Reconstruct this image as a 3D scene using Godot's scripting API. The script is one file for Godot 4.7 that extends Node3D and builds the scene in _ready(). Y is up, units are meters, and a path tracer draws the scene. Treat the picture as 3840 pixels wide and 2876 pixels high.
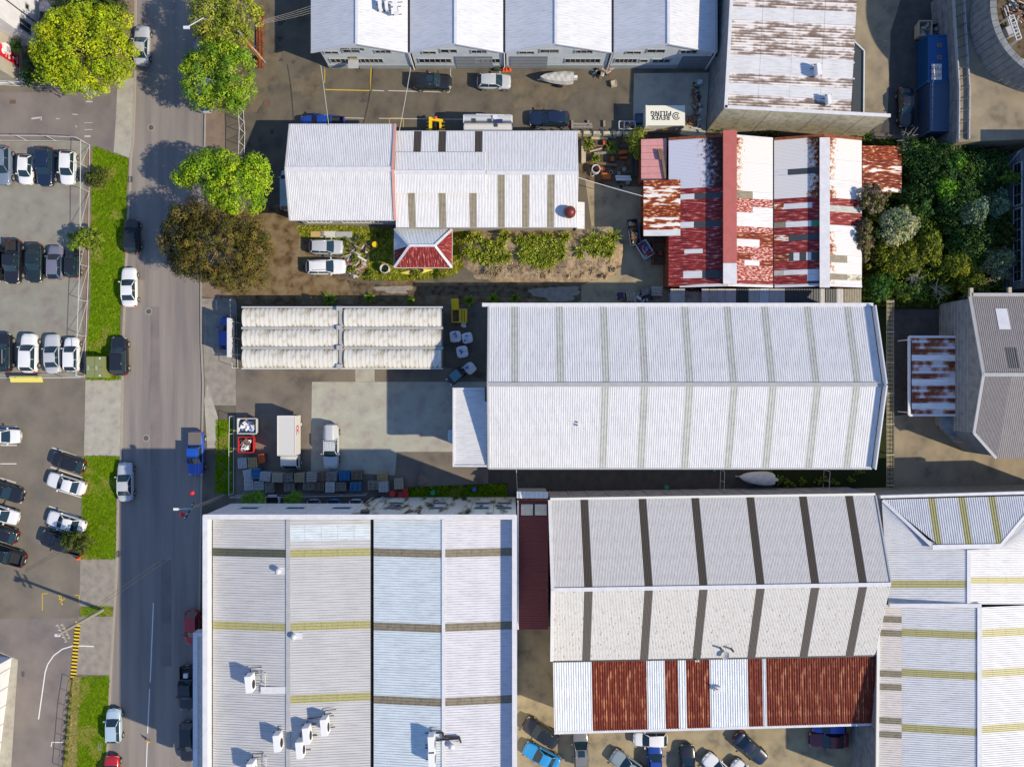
extends Node3D
# A block of workshops seen from a drone straight above. Plan coordinates: x to the right, y down, S metres each on the ground, counted from the point under the drone.
const S := 0.0315
const H := 88.0
const ROAD := -0.12
var rng := RandomNumberGenerator.new()
var M := {}
var T := {}
var taken := {}
var origin := {}
var shapes := {}

func w(x: float, y: float, h := 0.0) -> Vector3:
	var k := S * (H - h) / H
	return Vector3((x - 1920.0) * k, h, (y - 1438.0) * k)

func wx(x: float, h := 0.0) -> float:
	return (x - 1920.0) * S * (H - h) / H

func wz(y: float, h := 0.0) -> float:
	return (y - 1438.0) * S * (H - h) / H

func lin(r: float, g: float, b: float) -> Color:
	return Color(r, g, b).linear_to_srgb()

func rnd(a: float, b: float) -> float:
	return rng.randf_range(a, b)

# ---------- nodes ----------
func numbered(called: String) -> String:
	if not taken.has(called):
		taken[called] = 0
		return called
	taken[called] += 1
	return "%s_%03d" % [called, taken[called]]

func tag(o: Node, label := "", category := "", group := "", kind := "") -> Node:
	if label: o.set_meta("label", label)
	if category: o.set_meta("category", category)
	if group: o.set_meta("group", group)
	if kind: o.set_meta("kind", kind)
	return o

func thing(called: String, label: String, category: String, at := Vector3.ZERO, turn := 0.0, group := "") -> Node3D:
	var o := Node3D.new()
	o.name = numbered(called)
	add_child(o)
	o.position = at
	o.rotation.y = turn
	tag(o, label, category, group)
	return o

# a thing whose parts are given in world coordinates
func place(called: String, label: String, category: String, at: Vector3, group := "") -> Node3D:
	var o := thing(called, label, category, at, 0.0, group)
	origin[o] = at
	return o

func put(parent: Node, called: String, mesh: Mesh, mat: Material, at := Vector3.ZERO) -> MeshInstance3D:
	var o := MeshInstance3D.new()
	o.name = called
	o.mesh = mesh
	if mat: o.material_override = mat
	if parent == self:
		o.name = numbered(called)
	parent.add_child(o, true)
	o.position = at
	if origin.has(parent):
		o.position -= origin[parent]
	return o

func part(parent: Node, called: String, st: SurfaceTool, mat: Material) -> MeshInstance3D:
	st.generate_normals()
	return put(parent, called, st.commit(), mat)

func struct(called: String, st: SurfaceTool, mat: Material) -> MeshInstance3D:
	var o := part(self, called, st, mat)
	o.set_meta("kind", "structure")
	return o

# ---------- shapes ----------
func mb(smooth := false) -> SurfaceTool:
	var st := SurfaceTool.new()
	st.begin(Mesh.PRIMITIVE_TRIANGLES)
	st.set_smooth_group(0 if smooth else -1)
	return st

func tri(st: SurfaceTool, a: Vector3, b: Vector3, c: Vector3) -> void:
	st.add_vertex(a); st.add_vertex(b); st.add_vertex(c)

func quad(st: SurfaceTool, a: Vector3, b: Vector3, c: Vector3, d: Vector3) -> void:
	tri(st, a, b, c); tri(st, a, c, d)

func uvquad(st: SurfaceTool, p: Array, uv: Array) -> void:
	for i in [0, 1, 2, 0, 2, 3]:
		st.set_uv(uv[i]); st.add_vertex(p[i])

func box(st: SurfaceTool, c: Vector3, s: Vector3, b := Basis()) -> void:
	var x := b.x * s.x / 2.0
	var y := b.y * s.y / 2.0
	var z := b.z * s.z / 2.0
	quad(st, c - x + y - z, c + x + y - z, c + x + y + z, c - x + y + z)
	quad(st, c - x - y + z, c + x - y + z, c + x - y - z, c - x - y - z)
	quad(st, c - x + y + z, c + x + y + z, c + x - y + z, c - x - y + z)
	quad(st, c + x + y - z, c - x + y - z, c - x - y - z, c + x - y - z)
	quad(st, c + x + y + z, c + x + y - z, c + x - y - z, c + x - y + z)
	quad(st, c - x + y - z, c - x + y + z, c - x - y + z, c - x - y - z)

func cbox(st: SurfaceTool, x0: float, x1: float, y0: float, y1: float, z0: float, z1: float) -> void:
	box(st, Vector3((x0 + x1) / 2, (y0 + y1) / 2, (z0 + z1) / 2), Vector3(absf(x1 - x0), absf(y1 - y0), absf(z1 - z0)))

func bar(st: SurfaceTool, a: Vector3, b: Vector3, wide: float, high: float) -> void:
	var d := (b - a).normalized()
	var up := Vector3.UP if absf(d.y) < 0.95 else Vector3.RIGHT
	var side := d.cross(up).normalized()
	box(st, (a + b) / 2, Vector3(a.distance_to(b), high, wide), Basis(d, side.cross(d), side))

func tube(st: SurfaceTool, a: Vector3, b: Vector3, r: float, n := 6, r2 := -1.0) -> void:
	if r2 < 0: r2 = r
	var d := (b - a).normalized()
	var u := d.cross(Vector3.UP if absf(d.y) < 0.95 else Vector3.RIGHT).normalized()
	var v := u.cross(d)
	for i in n:
		var p := u * cos(TAU * i / n) + v * sin(TAU * i / n)
		var q := u * cos(TAU * (i + 1) / n) + v * sin(TAU * (i + 1) / n)
		quad(st, a + p * r, a + q * r, b + q * r2, b + p * r2)
		tri(st, b, b + p * r2, b + q * r2)
		tri(st, a, a + q * r, a + p * r)

func ring(st: SurfaceTool, c: Vector3, r0: float, r1: float, y0: float, y1: float, n := 20) -> void:
	for i in n:
		var p := Vector3(cos(TAU * i / n), 0, sin(TAU * i / n))
		var q := Vector3(cos(TAU * (i + 1) / n), 0, sin(TAU * (i + 1) / n))
		var up := Vector3(0, y1, 0)
		var lo := Vector3(0, y0, 0)
		quad(st, c + p * r0 + up, c + p * r1 + up, c + q * r1 + up, c + q * r0 + up)
		quad(st, c + p * r1 + up, c + p * r1 + lo, c + q * r1 + lo, c + q * r1 + up)
		if r0 > 0.001: quad(st, c + q * r0 + up, c + q * r0 + lo, c + p * r0 + lo, c + p * r0 + up)

func lathe(st: SurfaceTool, c: Vector3, prof: Array, n := 14) -> void:
	for i in n:
		var p := Vector3(cos(TAU * i / n), 0, sin(TAU * i / n))
		var q := Vector3(cos(TAU * (i + 1) / n), 0, sin(TAU * (i + 1) / n))
		for k in prof.size() - 1:
			var a: Vector2 = prof[k]
			var b: Vector2 = prof[k + 1]
			quad(st, c + p * b.x + Vector3(0, b.y, 0), c + q * b.x + Vector3(0, b.y, 0), c + q * a.x + Vector3(0, a.y, 0), c + p * a.x + Vector3(0, a.y, 0))

# flat polygon and upright prism from points (x, z)
func flat(st: SurfaceTool, pts: PackedVector2Array, y: float) -> void:
	var ids := Geometry2D.triangulate_polygon(pts)
	for i in range(0, ids.size(), 3):
		var a := pts[ids[i]]; var b := pts[ids[i + 1]]; var c := pts[ids[i + 2]]
		if (b - a).cross(c - a) < 0:
			var t := b; b = c; c = t
		for p in [a, b, c]:
			st.set_uv(p)
			st.add_vertex(Vector3(p.x, y, p.y))

func prism(st: SurfaceTool, pts: PackedVector2Array, y0: float, y1: float) -> void:
	flat(st, pts, y1)
	if not Geometry2D.is_polygon_clockwise(pts): # clockwise in y-up maths is counter-clockwise on the plan
		pass
	else:
		pts = pts.duplicate(); pts.reverse()
	var n := pts.size()
	for i in n:
		var a := pts[i]; var b := pts[(i + 1) % n]
		quad(st, Vector3(a.x, y0, a.y), Vector3(b.x, y0, b.y), Vector3(b.x, y1, b.y), Vector3(a.x, y1, a.y))

func plan(px: Array, h := 0.0) -> PackedVector2Array:
	var out := PackedVector2Array()
	for p in px:
		out.append(Vector2(wx(p[0], h), wz(p[1], h)))
	return out

func ground_sheet(called: String, px: Array, y: float, mat: Material, h := 0.0) -> MeshInstance3D:
	var st := mb()
	flat(st, plan(px, h), y)
	return struct(called, st, mat)

# ribbed sheet between an eave (a to b) and a ridge (d to c); ribs run up the slope
# on a hip face the ribs run square to the eave and stop at the hips; this holds where along the eave the ridge begins and ends
var hip := []

func sheet(parent: Node, called: String, mat: Material, a: Vector3, b: Vector3, c: Vector3, d: Vector3, pitch: float, amp: float, prof := "t", u0 := 0.0, u1 := 1.0, v0 := 0.0, v1 := 1.0, lift := 0.0, whole := false) -> MeshInstance3D:
	var n := (b - a).cross(d - a).normalized()
	if n.y < 0: n = -n
	var width := a.distance_to(b)
	var slope := a.distance_to(d)
	var count := maxi(1, roundi(width * (u1 - u0) / pitch))
	var ts := [0.0, 0.5]
	var hs := [0.0, 1.0]
	if prof == "t":
		ts = [0.0, 0.5, 0.6, 0.9]; hs = [0.0, 0.0, 1.0, 1.0]
	elif prof == "s": # standing seams
		ts = [0.0, 0.86, 0.9, 0.96]; hs = [0.0, 0.0, 1.0, 1.0]
	elif prof == "f":
		ts = [0.0]; hs = [0.0]
	var st := mb()
	var last0 := Vector3.ZERO
	var last1 := Vector3.ZERO
	var lastu := 0.0
	var flip := (b - a).cross(d - a).y < 0
	for i in count * ts.size() + 1:
		var k: int = i % ts.size()
		var u: float = u0 + (u1 - u0) * (float(i / ts.size()) + ts[k]) / count
		var off: Vector3 = n * (hs[k] * amp + lift)
		var p0 := a.lerp(b, u).lerp(d.lerp(c, u), v0) + off
		var p1 := a.lerp(b, u).lerp(d.lerp(c, u), v1) + off
		if hip:
			var e := (b - a).normalized()
			var rise := (d - a) - e * (d - a).dot(e)
			var top := minf(1.0, minf(u / maxf(hip[0], 0.001), (1.0 - u) / maxf(1.0 - hip[1], 0.001)))
			p0 = a.lerp(b, u) + rise * top * v0 + off
			p1 = a.lerp(b, u) + rise * top * v1 + off
		if i > 0:
			var pts := [last0, p0, p1, last1]
			var uvs := [Vector2(lastu * width, v0 * slope), Vector2(u * width, v0 * slope), Vector2(u * width, v1 * slope), Vector2(lastu * width, v1 * slope)]
			if whole:
				uvs = [Vector2(lastu * width, (v0 - v0) / 1.0), Vector2(u * width, 0), Vector2(u * width, 1), Vector2(lastu * width, 1)]
			if not flip:
				pts.reverse(); uvs.reverse()
			uvquad(st, pts, uvs)
		last0 = p0; last1 = p1; lastu = u
	return part(parent, called, st, mat)

# a roof face with bands (list of [u0, u1, material key, part name]) cut out of it
func banded(parent: Node, called: String, mat: Material, a: Vector3, b: Vector3, c: Vector3, d: Vector3, pitch: float, amp: float, prof: String, bands: Array, panes := 1) -> void:
	var at := 0.0
	for band in bands:
		if band[0] > at + 0.001:
			sheet(parent, called, mat, a, b, c, d, pitch, amp, prof, at, band[0])
		for k in panes:
			sheet(parent, band[3], M[band[2]], a, b, c, d, pitch, amp, prof, band[0], band[1], float(k) / panes + 0.002 * signf(k), float(k + 1) / panes, 0.005)
		at = band[1]
	if at < 0.999:
		sheet(parent, called, mat, a, b, c, d, pitch, amp, prof, at, 1.0)

# closed walls under a gable roof; ridge along x (axis 0) or z (axis 1)
func gable_walls(st: SurfaceTool, axis: int, x0: float, x1: float, z0: float, z1: float, he: float, hr: float, ridge: float) -> void:
	if axis == 0:
		for s in [[x0, -1], [x1, 1]]:
			var x: float = s[0]
			var e := [Vector3(x, 0, z0), Vector3(x, he, z0), Vector3(x, hr, ridge), Vector3(x, he, z1), Vector3(x, 0, z1)]
			if s[1] > 0: e.reverse()
			tri(st, e[0], e[1], e[2]); tri(st, e[0], e[2], e[4]); tri(st, e[2], e[3], e[4])
		quad(st, Vector3(x0, he, z1), Vector3(x1, he, z1), Vector3(x1, 0, z1), Vector3(x0, 0, z1))
		quad(st, Vector3(x1, he, z0), Vector3(x0, he, z0), Vector3(x0, 0, z0), Vector3(x1, 0, z0))
	else:
		for s in [[z0, 1], [z1, -1]]:
			var z: float = s[0]
			var e := [Vector3(x0, 0, z), Vector3(x0, he, z), Vector3(ridge, hr, z), Vector3(x1, he, z), Vector3(x1, 0, z)]
			if s[1] > 0: e.reverse()
			tri(st, e[0], e[1], e[2]); tri(st, e[0], e[2], e[4]); tri(st, e[2], e[3], e[4])
		quad(st, Vector3(x1, he, z1), Vector3(x1, he, z0), Vector3(x1, 0, z0), Vector3(x1, 0, z1))
		quad(st, Vector3(x0, he, z0), Vector3(x0, he, z1), Vector3(x0, 0, z1), Vector3(x0, 0, z0))

# windows in an upright wall: p is the foot of the wall at distance 0, dir runs along it, out points outwards
func windows(parent: Node, p: Vector3, dir: Vector3, out: Vector3, list: Array, frame: Material, glass: Material) -> void:
	for q in list: # [from, to, sill, head, panes]
		var st := mb()
		var mid: Vector3 = p + dir * (q[0] + q[1]) / 2.0 + Vector3(0, (q[2] + q[3]) / 2.0, 0)
		var b := Basis(dir, Vector3.UP, out)
		var wide: float = q[1] - q[0]
		var high: float = q[3] - q[2]
		for s in [-1, 1]:
			box(st, mid + Vector3(0, s * (high / 2 + 0.04), 0) + out * 0.03, Vector3(wide + 0.16, 0.08, 0.1), b)
			box(st, mid + dir * s * (wide / 2 + 0.04) + out * 0.03, Vector3(0.08, high, 0.1), b)
		var n: int = q[4]
		for i in range(1, n):
			box(st, mid + dir * wide * (float(i) / n - 0.5) + out * 0.025, Vector3(0.07, high, 0.09), b)
		var f := part(parent, "window", st, frame)
		for i in n:
			var g := mb()
			box(g, mid + dir * wide * ((i + 0.5) / n - 0.5) + out * 0.012, Vector3(wide / n - 0.09, high, 0.02), b)
			g.generate_normals()
			put(f, "pane", g.commit(), glass)

# ---------- textures and materials ----------
func ramp(list: Array) -> Gradient:
	var g := Gradient.new()
	var o := PackedFloat32Array()
	var c := PackedColorArray()
	for e in list:
		o.append(e[0]); c.append(e[1])
	g.offsets = o; g.colors = c
	return g

func noise_tex(noise_seed: int, freq: float, octaves: int, list: Array, size := 512, kind := FastNoiseLite.TYPE_SIMPLEX_SMOOTH, high := 0) -> NoiseTexture2D:
	var n := FastNoiseLite.new()
	n.seed = noise_seed
	n.noise_type = kind
	n.frequency = freq
	n.fractal_octaves = octaves
	n.fractal_gain = 0.55
	if kind == FastNoiseLite.TYPE_CELLULAR:
		n.cellular_return_type = FastNoiseLite.RETURN_DISTANCE
	var t := NoiseTexture2D.new()
	t.noise = n
	t.width = size
	t.height = high if high else size
	t.seamless = true
	t.color_ramp = ramp(list)
	return t

func grey(v: float) -> Color:
	return Color(v, v, v).linear_to_srgb()

func smat(key: String, c: Color, rough := 0.8, metal := 0.0) -> StandardMaterial3D:
	var m := StandardMaterial3D.new()
	m.resource_name = key
	m.albedo_color = c
	m.roughness = rough
	m.metallic = metal
	M[key] = m
	return m

# material of the ground: fine grain times coarse patches, both laid over the plan in metres
func gmat(key: String, c: Color, fine: String, fs: float, coarse: String, cs: float, rough := 0.95) -> StandardMaterial3D:
	var m := smat(key, c, rough)
	m.albedo_texture = T[fine]
	m.uv1_triplanar = true
	m.uv1_world_triplanar = true
	m.uv1_scale = Vector3.ONE / fs
	m.metallic_specular = 0.3
	detail(m, coarse, cs)
	return m

func detail(m: StandardMaterial3D, coarse: String, cs: float) -> void:
	m.detail_enabled = true
	m.detail_blend_mode = BaseMaterial3D.BLEND_MODE_MUL
	m.detail_albedo = T[coarse]
	m.detail_uv_layer = BaseMaterial3D.DETAIL_UV_2
	m.uv2_triplanar = true
	m.uv2_world_triplanar = true
	m.uv2_scale = Vector3.ONE / cs

# material of roof sheets: marks drawn out along the slope (uv in metres) times patches
func rmat(key: String, c: Color, tex: String, across: float, along: float, coarse := "patch", cs := 11.0, rough := 0.55, metal := 0.0) -> StandardMaterial3D:
	var m := smat(key, c, rough, metal)
	m.albedo_texture = T[tex]
	m.uv1_scale = Vector3(1.0 / across, 1.0 / along, 1)
	if coarse: detail(m, coarse, cs)
	return m

func make_materials() -> void:
	T.grain = noise_tex(1, 0.09, 3, [[0.0, grey(0.72)], [0.5, grey(0.9)], [1.0, grey(1.0)]])
	T.fine = noise_tex(7, 0.16, 2, [[0.0, grey(0.7)], [0.45, grey(0.9)], [1.0, grey(1.0)]])
	T.patch = noise_tex(2, 0.01, 4, [[0.2, grey(0.9)], [0.5, grey(0.96)], [0.8, grey(1.0)]])
	T.blotch = noise_tex(3, 0.011, 6, [[0.15, Color(0.86, 0.86, 0.87)], [0.45, Color(0.94, 0.93, 0.92)], [0.8, Color(1, 0.99, 0.97)]])
	T.stain = noise_tex(4, 0.012, 6, [[0.12, Color(0.78, 0.77, 0.76)], [0.35, Color(0.9, 0.885, 0.87)], [0.6, Color(0.96, 0.94, 0.9)], [0.85, Color(1, 0.99, 0.96)]])
	T.earth = noise_tex(5, 0.014, 6, [[0.1, Color(0.6, 0.54, 0.48)], [0.35, Color(0.84, 0.78, 0.72)], [0.6, Color(0.95, 0.91, 0.86)], [0.85, Color(1, 1, 1)]])
	T.mossy = noise_tex(6, 0.012, 5, [[0.2, Color(0.9, 0.87, 0.88)], [0.45, Color(0.95, 0.95, 0.92)], [0.62, Color(0.95, 0.96, 0.93)], [0.85, Color(1, 1, 0.98)]])
	T.grass = noise_tex(8, 0.05, 4, [[0.15, Color(0.5, 0.55, 0.35)], [0.45, Color(0.8, 0.85, 0.6)], [0.7, Color(1, 1, 0.75)], [0.9, Color(1, 0.95, 0.6)]])
	T.streak = noise_tex(9, 0.016, 4, [[0.15, grey(0.8)], [0.42, grey(0.94)], [0.7, grey(1.0)]])
	T.rustflecks = noise_tex(10, 0.03, 4, [[0.0, Color(0.45, 0.2, 0.1)], [0.16, Color(0.72, 0.42, 0.25)], [0.24, Color(0.98, 0.96, 0.93)], [1.0, Color(1, 1, 1)]])
	T.rust = noise_tex(11, 0.035, 5, [[0.1, Color(0.3, 0.12, 0.06)], [0.42, Color(0.48, 0.18, 0.08)], [0.6, Color(0.6, 0.28, 0.13)], [0.7, Color(0.72, 0.42, 0.25)], [0.8, Color(0.9, 0.86, 0.82)]])
	T.rustwhite = noise_tex(12, 0.018, 4, [[0.2, Color(0.45, 0.16, 0.05)], [0.42, Color(0.68, 0.3, 0.09)], [0.5, Color(0.95, 0.8, 0.6)], [0.56, Color(0.96, 0.94, 0.92)], [1.0, Color(1, 1, 1)]])
	T.redpaint = noise_tex(13, 0.03, 5, [[0.1, Color(0.3, 0.06, 0.06)], [0.4, Color(0.52, 0.1, 0.1)], [0.58, Color(0.62, 0.17, 0.15)], [0.72, Color(0.76, 0.4, 0.38)], [0.82, Color(0.9, 0.8, 0.8)]])
	T.pinkflake = noise_tex(14, 0.04, 4, [[0.15, Color(0.42, 0.1, 0.06)], [0.42, Color(0.6, 0.2, 0.14)], [0.56, Color(0.78, 0.44, 0.38)], [0.68, Color(0.92, 0.78, 0.74)], [0.9, Color(0.98, 0.93, 0.9)]])
	T.mould = noise_tex(15, 0.02, 6, [[0.1, Color(0.16, 0.14, 0.11)], [0.26, Color(0.5, 0.46, 0.38)], [0.38, Color(0.85, 0.82, 0.74)], [0.55, Color(1, 0.99, 0.95)]])
	T.lichen = noise_tex(16, 0.12, 2, [[0.0, grey(0.28)], [0.6, grey(0.45)], [0.74, grey(0.6)], [0.8, Color(0.95, 0.93, 0.85)], [1.0, Color(1, 1, 0.92)]])
	T.leafy = noise_tex(17, 0.08, 4, [[0.15, grey(0.3)], [0.5, grey(0.75)], [0.9, grey(1.0)]])
	# ground
	gmat("land", lin(0.15, 0.135, 0.115), "fine", 5.0, "blotch", 31.0)
	gmat("road", lin(0.325, 0.295, 0.27), "fine", 4.0, "blotch", 43.0, 0.9).uv2_scale = Vector3(1 / 11.0, 1 / 11.0, 1 / 160.0)
	gmat("carpark_pale", lin(0.335, 0.32, 0.285), "fine", 3.0, "mossy", 17.0)
	gmat("carpark_brown", lin(0.245, 0.22, 0.18), "fine", 3.5, "blotch", 27.0)
	gmat("carpark_violet", lin(0.27, 0.24, 0.225), "fine", 3.5, "blotch", 29.0)
	gmat("yard_dark", lin(0.175, 0.157, 0.127), "fine", 3.1, "stain", 21.0)
	gmat("yard_main", lin(0.235, 0.21, 0.185), "fine", 3.3, "stain", 26.0)
	gmat("slab", lin(0.49, 0.48, 0.425), "fine", 3.7, "mossy", 14.0)
	gmat("pavement", lin(0.50, 0.47, 0.41), "fine", 2.3, "mossy", 9.0)
	gmat("pavement_rough", lin(0.37, 0.34, 0.29), "fine", 1.3, "blotch", 8.0)
	gmat("tan_concrete", lin(0.43, 0.37, 0.25), "fine", 3.0, "stain", 16.0)
	gmat("tan_drive", lin(0.37, 0.32, 0.235), "fine", 3.0, "stain", 22.0)
	gmat("dirt", lin(0.26, 0.205, 0.125), "fine", 2.4, "earth", 12.0)
	gmat("mud", lin(0.17, 0.14, 0.095), "fine", 2.0, "earth", 7.0)
	gmat("redbrown", lin(0.29, 0.22, 0.17), "fine", 2.4, "blotch", 12.0)
	gmat("lawn", lin(0.15, 0.24, 0.012), "grass", 5.0, "patch", 9.0)
	gmat("weeds", lin(0.27, 0.26, 0.045), "grass", 4.0, "earth", 6.0)
	gmat("dry_grass", lin(0.36, 0.29, 0.12), "grass", 3.0, "patch", 6.0)
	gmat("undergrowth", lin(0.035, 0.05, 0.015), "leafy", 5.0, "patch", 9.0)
	gmat("kerb", lin(0.42, 0.38, 0.31), "grain", 2.0, "patch", 6.0)
	gmat("black_patch", lin(0.1, 0.095, 0.09), "fine", 3.0, "blotch", 9.0)
	gmat("gravel", lin(0.36, 0.33, 0.28), "fine", 1.6, "blotch", 6.0)
	gmat("yard_dust", lin(0.2, 0.172, 0.125), "fine", 2.6, "stain", 13.0)
	gmat("spoil", lin(0.46, 0.38, 0.27), "fine", 1.7, "earth", 5.0)

	# walls
	gmat("wall_white", lin(0.84, 0.84, 0.86), "grain", 3.0, "patch", 7.0, 0.7)
	gmat("wall_blue", lin(0.74, 0.80, 0.81), "grain", 3.0, "patch", 7.0, 0.7)
	gmat("wall_grey", lin(0.42, 0.46, 0.47), "grain", 3.0, "patch", 7.0, 0.7)
	gmat("wall_concrete", lin(0.64, 0.62, 0.47), "grain", 2.5, "stain", 6.0, 0.9)
	gmat("wall_mouldy", lin(0.8, 0.82, 0.8), "grain", 2.5, "mould", 9.0, 0.9).uv2_scale = Vector3(1 / 17.0, 1 / 70.0, 1 / 17.0)
	gmat("wall_slate", lin(0.30, 0.33, 0.36), "grain", 2.5, "stain", 8.0, 0.9)
	gmat("wall_cream", lin(0.52, 0.47, 0.38), "grain", 2.5, "patch", 8.0, 0.8)
	gmat("wall_rust", lin(0.34, 0.12, 0.06), "grain", 2.5, "earth", 4.0, 0.9)
	gmat("wall_timber", lin(0.36, 0.36, 0.34), "grain", 2.5, "stain", 5.0, 0.9)
	gmat("trim_white", lin(0.8, 0.8, 0.82), "grain", 4.0, "patch", 5.0, 0.55)
	gmat("trim_grey", lin(0.48, 0.49, 0.5), "grain", 4.0, "patch", 5.0, 0.6)
	gmat("ridge_red", lin(0.55, 0.16, 0.14), "grain", 3.0, "patch", 5.0, 0.55)
	gmat("gutter_dark", lin(0.06, 0.055, 0.05), "fine", 2.0, "earth", 3.0, 0.9)
	gmat("dark_opening", lin(0.03, 0.03, 0.035), "grain", 3.0, "patch", 6.0, 0.9)
	gmat("roller_door", lin(0.22, 0.24, 0.27), "grain", 3.0, "patch", 6.0, 0.6)
	smat("glass_dark", lin(0.02, 0.026, 0.03), 0.06)
	smat("frame_white", lin(0.75, 0.75, 0.75), 0.5)

	# roofs
	rmat("roof_white", lin(0.74, 0.74, 0.745), "streak", 1.3, 14.0, "patch", 13.0)
	rmat("roof_north", lin(0.7, 0.71, 0.73), "streak", 1.3, 14.0, "patch", 13.0)
	rmat("roof_pale", lin(0.83, 0.86, 0.87), "streak", 1.3, 14.0, "patch", 13.0)
	rmat("roof_bluegrey", lin(0.72, 0.77, 0.80), "streak", 1.7, 16.0, "patch", 13.0)
	rmat("roof_beige", lin(0.58, 0.575, 0.57), "streak", 1.5, 30.0, "patch", 19.0)
	rmat("roof_old", lin(0.60, 0.585, 0.57), "streak", 1.1, 9.0, "patch", 5.0, 0.75)
	rmat("roof_flecked", lin(0.66, 0.665, 0.65), "rustflecks", 3.0, 12.0, "patch", 7.0, 0.75)
	rmat("roof_brown", lin(0.31, 0.28, 0.265), "streak", 1.5, 9.0, "patch", 6.0, 0.85)
	rmat("roof_maroon", lin(0.12, 0.025, 0.035), "streak", 1.6, 5.0, "patch", 6.0, 0.7)
	rmat("roof_rust", lin(0.95, 0.9, 0.9), "rust", 4.5, 24.0, "patch", 5.0, 0.85)
	rmat("roof_rustwhite", lin(0.9, 0.9, 0.9), "rustwhite", 5.0, 20.0, "patch", 5.0, 0.75)
	rmat("roof_redpaint", lin(0.9, 0.9, 0.9), "redpaint", 3.2, 26.0, "patch", 5.0, 0.7)
	rmat("roof_darkred", lin(0.55, 0.45, 0.5), "redpaint", 3.2, 26.0, "patch", 5.0, 0.7)
	rmat("roof_pinkflake", lin(0.95, 0.95, 0.95), "pinkflake", 3.4, 12.0, "patch", 5.0, 0.75)
	rmat("roof_pink", lin(0.72, 0.33, 0.31), "streak", 0.9, 2.0, "patch", 4.0, 0.75)
	rmat("roof_orange", lin(0.95, 0.75, 0.5), "rust", 4.0, 16.0, "", 5.0, 0.85)
	rmat("roof_mould", lin(0.80, 0.78, 0.70), "streak", 0.9, 3.0, "mould", 6.5, 0.9)
	rmat("roof_cream", lin(0.74, 0.68, 0.62), "streak", 1.5, 9.0, "patch", 9.0)
	rmat("sky_grey", lin(0.55, 0.56, 0.54), "streak", 0.9, 7.0, "mossy", 6.0, 0.6)
	rmat("sky_brown", lin(0.14, 0.115, 0.095), "lichen", 2.0, 2.0, "patch", 4.0, 0.9)
	rmat("sky_yellow", lin(0.46, 0.43, 0.19), "streak", 0.9, 3.0, "patch", 3.0, 0.5)
	rmat("sky_green", lin(0.10, 0.11, 0.075), "streak", 0.9, 3.0, "patch", 3.0, 0.5)
	rmat("sky_olive", lin(0.30, 0.27, 0.20), "streak", 0.9, 3.0, "stain", 4.0, 0.6)
	rmat("sky_dark", lin(0.055, 0.065, 0.07), "streak", 0.9, 3.0, "patch", 3.0, 0.5)

	# paint, metal, wood
	smat("line_white", lin(0.75, 0.75, 0.72), 0.8)
	smat("line_faded", lin(0.5, 0.49, 0.45), 0.85)
	smat("line_yellow", lin(0.62, 0.42, 0.03), 0.8)
	smat("yellow", lin(0.82, 0.55, 0.01), 0.5)
	smat("yellow_pale", lin(0.78, 0.66, 0.12), 0.6)
	smat("red", lin(0.55, 0.03, 0.03), 0.5)
	smat("sign_red", lin(0.6, 0.012, 0.03), 0.6)
	smat("orange", lin(0.75, 0.12, 0.02), 0.6)
	smat("green", lin(0.03, 0.3, 0.15), 0.6)
	smat("blue", lin(0.05, 0.13, 0.5), 0.5)
	smat("black", lin(0.012, 0.012, 0.013), 0.6)
	smat("rubber", lin(0.018, 0.018, 0.018), 0.85)
	smat("alloy", lin(0.55, 0.55, 0.52), 0.35, 0.6)
	smat("steel", lin(0.6, 0.6, 0.58), 0.45, 0.5)
	smat("galv", lin(0.62, 0.63, 0.62), 0.55)
	smat("dark_steel", lin(0.06, 0.06, 0.065), 0.6)
	smat("rusty_steel", lin(0.24, 0.09, 0.035), 0.9)
	smat("cover_iron", lin(0.1, 0.095, 0.09), 0.8)
	smat("ac_white", lin(0.8, 0.8, 0.79), 0.6)
	smat("bag_white", lin(0.72, 0.72, 0.74), 0.85)
	smat("bag_blue", lin(0.1, 0.16, 0.45), 0.8)
	smat("canvas_grey", lin(0.5, 0.49, 0.46), 0.9)
	smat("cream_paint", lin(0.70, 0.69, 0.63), 0.6)
	smat("dirty_white", lin(0.6, 0.59, 0.56), 0.7)
	smat("container_blue", lin(0.012, 0.09, 0.25), 0.5)
	smat("container_slate", lin(0.06, 0.10, 0.17), 0.6)
	smat("solar", lin(0.03, 0.04, 0.13), 0.2)
	smat("tail_red", lin(0.45, 0.01, 0.015), 0.25)
	smat("lamp_clear", lin(0.6, 0.6, 0.58), 0.15)
	smat("plastic_dark", lin(0.03, 0.03, 0.032), 0.7)
	smat("wire_pale", lin(0.5, 0.47, 0.38), 0.7)
	smat("wire_dark", lin(0.1, 0.09, 0.08), 0.8)
	gmat("wood_pole", lin(0.42, 0.38, 0.32), "grain", 1.0, "streak", 2.0, 0.9)
	gmat("wood_orange", lin(0.55, 0.26, 0.07), "grain", 1.0, "streak", 2.0, 0.9)
	gmat("wood_grey", lin(0.36, 0.34, 0.31), "grain", 1.0, "stain", 3.0, 0.9)
	gmat("wood_pale", lin(0.58, 0.5, 0.36), "grain", 1.0, "patch", 3.0, 0.9)
	gmat("wood_yellow", lin(0.62, 0.45, 0.2), "grain", 1.0, "patch", 3.0, 0.9)
	gmat("wood_brown", lin(0.24, 0.16, 0.11), "grain", 1.0, "patch", 3.0, 0.9)
	gmat("wood_white", lin(0.62, 0.62, 0.62), "grain", 1.0, "patch", 3.0, 0.9)
	gmat("wood_blue", lin(0.04, 0.2, 0.42), "grain", 1.0, "patch", 3.0, 0.8)
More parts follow.
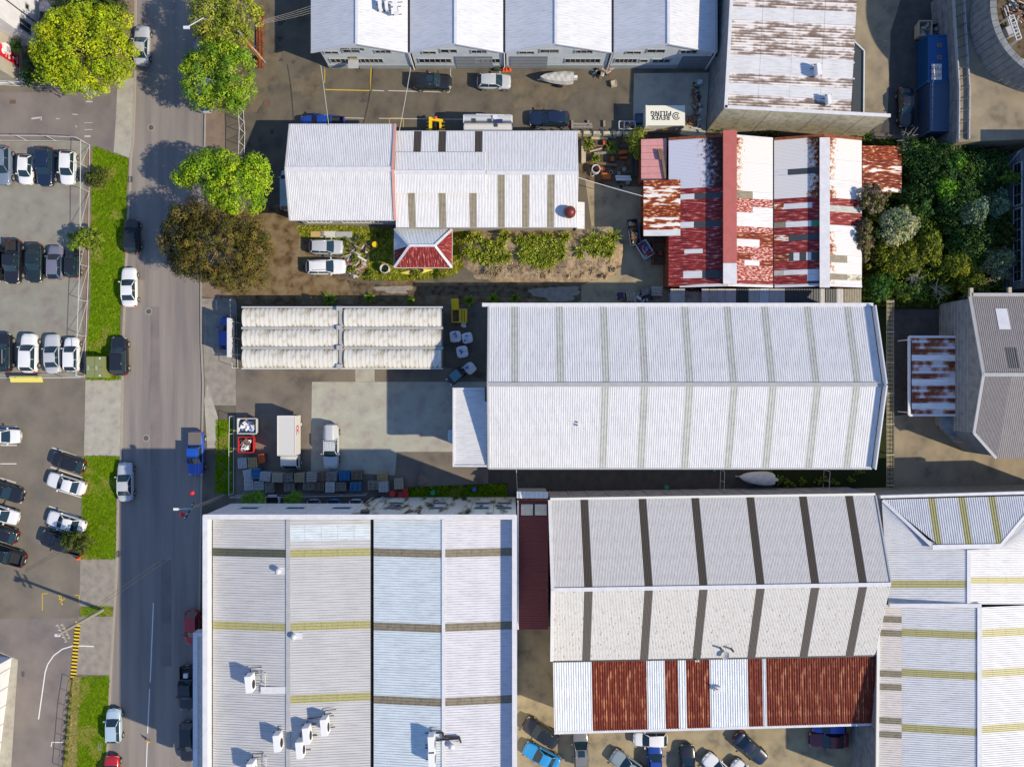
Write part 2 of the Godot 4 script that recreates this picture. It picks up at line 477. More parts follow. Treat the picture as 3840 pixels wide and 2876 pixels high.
	gmat("bark", lin(0.14, 0.11, 0.08), "grain", 1.0, "stain", 2.0, 0.95)
	gmat("bark_pale", lin(0.42, 0.38, 0.33), "grain", 1.0, "stain", 2.0, 0.95)
	var leaf := smat("leaf", Color(1, 1, 1), 0.6)
	leaf.vertex_color_use_as_albedo = true
	leaf.cull_mode = BaseMaterial3D.CULL_DISABLED
	leaf.backlight_enabled = true
	leaf.backlight = Color(0.25, 0.28, 0.08)
	leaf.metallic_specular = 0.25
	var tuft := smat("tuft", Color(1, 1, 1), 0.9)
	tuft.metallic_specular = 0.1
	tuft.vertex_color_use_as_albedo = true
	tuft.cull_mode = BaseMaterial3D.CULL_DISABLED

var kerb_left := [[512, -300], [506, 0], [504, 290], [497, 520], [487, 600], [484, 720], [469, 1005], [458, 1300], [456, 1440], [452, 1700], [440, 1875], [434, 2150], [425, 2310], [412, 2530], [397, 2876], [384, 3160]]
var kerb_right := [[782, -300], [776, 0], [766, 560], [752, 1090], [754, 1290], [760, 1440], [756, 1700], [748, 2150], [738, 2600], [730, 2876], [724, 3160]]

func at_kerb(line: Array, y: float) -> float:
	for i in line.size() - 1:
		if y <= line[i + 1][1]:
			return remap(y, line[i][1], line[i + 1][1], line[i][0], line[i + 1][0])
	return line[-1][0]

func paint(called: String, list: Array, mat: Material, y := 0.03) -> void:
	# strokes [x0, y0, x1, y1, width in metres]
	var st := mb()
	for q in list:
		var a := w(q[0], q[1]); var b := w(q[2], q[3])
		var d := (b - a).normalized()
		var n: Vector3 = Vector3(-d.z, 0, d.x) * q[4] / 2.0
		var up := Vector3(0, y, 0)
		quad(st, a - n + up, b - n + up, b + n + up, a + n + up)
	struct(called, st, mat)

func blob(called: String, cx: float, cy: float, rx: float, ry: float, y: float, mat: Material, rough := 0.25) -> void:
	var px := []
	var ph := rnd(0, TAU)
	for i in 26:
		var t := TAU * i / 26
		var k := 1.0 + rough * (0.5 * sin(3 * t + ph) + 0.3 * sin(7 * t + 2 * ph) + rnd(-0.25, 0.25))
		px.append([cx + rx * k * cos(t), cy + ry * k * sin(t)])
	ground_sheet(called, px, y, mat)

func make_ground() -> void:
	# the base reaches far past the frame, under everything
	var st := mb()
	flat(st, PackedVector2Array([Vector2(-400, -400), Vector2(400, -400), Vector2(400, 400), Vector2(-400, 400)]), -0.25)
	struct("ground", st, M.land)
	var rd := kerb_left.duplicate()
	var back := kerb_right.duplicate()
	back.reverse()
	rd.append_array(back)
	ground_sheet("road", rd, ROAD, M.road)
	var l := [[-1500, -300]]
	l.append_array(kerb_left)
	l.append([-1500, 3160])
	st = mb(); prism(st, plan(l), -0.25, 0.0); struct("land_west", st, M.carpark_brown)
	var r := [[5400, 3160], [5400, -300]]
	r.append_array(kerb_right)
	st = mb(); prism(st, plan(r), -0.25, 0.0); struct("land_east", st, M.yard_dark)
	# kerb stones
	for line in [kerb_left, kerb_right]:
		st = mb()
		for i in line.size() - 1:
			var a := w(line[i][0], line[i][1]) + Vector3(0, -0.05, 0)
			var b := w(line[i + 1][0], line[i + 1][1]) + Vector3(0, -0.05, 0)
			bar(st, a, b, 0.22, 0.14)
		struct("kerb", st, M.kerb)
	# west side
	ground_sheet("driveway", [[-20, 346], [340, 346], [440, 300], [440, 590], [345, 548], [320, 532], [-20, 526]], 0.006, M.carpark_violet)
	ground_sheet("path", [[440, 292], [503, 292], [496, 520], [483, 592], [425, 570], [434, 420]], 0.012, M.pavement)
	ground_sheet("verge_soil", [[200, -60], [504, -60], [503, 292], [440, 300], [345, 345], [200, 345]], 0.010, M.redbrown)
	ground_sheet("car_park", [[-60, 530], [318, 534], [340, 560], [334, 900], [322, 1420], [-60, 1418]], 0.008, M.carpark_pale)
	ground_sheet("car_park", [[-60, 1422], [318, 1424], [312, 1709], [300, 2100], [296, 2310], [-60, 2306]], 0.007, M.carpark_brown)
	ground_sheet("car_park", [[-60, 2322], [290, 2318], [272, 2540], [240, 2890], [-60, 2890]], 0.008, M.carpark_violet)
	ground_sheet("driveway", [[319, 1424], [456, 1424], [450, 1710], [313, 1709]], 0.014, M.pavement)
	ground_sheet("driveway", [[300, 2097], [434, 2097], [426, 2274], [296, 2274]], 0.014, M.pavement_rough)
	ground_sheet("driveway", [[292, 2312], [423, 2312], [411, 2532], [290, 2528], [276, 2540]], 0.014, M.pavement_rough)
	ground_sheet("path", [[-10, 2440], [66, 2474], [40, 2880], [-10, 2885]], 0.03, M.pavement)
	ground_sheet("garden_bed", [[258, 2540], [276, 2540], [256, 2890], [232, 2890]], 0.02, M.dry_grass)
	ground_sheet("garden_bed", [[318, 560], [345, 560], [338, 900], [326, 1420], [302, 1420], [312, 900]], 0.016, M.redbrown)
	# asphalt patches and joints on the road
	for q in [[560, 1150, 594, 1760], [600, 2100, 640, 2500], [505, 900, 540, 1050]]:
		ground_sheet("road_patch", [[q[0], q[1]], [q[2], q[1]], [q[2], q[3]], [q[0], q[3]]], ROAD + 0.005, M.carpark_violet)
	paint("road_marking", [[572, 2262, 560, 2560, 0.11], [558, 2584, 550, 2752, 0.11], [549, 2785, 545, 2890, 0.11]], M.line_white, ROAD + 0.012)
	# east side
	ground_sheet("footpath", [[770, 410], [840, 410], [850, 700], [830, 1000], [822, 1120], [752, 1110], [768, 560]], 0.006, M.redbrown)
	ground_sheet("footpath", [[755, 1120], [880, 1120], [884, 1520], [770, 1520]], 0.010, M.pavement_rough)
	ground_sheet("footpath", [[776, 1440], [818, 1570], [812, 1680], [776, 1680], [764, 1500]], 0.014, M.pavement)
	ground_sheet("verge_soil", [[845, -40], [1010, -40], [1000, 360], [960, 420], [845, 420]], 0.008, M.yard_dust)
	ground_sheet("dirt_lane", [[830, 800], [1090, 760], [1120, 880], [1270, 1040], [1420, 1065], [1500, 1050], [1700, 1060], [2010, 1055], [2160, 1070], [2160, 1142], [1650, 1140], [830, 1140]], 0.007, M.dirt)
	ground_sheet("dirt_lane", [[1300, 1050], [1500, 1075], [1720, 1070], [2180, 1070], [2180, 1130], [1700, 1105], [1330, 1120]], 0.013, M.mud)
	ground_sheet("grass_plot", [[1110, 845], [1280, 845], [1500, 860], [1700, 850], [1790, 860], [1740, 1000], [1690, 1040], [1500, 1055], [1330, 1045], [1280, 1000], [1285, 900], [1130, 895]], 0.012, M.weeds)
	ground_sheet("yard", [[884, 1380], [1700, 1380], [1840, 1440], [1840, 1900], [884, 1900]], 0.006, M.yard_main)
	ground_sheet("concrete_slab", [[1169, 1432], [1830, 1432], [1830, 1694], [1488, 1694], [1480, 1782], [1165, 1768]], 0.013, M.slab)
	ground_sheet("concrete_slab", [[1332, 1386], [1404, 1386], [1404, 1431], [1332, 1431]], 0.013, M.slab)
	ground_sheet("concrete_slab", [[2190, 640], [2420, 640], [2520, 900], [2520, 1140], [2165, 1140], [2180, 1070], [2330, 1000], [2330, 900], [2220, 860]], 0.010, M.tan_concrete)
	ground_sheet("concrete_slab", [[2378, 275], [2660, 272], [2645, 520], [2374, 470]], 0.010, M.slab)
	ground_sheet("concrete_drive", [[3180, -40], [3390, -40], [3340, 120], [3330, 460], [3180, 470]], 0.010, M.tan_drive)
	ground_sheet("asphalt_drive", [[3390, -40], [3560, -40], [3540, 520], [3300, 500], [3330, 420], [3345, 120]], 0.011, M.black_patch)
	ground_sheet("concrete_yard", [[3350, 1540], [3900, 1540], [3900, 1860], [3350, 1860]], 0.010, M.tan_drive)
	ground_sheet("asphalt_yard", [[3355, 1130], [3560, 1130], [3560, 1540], [3355, 1560]], 0.011, M.black_patch)
	ground_sheet("concrete_yard", [[1930, 2350], [2120, 2350], [2120, 2700], [3280, 2700], [3280, 2920], [1930, 2920]], 0.010, M.tan_concrete)
	ground_sheet("earth_bank", [[3225, 520], [3860, 520], [3860, 1160], [3225, 1160]], 0.012, M.undergrowth)
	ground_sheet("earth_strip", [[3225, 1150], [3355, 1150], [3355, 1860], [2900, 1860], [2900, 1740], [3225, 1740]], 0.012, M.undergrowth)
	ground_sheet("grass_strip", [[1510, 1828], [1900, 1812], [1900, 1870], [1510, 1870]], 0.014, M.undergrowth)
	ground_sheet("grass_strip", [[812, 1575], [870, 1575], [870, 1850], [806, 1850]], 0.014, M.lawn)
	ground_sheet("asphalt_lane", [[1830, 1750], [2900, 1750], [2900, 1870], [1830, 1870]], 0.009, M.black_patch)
	# oil stains, patches of mud and puddle marks
	for q in [[1053, 80, 16, 13], [1050, 145, 9, 8], [1052, 225, 8, 6], [1100, 232, 7, 7], [1360, 377, 10, 6]]:
		blob("oil_stain", q[0], q[1], q[2], q[3], 0.016, M.black_patch, 0.6)
	blob("mud_patch", 1585, 1800, 20, 18, 0.016, M.redbrown, 0.5)
	blob("earth_patch", 1150, 320, 60, 45, 0.012, M.yard_dust, 0.5)
	blob("earth_patch", 1010, 250, 45, 60, 0.013, M.yard_dust, 0.5)
	blob("earth_patch", 2020, 350, 120, 50, 0.009, M.yard_dust, 0.5)
	blob("gravel_patch", 2090, 1100, 90, 28, 0.018, M.gravel, 0.35)
	blob("gravel_patch", 1480, 1085, 70, 14, 0.018, M.gravel, 0.4)
	# painted markings
	paint("parking_marking", [[1217, 258, 1217, 312, 0.09], [1391, 252, 1389, 340, 0.11], [1218, 336, 1390, 340, 0.11], [1460, 443, 1512, 443, 0.08], [1460, 443, 1460, 490, 0.08], [1512, 443, 1512, 480, 0.08]], M.line_yellow)
	paint("parking_marking", [[1395, 339, 1440, 341, 0.1], [1455, 340, 1685, 346, 0.1], [1686, 345, 1690, 255, 0.08], [1265, 441, 1365, 444, 0.09], [1420, 444, 1760, 448, 0.09]], M.line_faded)
	var bays := []
	for q in [[0, 1601, 62, 1601], [0, 1670, 62, 1670], [0, 1739, 60, 1739], [0, 1792, 58, 1810], [0, 1950, 58, 1966], [0, 2027, 50, 2042], [0, 2110, 55, 2120], [195, 1679, 310, 1718], [188, 1751, 310, 1792], [220, 1840, 304, 1866], [182, 1898, 304, 1942], [180, 1972, 240, 1994]]:
		bays.append([q[0], q[1], q[2], q[3], 0.1])
	bays.append([0, 2030, 50, 2042, 0.1])
	paint("parking_marking", bays, M.line_white)
	paint("parking_marking", [[157, 2290, 157, 2225, 0.09], [157, 2225, 178, 2226, 0.09], [296, 2232, 296, 2260, 0.09], [278, 2231, 296, 2232, 0.09]], M.line_yellow)
	wheelchair()
	var curve := [[143, 2697, 168, 2520, 0.13], [168, 2520, 178, 2490, 0.13], [178, 2490, 200, 2458, 0.13], [200, 2458, 232, 2434, 0.13], [232, 2434, 275, 2421, 0.13], [275, 2421, 351, 2424, 0.13], [190, 2800, 193, 2783, 0.1], [193, 2783, 236, 2784, 0.1]]
	paint("lane_marking", curve, M.line_white)
	# old give-way marks and arrow on the drive
	paint("lane_marking", [[320, 381, 345, 381, 0.16], [315, 460, 345, 460, 0.06], [315, 486, 345, 486, 0.08], [315, 511, 338, 511, 0.2], [116, 445, 155, 440, 0.2], [150, 437, 154, 452, 0.12], [208, 445, 222, 445, 0.1], [270, 428, 290, 430, 0.1], [282, 470, 286, 478, 0.1]], M.line_faded, 0.016)
	# yellow and black threshold: each stripe a piece
	var a := w(291, 2330); var b := w(272, 2548)
	for i in 34:
		var p := a.lerp(b, (i + 0.5) / 34.0)
		st = mb()
		box(st, p + Vector3(0, 0.035, 0), Vector3(0.62, 0.05, a.distance_to(b) / 34.0 - 0.005), Basis(Vector3.UP, 0.09) * Basis(Vector3(1, 0, 0.18), Vector3.UP, Vector3(0, 0, 1)))
		struct("threshold_block", st, M.yellow if i % 2 == 0 else M.black)
	covers()

func wheelchair() -> void:
	var st := mb()
	var c := w(231, 2240) + Vector3(0, 0.022, 0)
	for i in 13:
		var t0 := 0.3 + i * 0.36; var t1 := t0 + 0.36
		var f := func(t: float, r: float) -> Vector3: return c + Vector3(cos(t) * r, 0, sin(t) * r)
		quad(st, f.call(t0, 0.28), f.call(t0, 0.37), f.call(t1, 0.37), f.call(t1, 0.28))
	bar(st, c + Vector3(-0.1, 0, -0.1), c + Vector3(-0.5, 0, -0.3), 0.08, 0.004)
	bar(st, c + Vector3(-0.1, 0, -0.1), c + Vector3(-0.05, 0, 0.55), 0.08, 0.004)
	bar(st, c + Vector3(-0.05, 0, 0.55), c + Vector3(-0.3, 0, 0.6), 0.08, 0.004)
	bar(st, c + Vector3(-0.1, 0, 0.2), c + Vector3(-0.4, 0, 0.25), 0.07, 0.004)
	ring(st, c + Vector3(0.0, 0, 0.78), 0.0, 0.11, 0.0, 0.004, 10)
	struct("wheelchair_marking", st, M.line_yellow)

func covers() -> void:
	for q in [[565, 478, "round iron manhole cover near the middle of the road by the drive"], [556, 1168, "round iron manhole cover with a ring beside the white saloon on the road"], [546, 1643, "round iron manhole cover in the road left of the blue pickup"]]:
		var m := place("manhole_cover", q[2], "manhole cover", w(q[0], q[1], ROAD))
		var st := mb(); ring(st, w(q[0], q[1], ROAD), 0.0, 0.3, 0.0, 0.012, 20); part(m, "lid", st, M.cover_iron)
		st = mb(); ring(st, w(q[0], q[1], ROAD), 0.31, 0.42, 0.0, 0.008, 20); part(m, "frame", st, M.kerb)
	for q in [[46, 382, 20, 12, "square iron drain grate in the drive below the red banner"], [1000, 385, 22, 20, "square rusty drain cover in the top yard by the trees"], [84, 2528, 9, 18, "small drain grate beside the white building in the lower car park"], [487, 672, 15, 20, "kerb drain grate beside the lawn and the olive shrub"], [441, 2078, 13, 20, "kerb drain grate at the foot of the second lawn"], [1020, 494, 16, 16, "square service cover set diagonally in the shaded yard"]]:
		var o := place("drain_grate", q[4], "drain", w(q[0], q[1]))
		var st := mb()
		var c := w(q[0], q[1])
		var hx: float = q[2] * S / 2
		var hz: float = q[3] * S / 2
		for s in [-1, 1]:
			cbox(st, c.x - hx, c.x + hx, 0.0, 0.03, c.z + s * hz - 0.04, c.z + s * hz + 0.04)
			cbox(st, c.x + s * hx - 0.04, c.x + s * hx + 0.04, 0.0, 0.03, c.z - hz + 0.04, c.z + hz - 0.04)
		part(o, "frame", st, M.cover_iron)
		st = mb()
		cbox(st, c.x - hx + 0.04, c.x + hx - 0.04, 0.0, 0.014, c.z - hz + 0.04, c.z + hz - 0.04)
		part(o, "lid", st, M.black if q[2] < 20 else M.rusty_steel)
		for k in 4:
			var g := mb()
			cbox(g, lerpf(c.x - hx, c.x + hx, (k + 0.9) / 4.8) - 0.02, lerpf(c.x - hx, c.x + hx, (k + 0.9) / 4.8) + 0.02, 0.014, 0.024, c.z - hz + 0.04, c.z + hz - 0.04)
			part(o, "grate_bar", g, M.cover_iron)

func _ready() -> void:
	rng.seed = 20240611
	# camera: a drone looking straight down
	var cam := Camera3D.new()
	cam.name = "camera"
	add_child(cam)
	cam.position = Vector3(0, H, 0)
	cam.rotation_degrees = Vector3(-90, 0, 0)
	cam.fov = rad_to_deg(2.0 * atan(1438.0 * S / H))
	cam.near = 0.5
	cam.far = 1000.0
	# clear sky and a middling sun from the lower right of the plan
	var env := Environment.new()
	env.background_mode = Environment.BG_SKY
	var sky := Sky.new()
	var sm := ProceduralSkyMaterial.new()
	sm.sky_top_color = Color(0.37, 0.49, 0.69)
	sm.sky_horizon_color = Color(0.70, 0.77, 0.85)
	sm.ground_bottom_color = Color(0.3, 0.29, 0.27)
	sm.ground_horizon_color = Color(0.6, 0.66, 0.72)
	sky.sky_material = sm
	env.sky = sky
	env.tonemap_mode = Environment.TONE_MAPPER_LINEAR
	env.tonemap_exposure = 1.04
	env.background_energy_multiplier = 1.3
	env.sdfgi_enabled = true
	env.ssao_enabled = true
	env.ssil_enabled = true
	var we := WorldEnvironment.new()
	we.name = "world"
	we.environment = env
	add_child(we)
	var sun := DirectionalLight3D.new()
	sun.name = "sun"
	add_child(sun)
	sun.light_color = Color(1.0, 0.945, 0.85)
	sun.light_energy = 1.5
	sun.light_angular_distance = 0.8
	sun.shadow_enabled = true
	sun.look_at_from_position(Vector3(1.2, 1.0, 0.45), Vector3.ZERO)
	make_materials()
	more_materials()
	make_ground()
	build_all()
	make_cars()
	make_objects()
	make_plants()

func more_materials() -> void:
	smat("rust_orange", lin(0.5, 0.13, 0.03), 0.9)
	smat("cabinet_green", lin(0.22, 0.24, 0.09), 0.7)
	smat("cream_roof", lin(0.78, 0.76, 0.62), 0.6)
	gmat("wood_fence", lin(0.3, 0.27, 0.18), "grain", 1.0, "stain", 3.0, 0.9)
	gmat("wall_lilac", lin(0.5, 0.5, 0.56), "grain", 2.5, "stain", 7.0, 0.8)
	gmat("roof_rustwhite_flat", lin(0.9, 0.9, 0.85), "rustwhite", 1.6, "patch", 4.0, 0.8)
	rmat("green_sheet", lin(0.03, 0.3, 0.16), "streak", 0.9, 3.0)
	rmat("roof_bluegrey2", lin(0.68, 0.75, 0.78), "streak", 1.7, 16.0, "patch", 13.0)
	rmat("roof_lilac", lin(0.72, 0.71, 0.74), "streak", 1.3, 14.0, "patch", 13.0)
	rmat("sky_olive2", lin(0.26, 0.23, 0.20), "lichen", 1.5, 1.5, "patch", 4.0, 0.9)

# ---------- buildings ----------
func rust_end_textures() -> void:
	# paint eaten by rust from the ridge end of the sheet, with a ragged edge
	var n := FastNoiseLite.new()
	n.seed = 31; n.frequency = 0.06; n.fractal_octaves = 4
	var kinds := {"rust_end": [Color(0.36, 0.13, 0.05), Color(0.66, 0.29, 0.1), Color(0.95, 0.85, 0.72), Color(0.98, 0.97, 0.96)], "mould_end": [Color(0.24, 0.1, 0.1), Color(0.42, 0.22, 0.2), Color(0.7, 0.66, 0.62), Color(0.9, 0.9, 0.95)]}
	for key in kinds:
		var c: Array = kinds[key]
		var im := Image.create(128, 256, false, Image.FORMAT_RGB8)
		for y in 256:
			for x in 128:
				var sheet_shift := 0.12 * sin(floorf(x / 16.0) * 12.9)
				var t := y / 255.0
				var e := t - 0.74 - sheet_shift * 0.6 + 0.22 * n.get_noise_2d(x * 1.4, y * 0.5) + 0.18 * n.get_noise_2d(x * 6.0 + 200, y * 3.0)
				if key == "mould_end": e += 0.12 + 0.14 * n.get_noise_2d(x * 9.0, y * 9.0)
				var col: Color = c[3]
				if e > 0.12: col = c[0]
				elif e > 0.03: col = c[1]
				elif e > -0.03: col = c[2]
				im.set_pixel(x, y, col.darkened(0.05 * (1 + n.get_noise_2d(x * 5.0, y * 5.0))))
		T[key] = ImageTexture.create_from_image(im)
		var m := smat("roof_" + key, lin(0.84, 0.84, 0.84), 0.7)
		m.albedo_texture = T[key]
		m.uv1_scale = Vector3(1.0 / 6.0, 1.0, 1)

func build_all() -> void:
	rust_end_textures()
	pan_texture("roof_dirty", Color(0.97, 0.95, 0.94), Color(0.5, 0.42, 0.37), Color(0.64, 0.57, 0.52), 0.3, 0.0)
	pan_texture("roof_rustrib", Color(0.8, 0.58, 0.44), Color(0.46, 0.16, 0.07), Color(0.6, 0.26, 0.12), 0.27, 0.38)
	pan_texture("roof_rustbar", Color(0.88, 0.9, 0.95), Color(0.46, 0.22, 0.12), Color(0.66, 0.4, 0.26), 0.7, 0.0)
	vault_texture()
	warehouse()
	vault_shed()
	houses()
	rust_sheds()
	north_row()
	concrete_hall()
	east_yard()
	brown_factory()
	grey_factory()
	skylit_factory()
	white_complex()
	west_buildings()

# sheets whose pans hold dirt or rust while the ribs stay cleaner; eight pans to a tile
func pan_texture(key: String, rib: Color, dirt: Color, dirt2: Color, pitch: float, bias: float) -> void:
	var n := FastNoiseLite.new()
	n.seed = key.length(); n.frequency = 0.02; n.fractal_octaves = 4
	var im := Image.create(96, 512, false, Image.FORMAT_RGB8)
	for y in 512:
		for x in 96:
			var k := x / 12
			var f := (x % 12) / 12.0
			var e := n.get_noise_2d(k * 90.0, y * 0.5) + 0.4 * n.get_noise_2d(k * 40.0 + 500, y * 2.0) - bias
			var c := dirt.lerp(dirt2, clampf(0.5 + 0.8 * n.get_noise_2d(x * 5.0, y * 5.0) + e, 0, 1))
			if f > 0.5 and f < 0.95: c = c.lerp(rib, clampf(0.75 + e * 1.5, 0.0, 1.0))
			else: c = c.lerp(rib, clampf(e * 2.0, 0.0, 0.85))
			im.set_pixel(x, y, c)
	T[key] = ImageTexture.create_from_image(im)
	var m := smat(key, lin(0.86, 0.86, 0.86), 0.8)
	m.albedo_texture = T[key]
	m.uv1_scale = Vector3(1.0 / (8.0 * pitch), 1.0 / 23.0, 1)

# white vault sheets with black mould drips creeping up from the gutters
func vault_texture() -> void:
	var n := FastNoiseLite.new()
	n.seed = 8; n.frequency = 0.03; n.fractal_octaves = 5
	var im := Image.create(512, 96, false, Image.FORMAT_RGB8)
	for y in 96:
		for x in 512:
			var t := absf(y / 47.5 - 1.0)
			var rib := absf(fposmod(x, 32.0) - 16.0) / 16.0
			var e := 0.7 * pow(t, 5.0) * (0.3 + 0.7 * pow(rib, 3.0)) + 0.55 * n.get_noise_2d(x * 0.5, y * 0.5) + 0.1 * n.get_noise_2d(x * 9.0, y * 3.0) - 0.03
			var c := Color(0.93, 0.915, 0.875)
			if rib > 0.88: e += 0.12
			c = c.lerp(Color(0.72, 0.66, 0.55), clampf(e * 2.2, 0, 1)).lerp(Color(0.2, 0.17, 0.13), clampf((e - 0.28) * 2.5, 0, 0.9))
			im.set_pixel(x, y, c)
	var m := smat("vault", lin(0.86, 0.86, 0.84), 0.85)
	m.albedo_texture = ImageTexture.create_from_image(im)

func cap(parent: Node, called: String, a: Vector3, b: Vector3, wide: float, high: float, mat: Material) -> void:
	var st := mb()
	bar(st, a, b, wide, high)
	part(parent, called, st, mat)

# strips of a different material given by plan x at mid slope -> fractions of the eave
func strips(list: Array, x0: float, x1: float, h: float, half: float, key: String) -> Array:
	var out := []
	for p in list:
		var u: float = (wx(p, h) - x0) / (x1 - x0)
		out.append([u - half / (x1 - x0), u + half / (x1 - x0), key, "skylight"])
	return out

func warehouse() -> void:
	var he := 7.0; var hr := 9.4
	var x0 := wx(1832, he); var x1 := wx(3268, he)
	var z0 := wz(1150, he); var z1 := wz(1755, he); var zr := wz(1442, hr)
	var r := place("warehouse", "long white gabled warehouse with pale skylight strips in the middle of the block", "warehouse", Vector3((x0 + x1) / 2, 0, zr))
	var st := mb(); gable_walls(st, 0, x0 + 0.25, x1 - 0.3, z0 + 0.3, z1 - 0.3, he - 0.15, hr - 0.15, zr); part(r, "wall", st, M.wall_white)
	var n := strips([1930, 2100, 2268, 2412, 2578, 2739, 2882, 3045, 3198], x0, x1, 8.2, 0.42, "sky_grey")
	var s := strips([2265, 2410, 2577, 2742, 2886, 3050, 3195], x0, x1, 8.2, 0.42, "sky_grey")
	banded(r, "roof_sheet", M.roof_white, Vector3(x0, he, z0), Vector3(x1, he, z0), Vector3(x1, hr, zr), Vector3(x0, hr, zr), 0.24, 0.03, "t", n)
	banded(r, "roof_sheet", M.roof_white, Vector3(x0, he, z1), Vector3(x1, he, z1), Vector3(x1, hr, zr), Vector3(x0, hr, zr), 0.24, 0.03, "t", s)
	cap(r, "ridge_cap", Vector3(x0 - 0.05, hr + 0.06, zr), Vector3(x1 + 0.15, hr + 0.06, zr), 0.45, 0.06, M.trim_grey)
	cap(r, "gutter", Vector3(x0 - 0.7, he + 0.02, z0 - 0.2), Vector3(x1 + 0.2, he + 0.02, z0 - 0.2), 0.4, 0.2, M.trim_white)
	cap(r, "gutter", Vector3(x0, he - 0.05, z1 + 0.08), Vector3(x1 + 0.1, he - 0.05, z1 + 0.08), 0.16, 0.16, M.trim_grey)
	for e in [[z0, 1], [z1, -1]]:
		cap(r, "barge_board", Vector3(x1 + 0.2, he + 0.3, e[0]), Vector3(x1 + 0.2, hr + 0.32, zr), 0.14, 0.75, M.trim_white)
		cap(r, "barge_board", Vector3(x0 - 0.02, he + 0.02, e[0]), Vector3(x0 - 0.02, hr + 0.04, zr), 0.16, 0.24, M.trim_grey)
	cap(r, "roof_patch", w(2162, 1500, 8.6) + Vector3(0, 0.17, 0), w(2162, 1600, 8.1) + Vector3(0, 0.17, 0), 0.5, 0.03, M.trim_white)
	for y in [1583, 1594]:
		st = mb(); tube(st, w(2163, y, 8.2) + Vector3(0, -0.1, 0), w(2163, y, 8.2) + Vector3(0, 0.35, 0), 0.09, 8); part(r, "vent_pipe", st, M.dark_steel)
	for k in 5:
		st = mb(); cbox(st, x0 + 0.21, x0 + 0.25, 0.0, 3.8, z0 + 2.0 + k * 0.0, z0 + 6.0) if k == 0 else cbox(st, x0 + 0.2, x0 + 0.25, 0.9 * k - 0.02, 0.9 * k + 0.01, z0 + 2.0, z0 + 6.0)
		part(r, "roller_door" if k == 0 else "door_rib", st, M.roller_door)
	# tall open canopy on its west end
	var hc := 6.8
	var cx0 := wx(1701, hc); var cx1 := x0 - 0.1
	var cz0 := wz(1461, hc); var cz1 := wz(1743, hc)
	var c := place("canopy", "tall flat ribbed canopy on the yard end of the white warehouse", "canopy", Vector3((cx0 + cx1) / 2, 0, (cz0 + cz1) / 2))
	sheet(c, "roof_sheet", M.roof_white, Vector3(cx1, hc + 0.15, cz0), Vector3(cx1, hc + 0.15, cz1), Vector3(cx0, hc, cz1), Vector3(cx0, hc, cz0), 0.2, 0.04, "t")
	for q in [[Vector3(cx0, hc, cz0), Vector3(cx0, hc, cz1)], [Vector3(cx0 - 0.1, hc, cz0 - 0.1), Vector3(cx1, hc + 0.15, cz0 - 0.1)], [Vector3(cx0 - 0.1, hc, cz1 + 0.1), Vector3(cx1, hc + 0.15, cz1 + 0.1)]]:
		cap(c, "fascia", q[0], q[1], 0.2, 0.35, M.trim_white)
	for z in [cz0 + 0.3, (cz0 + cz1) / 2]:
		st = mb(); cbox(st, cx0 + 0.2, cx0 + 0.4, 0, hc - 0.05, z - 0.1, z + 0.1); part(c, "post", st, M.steel)
	st = mb(); cbox(st, x0 - 0.35, x0 - 0.06, 7.1, 8.6, wz(1450, 8), wz(1505, 8)); part(r, "rain_head", st, M.dark_steel)

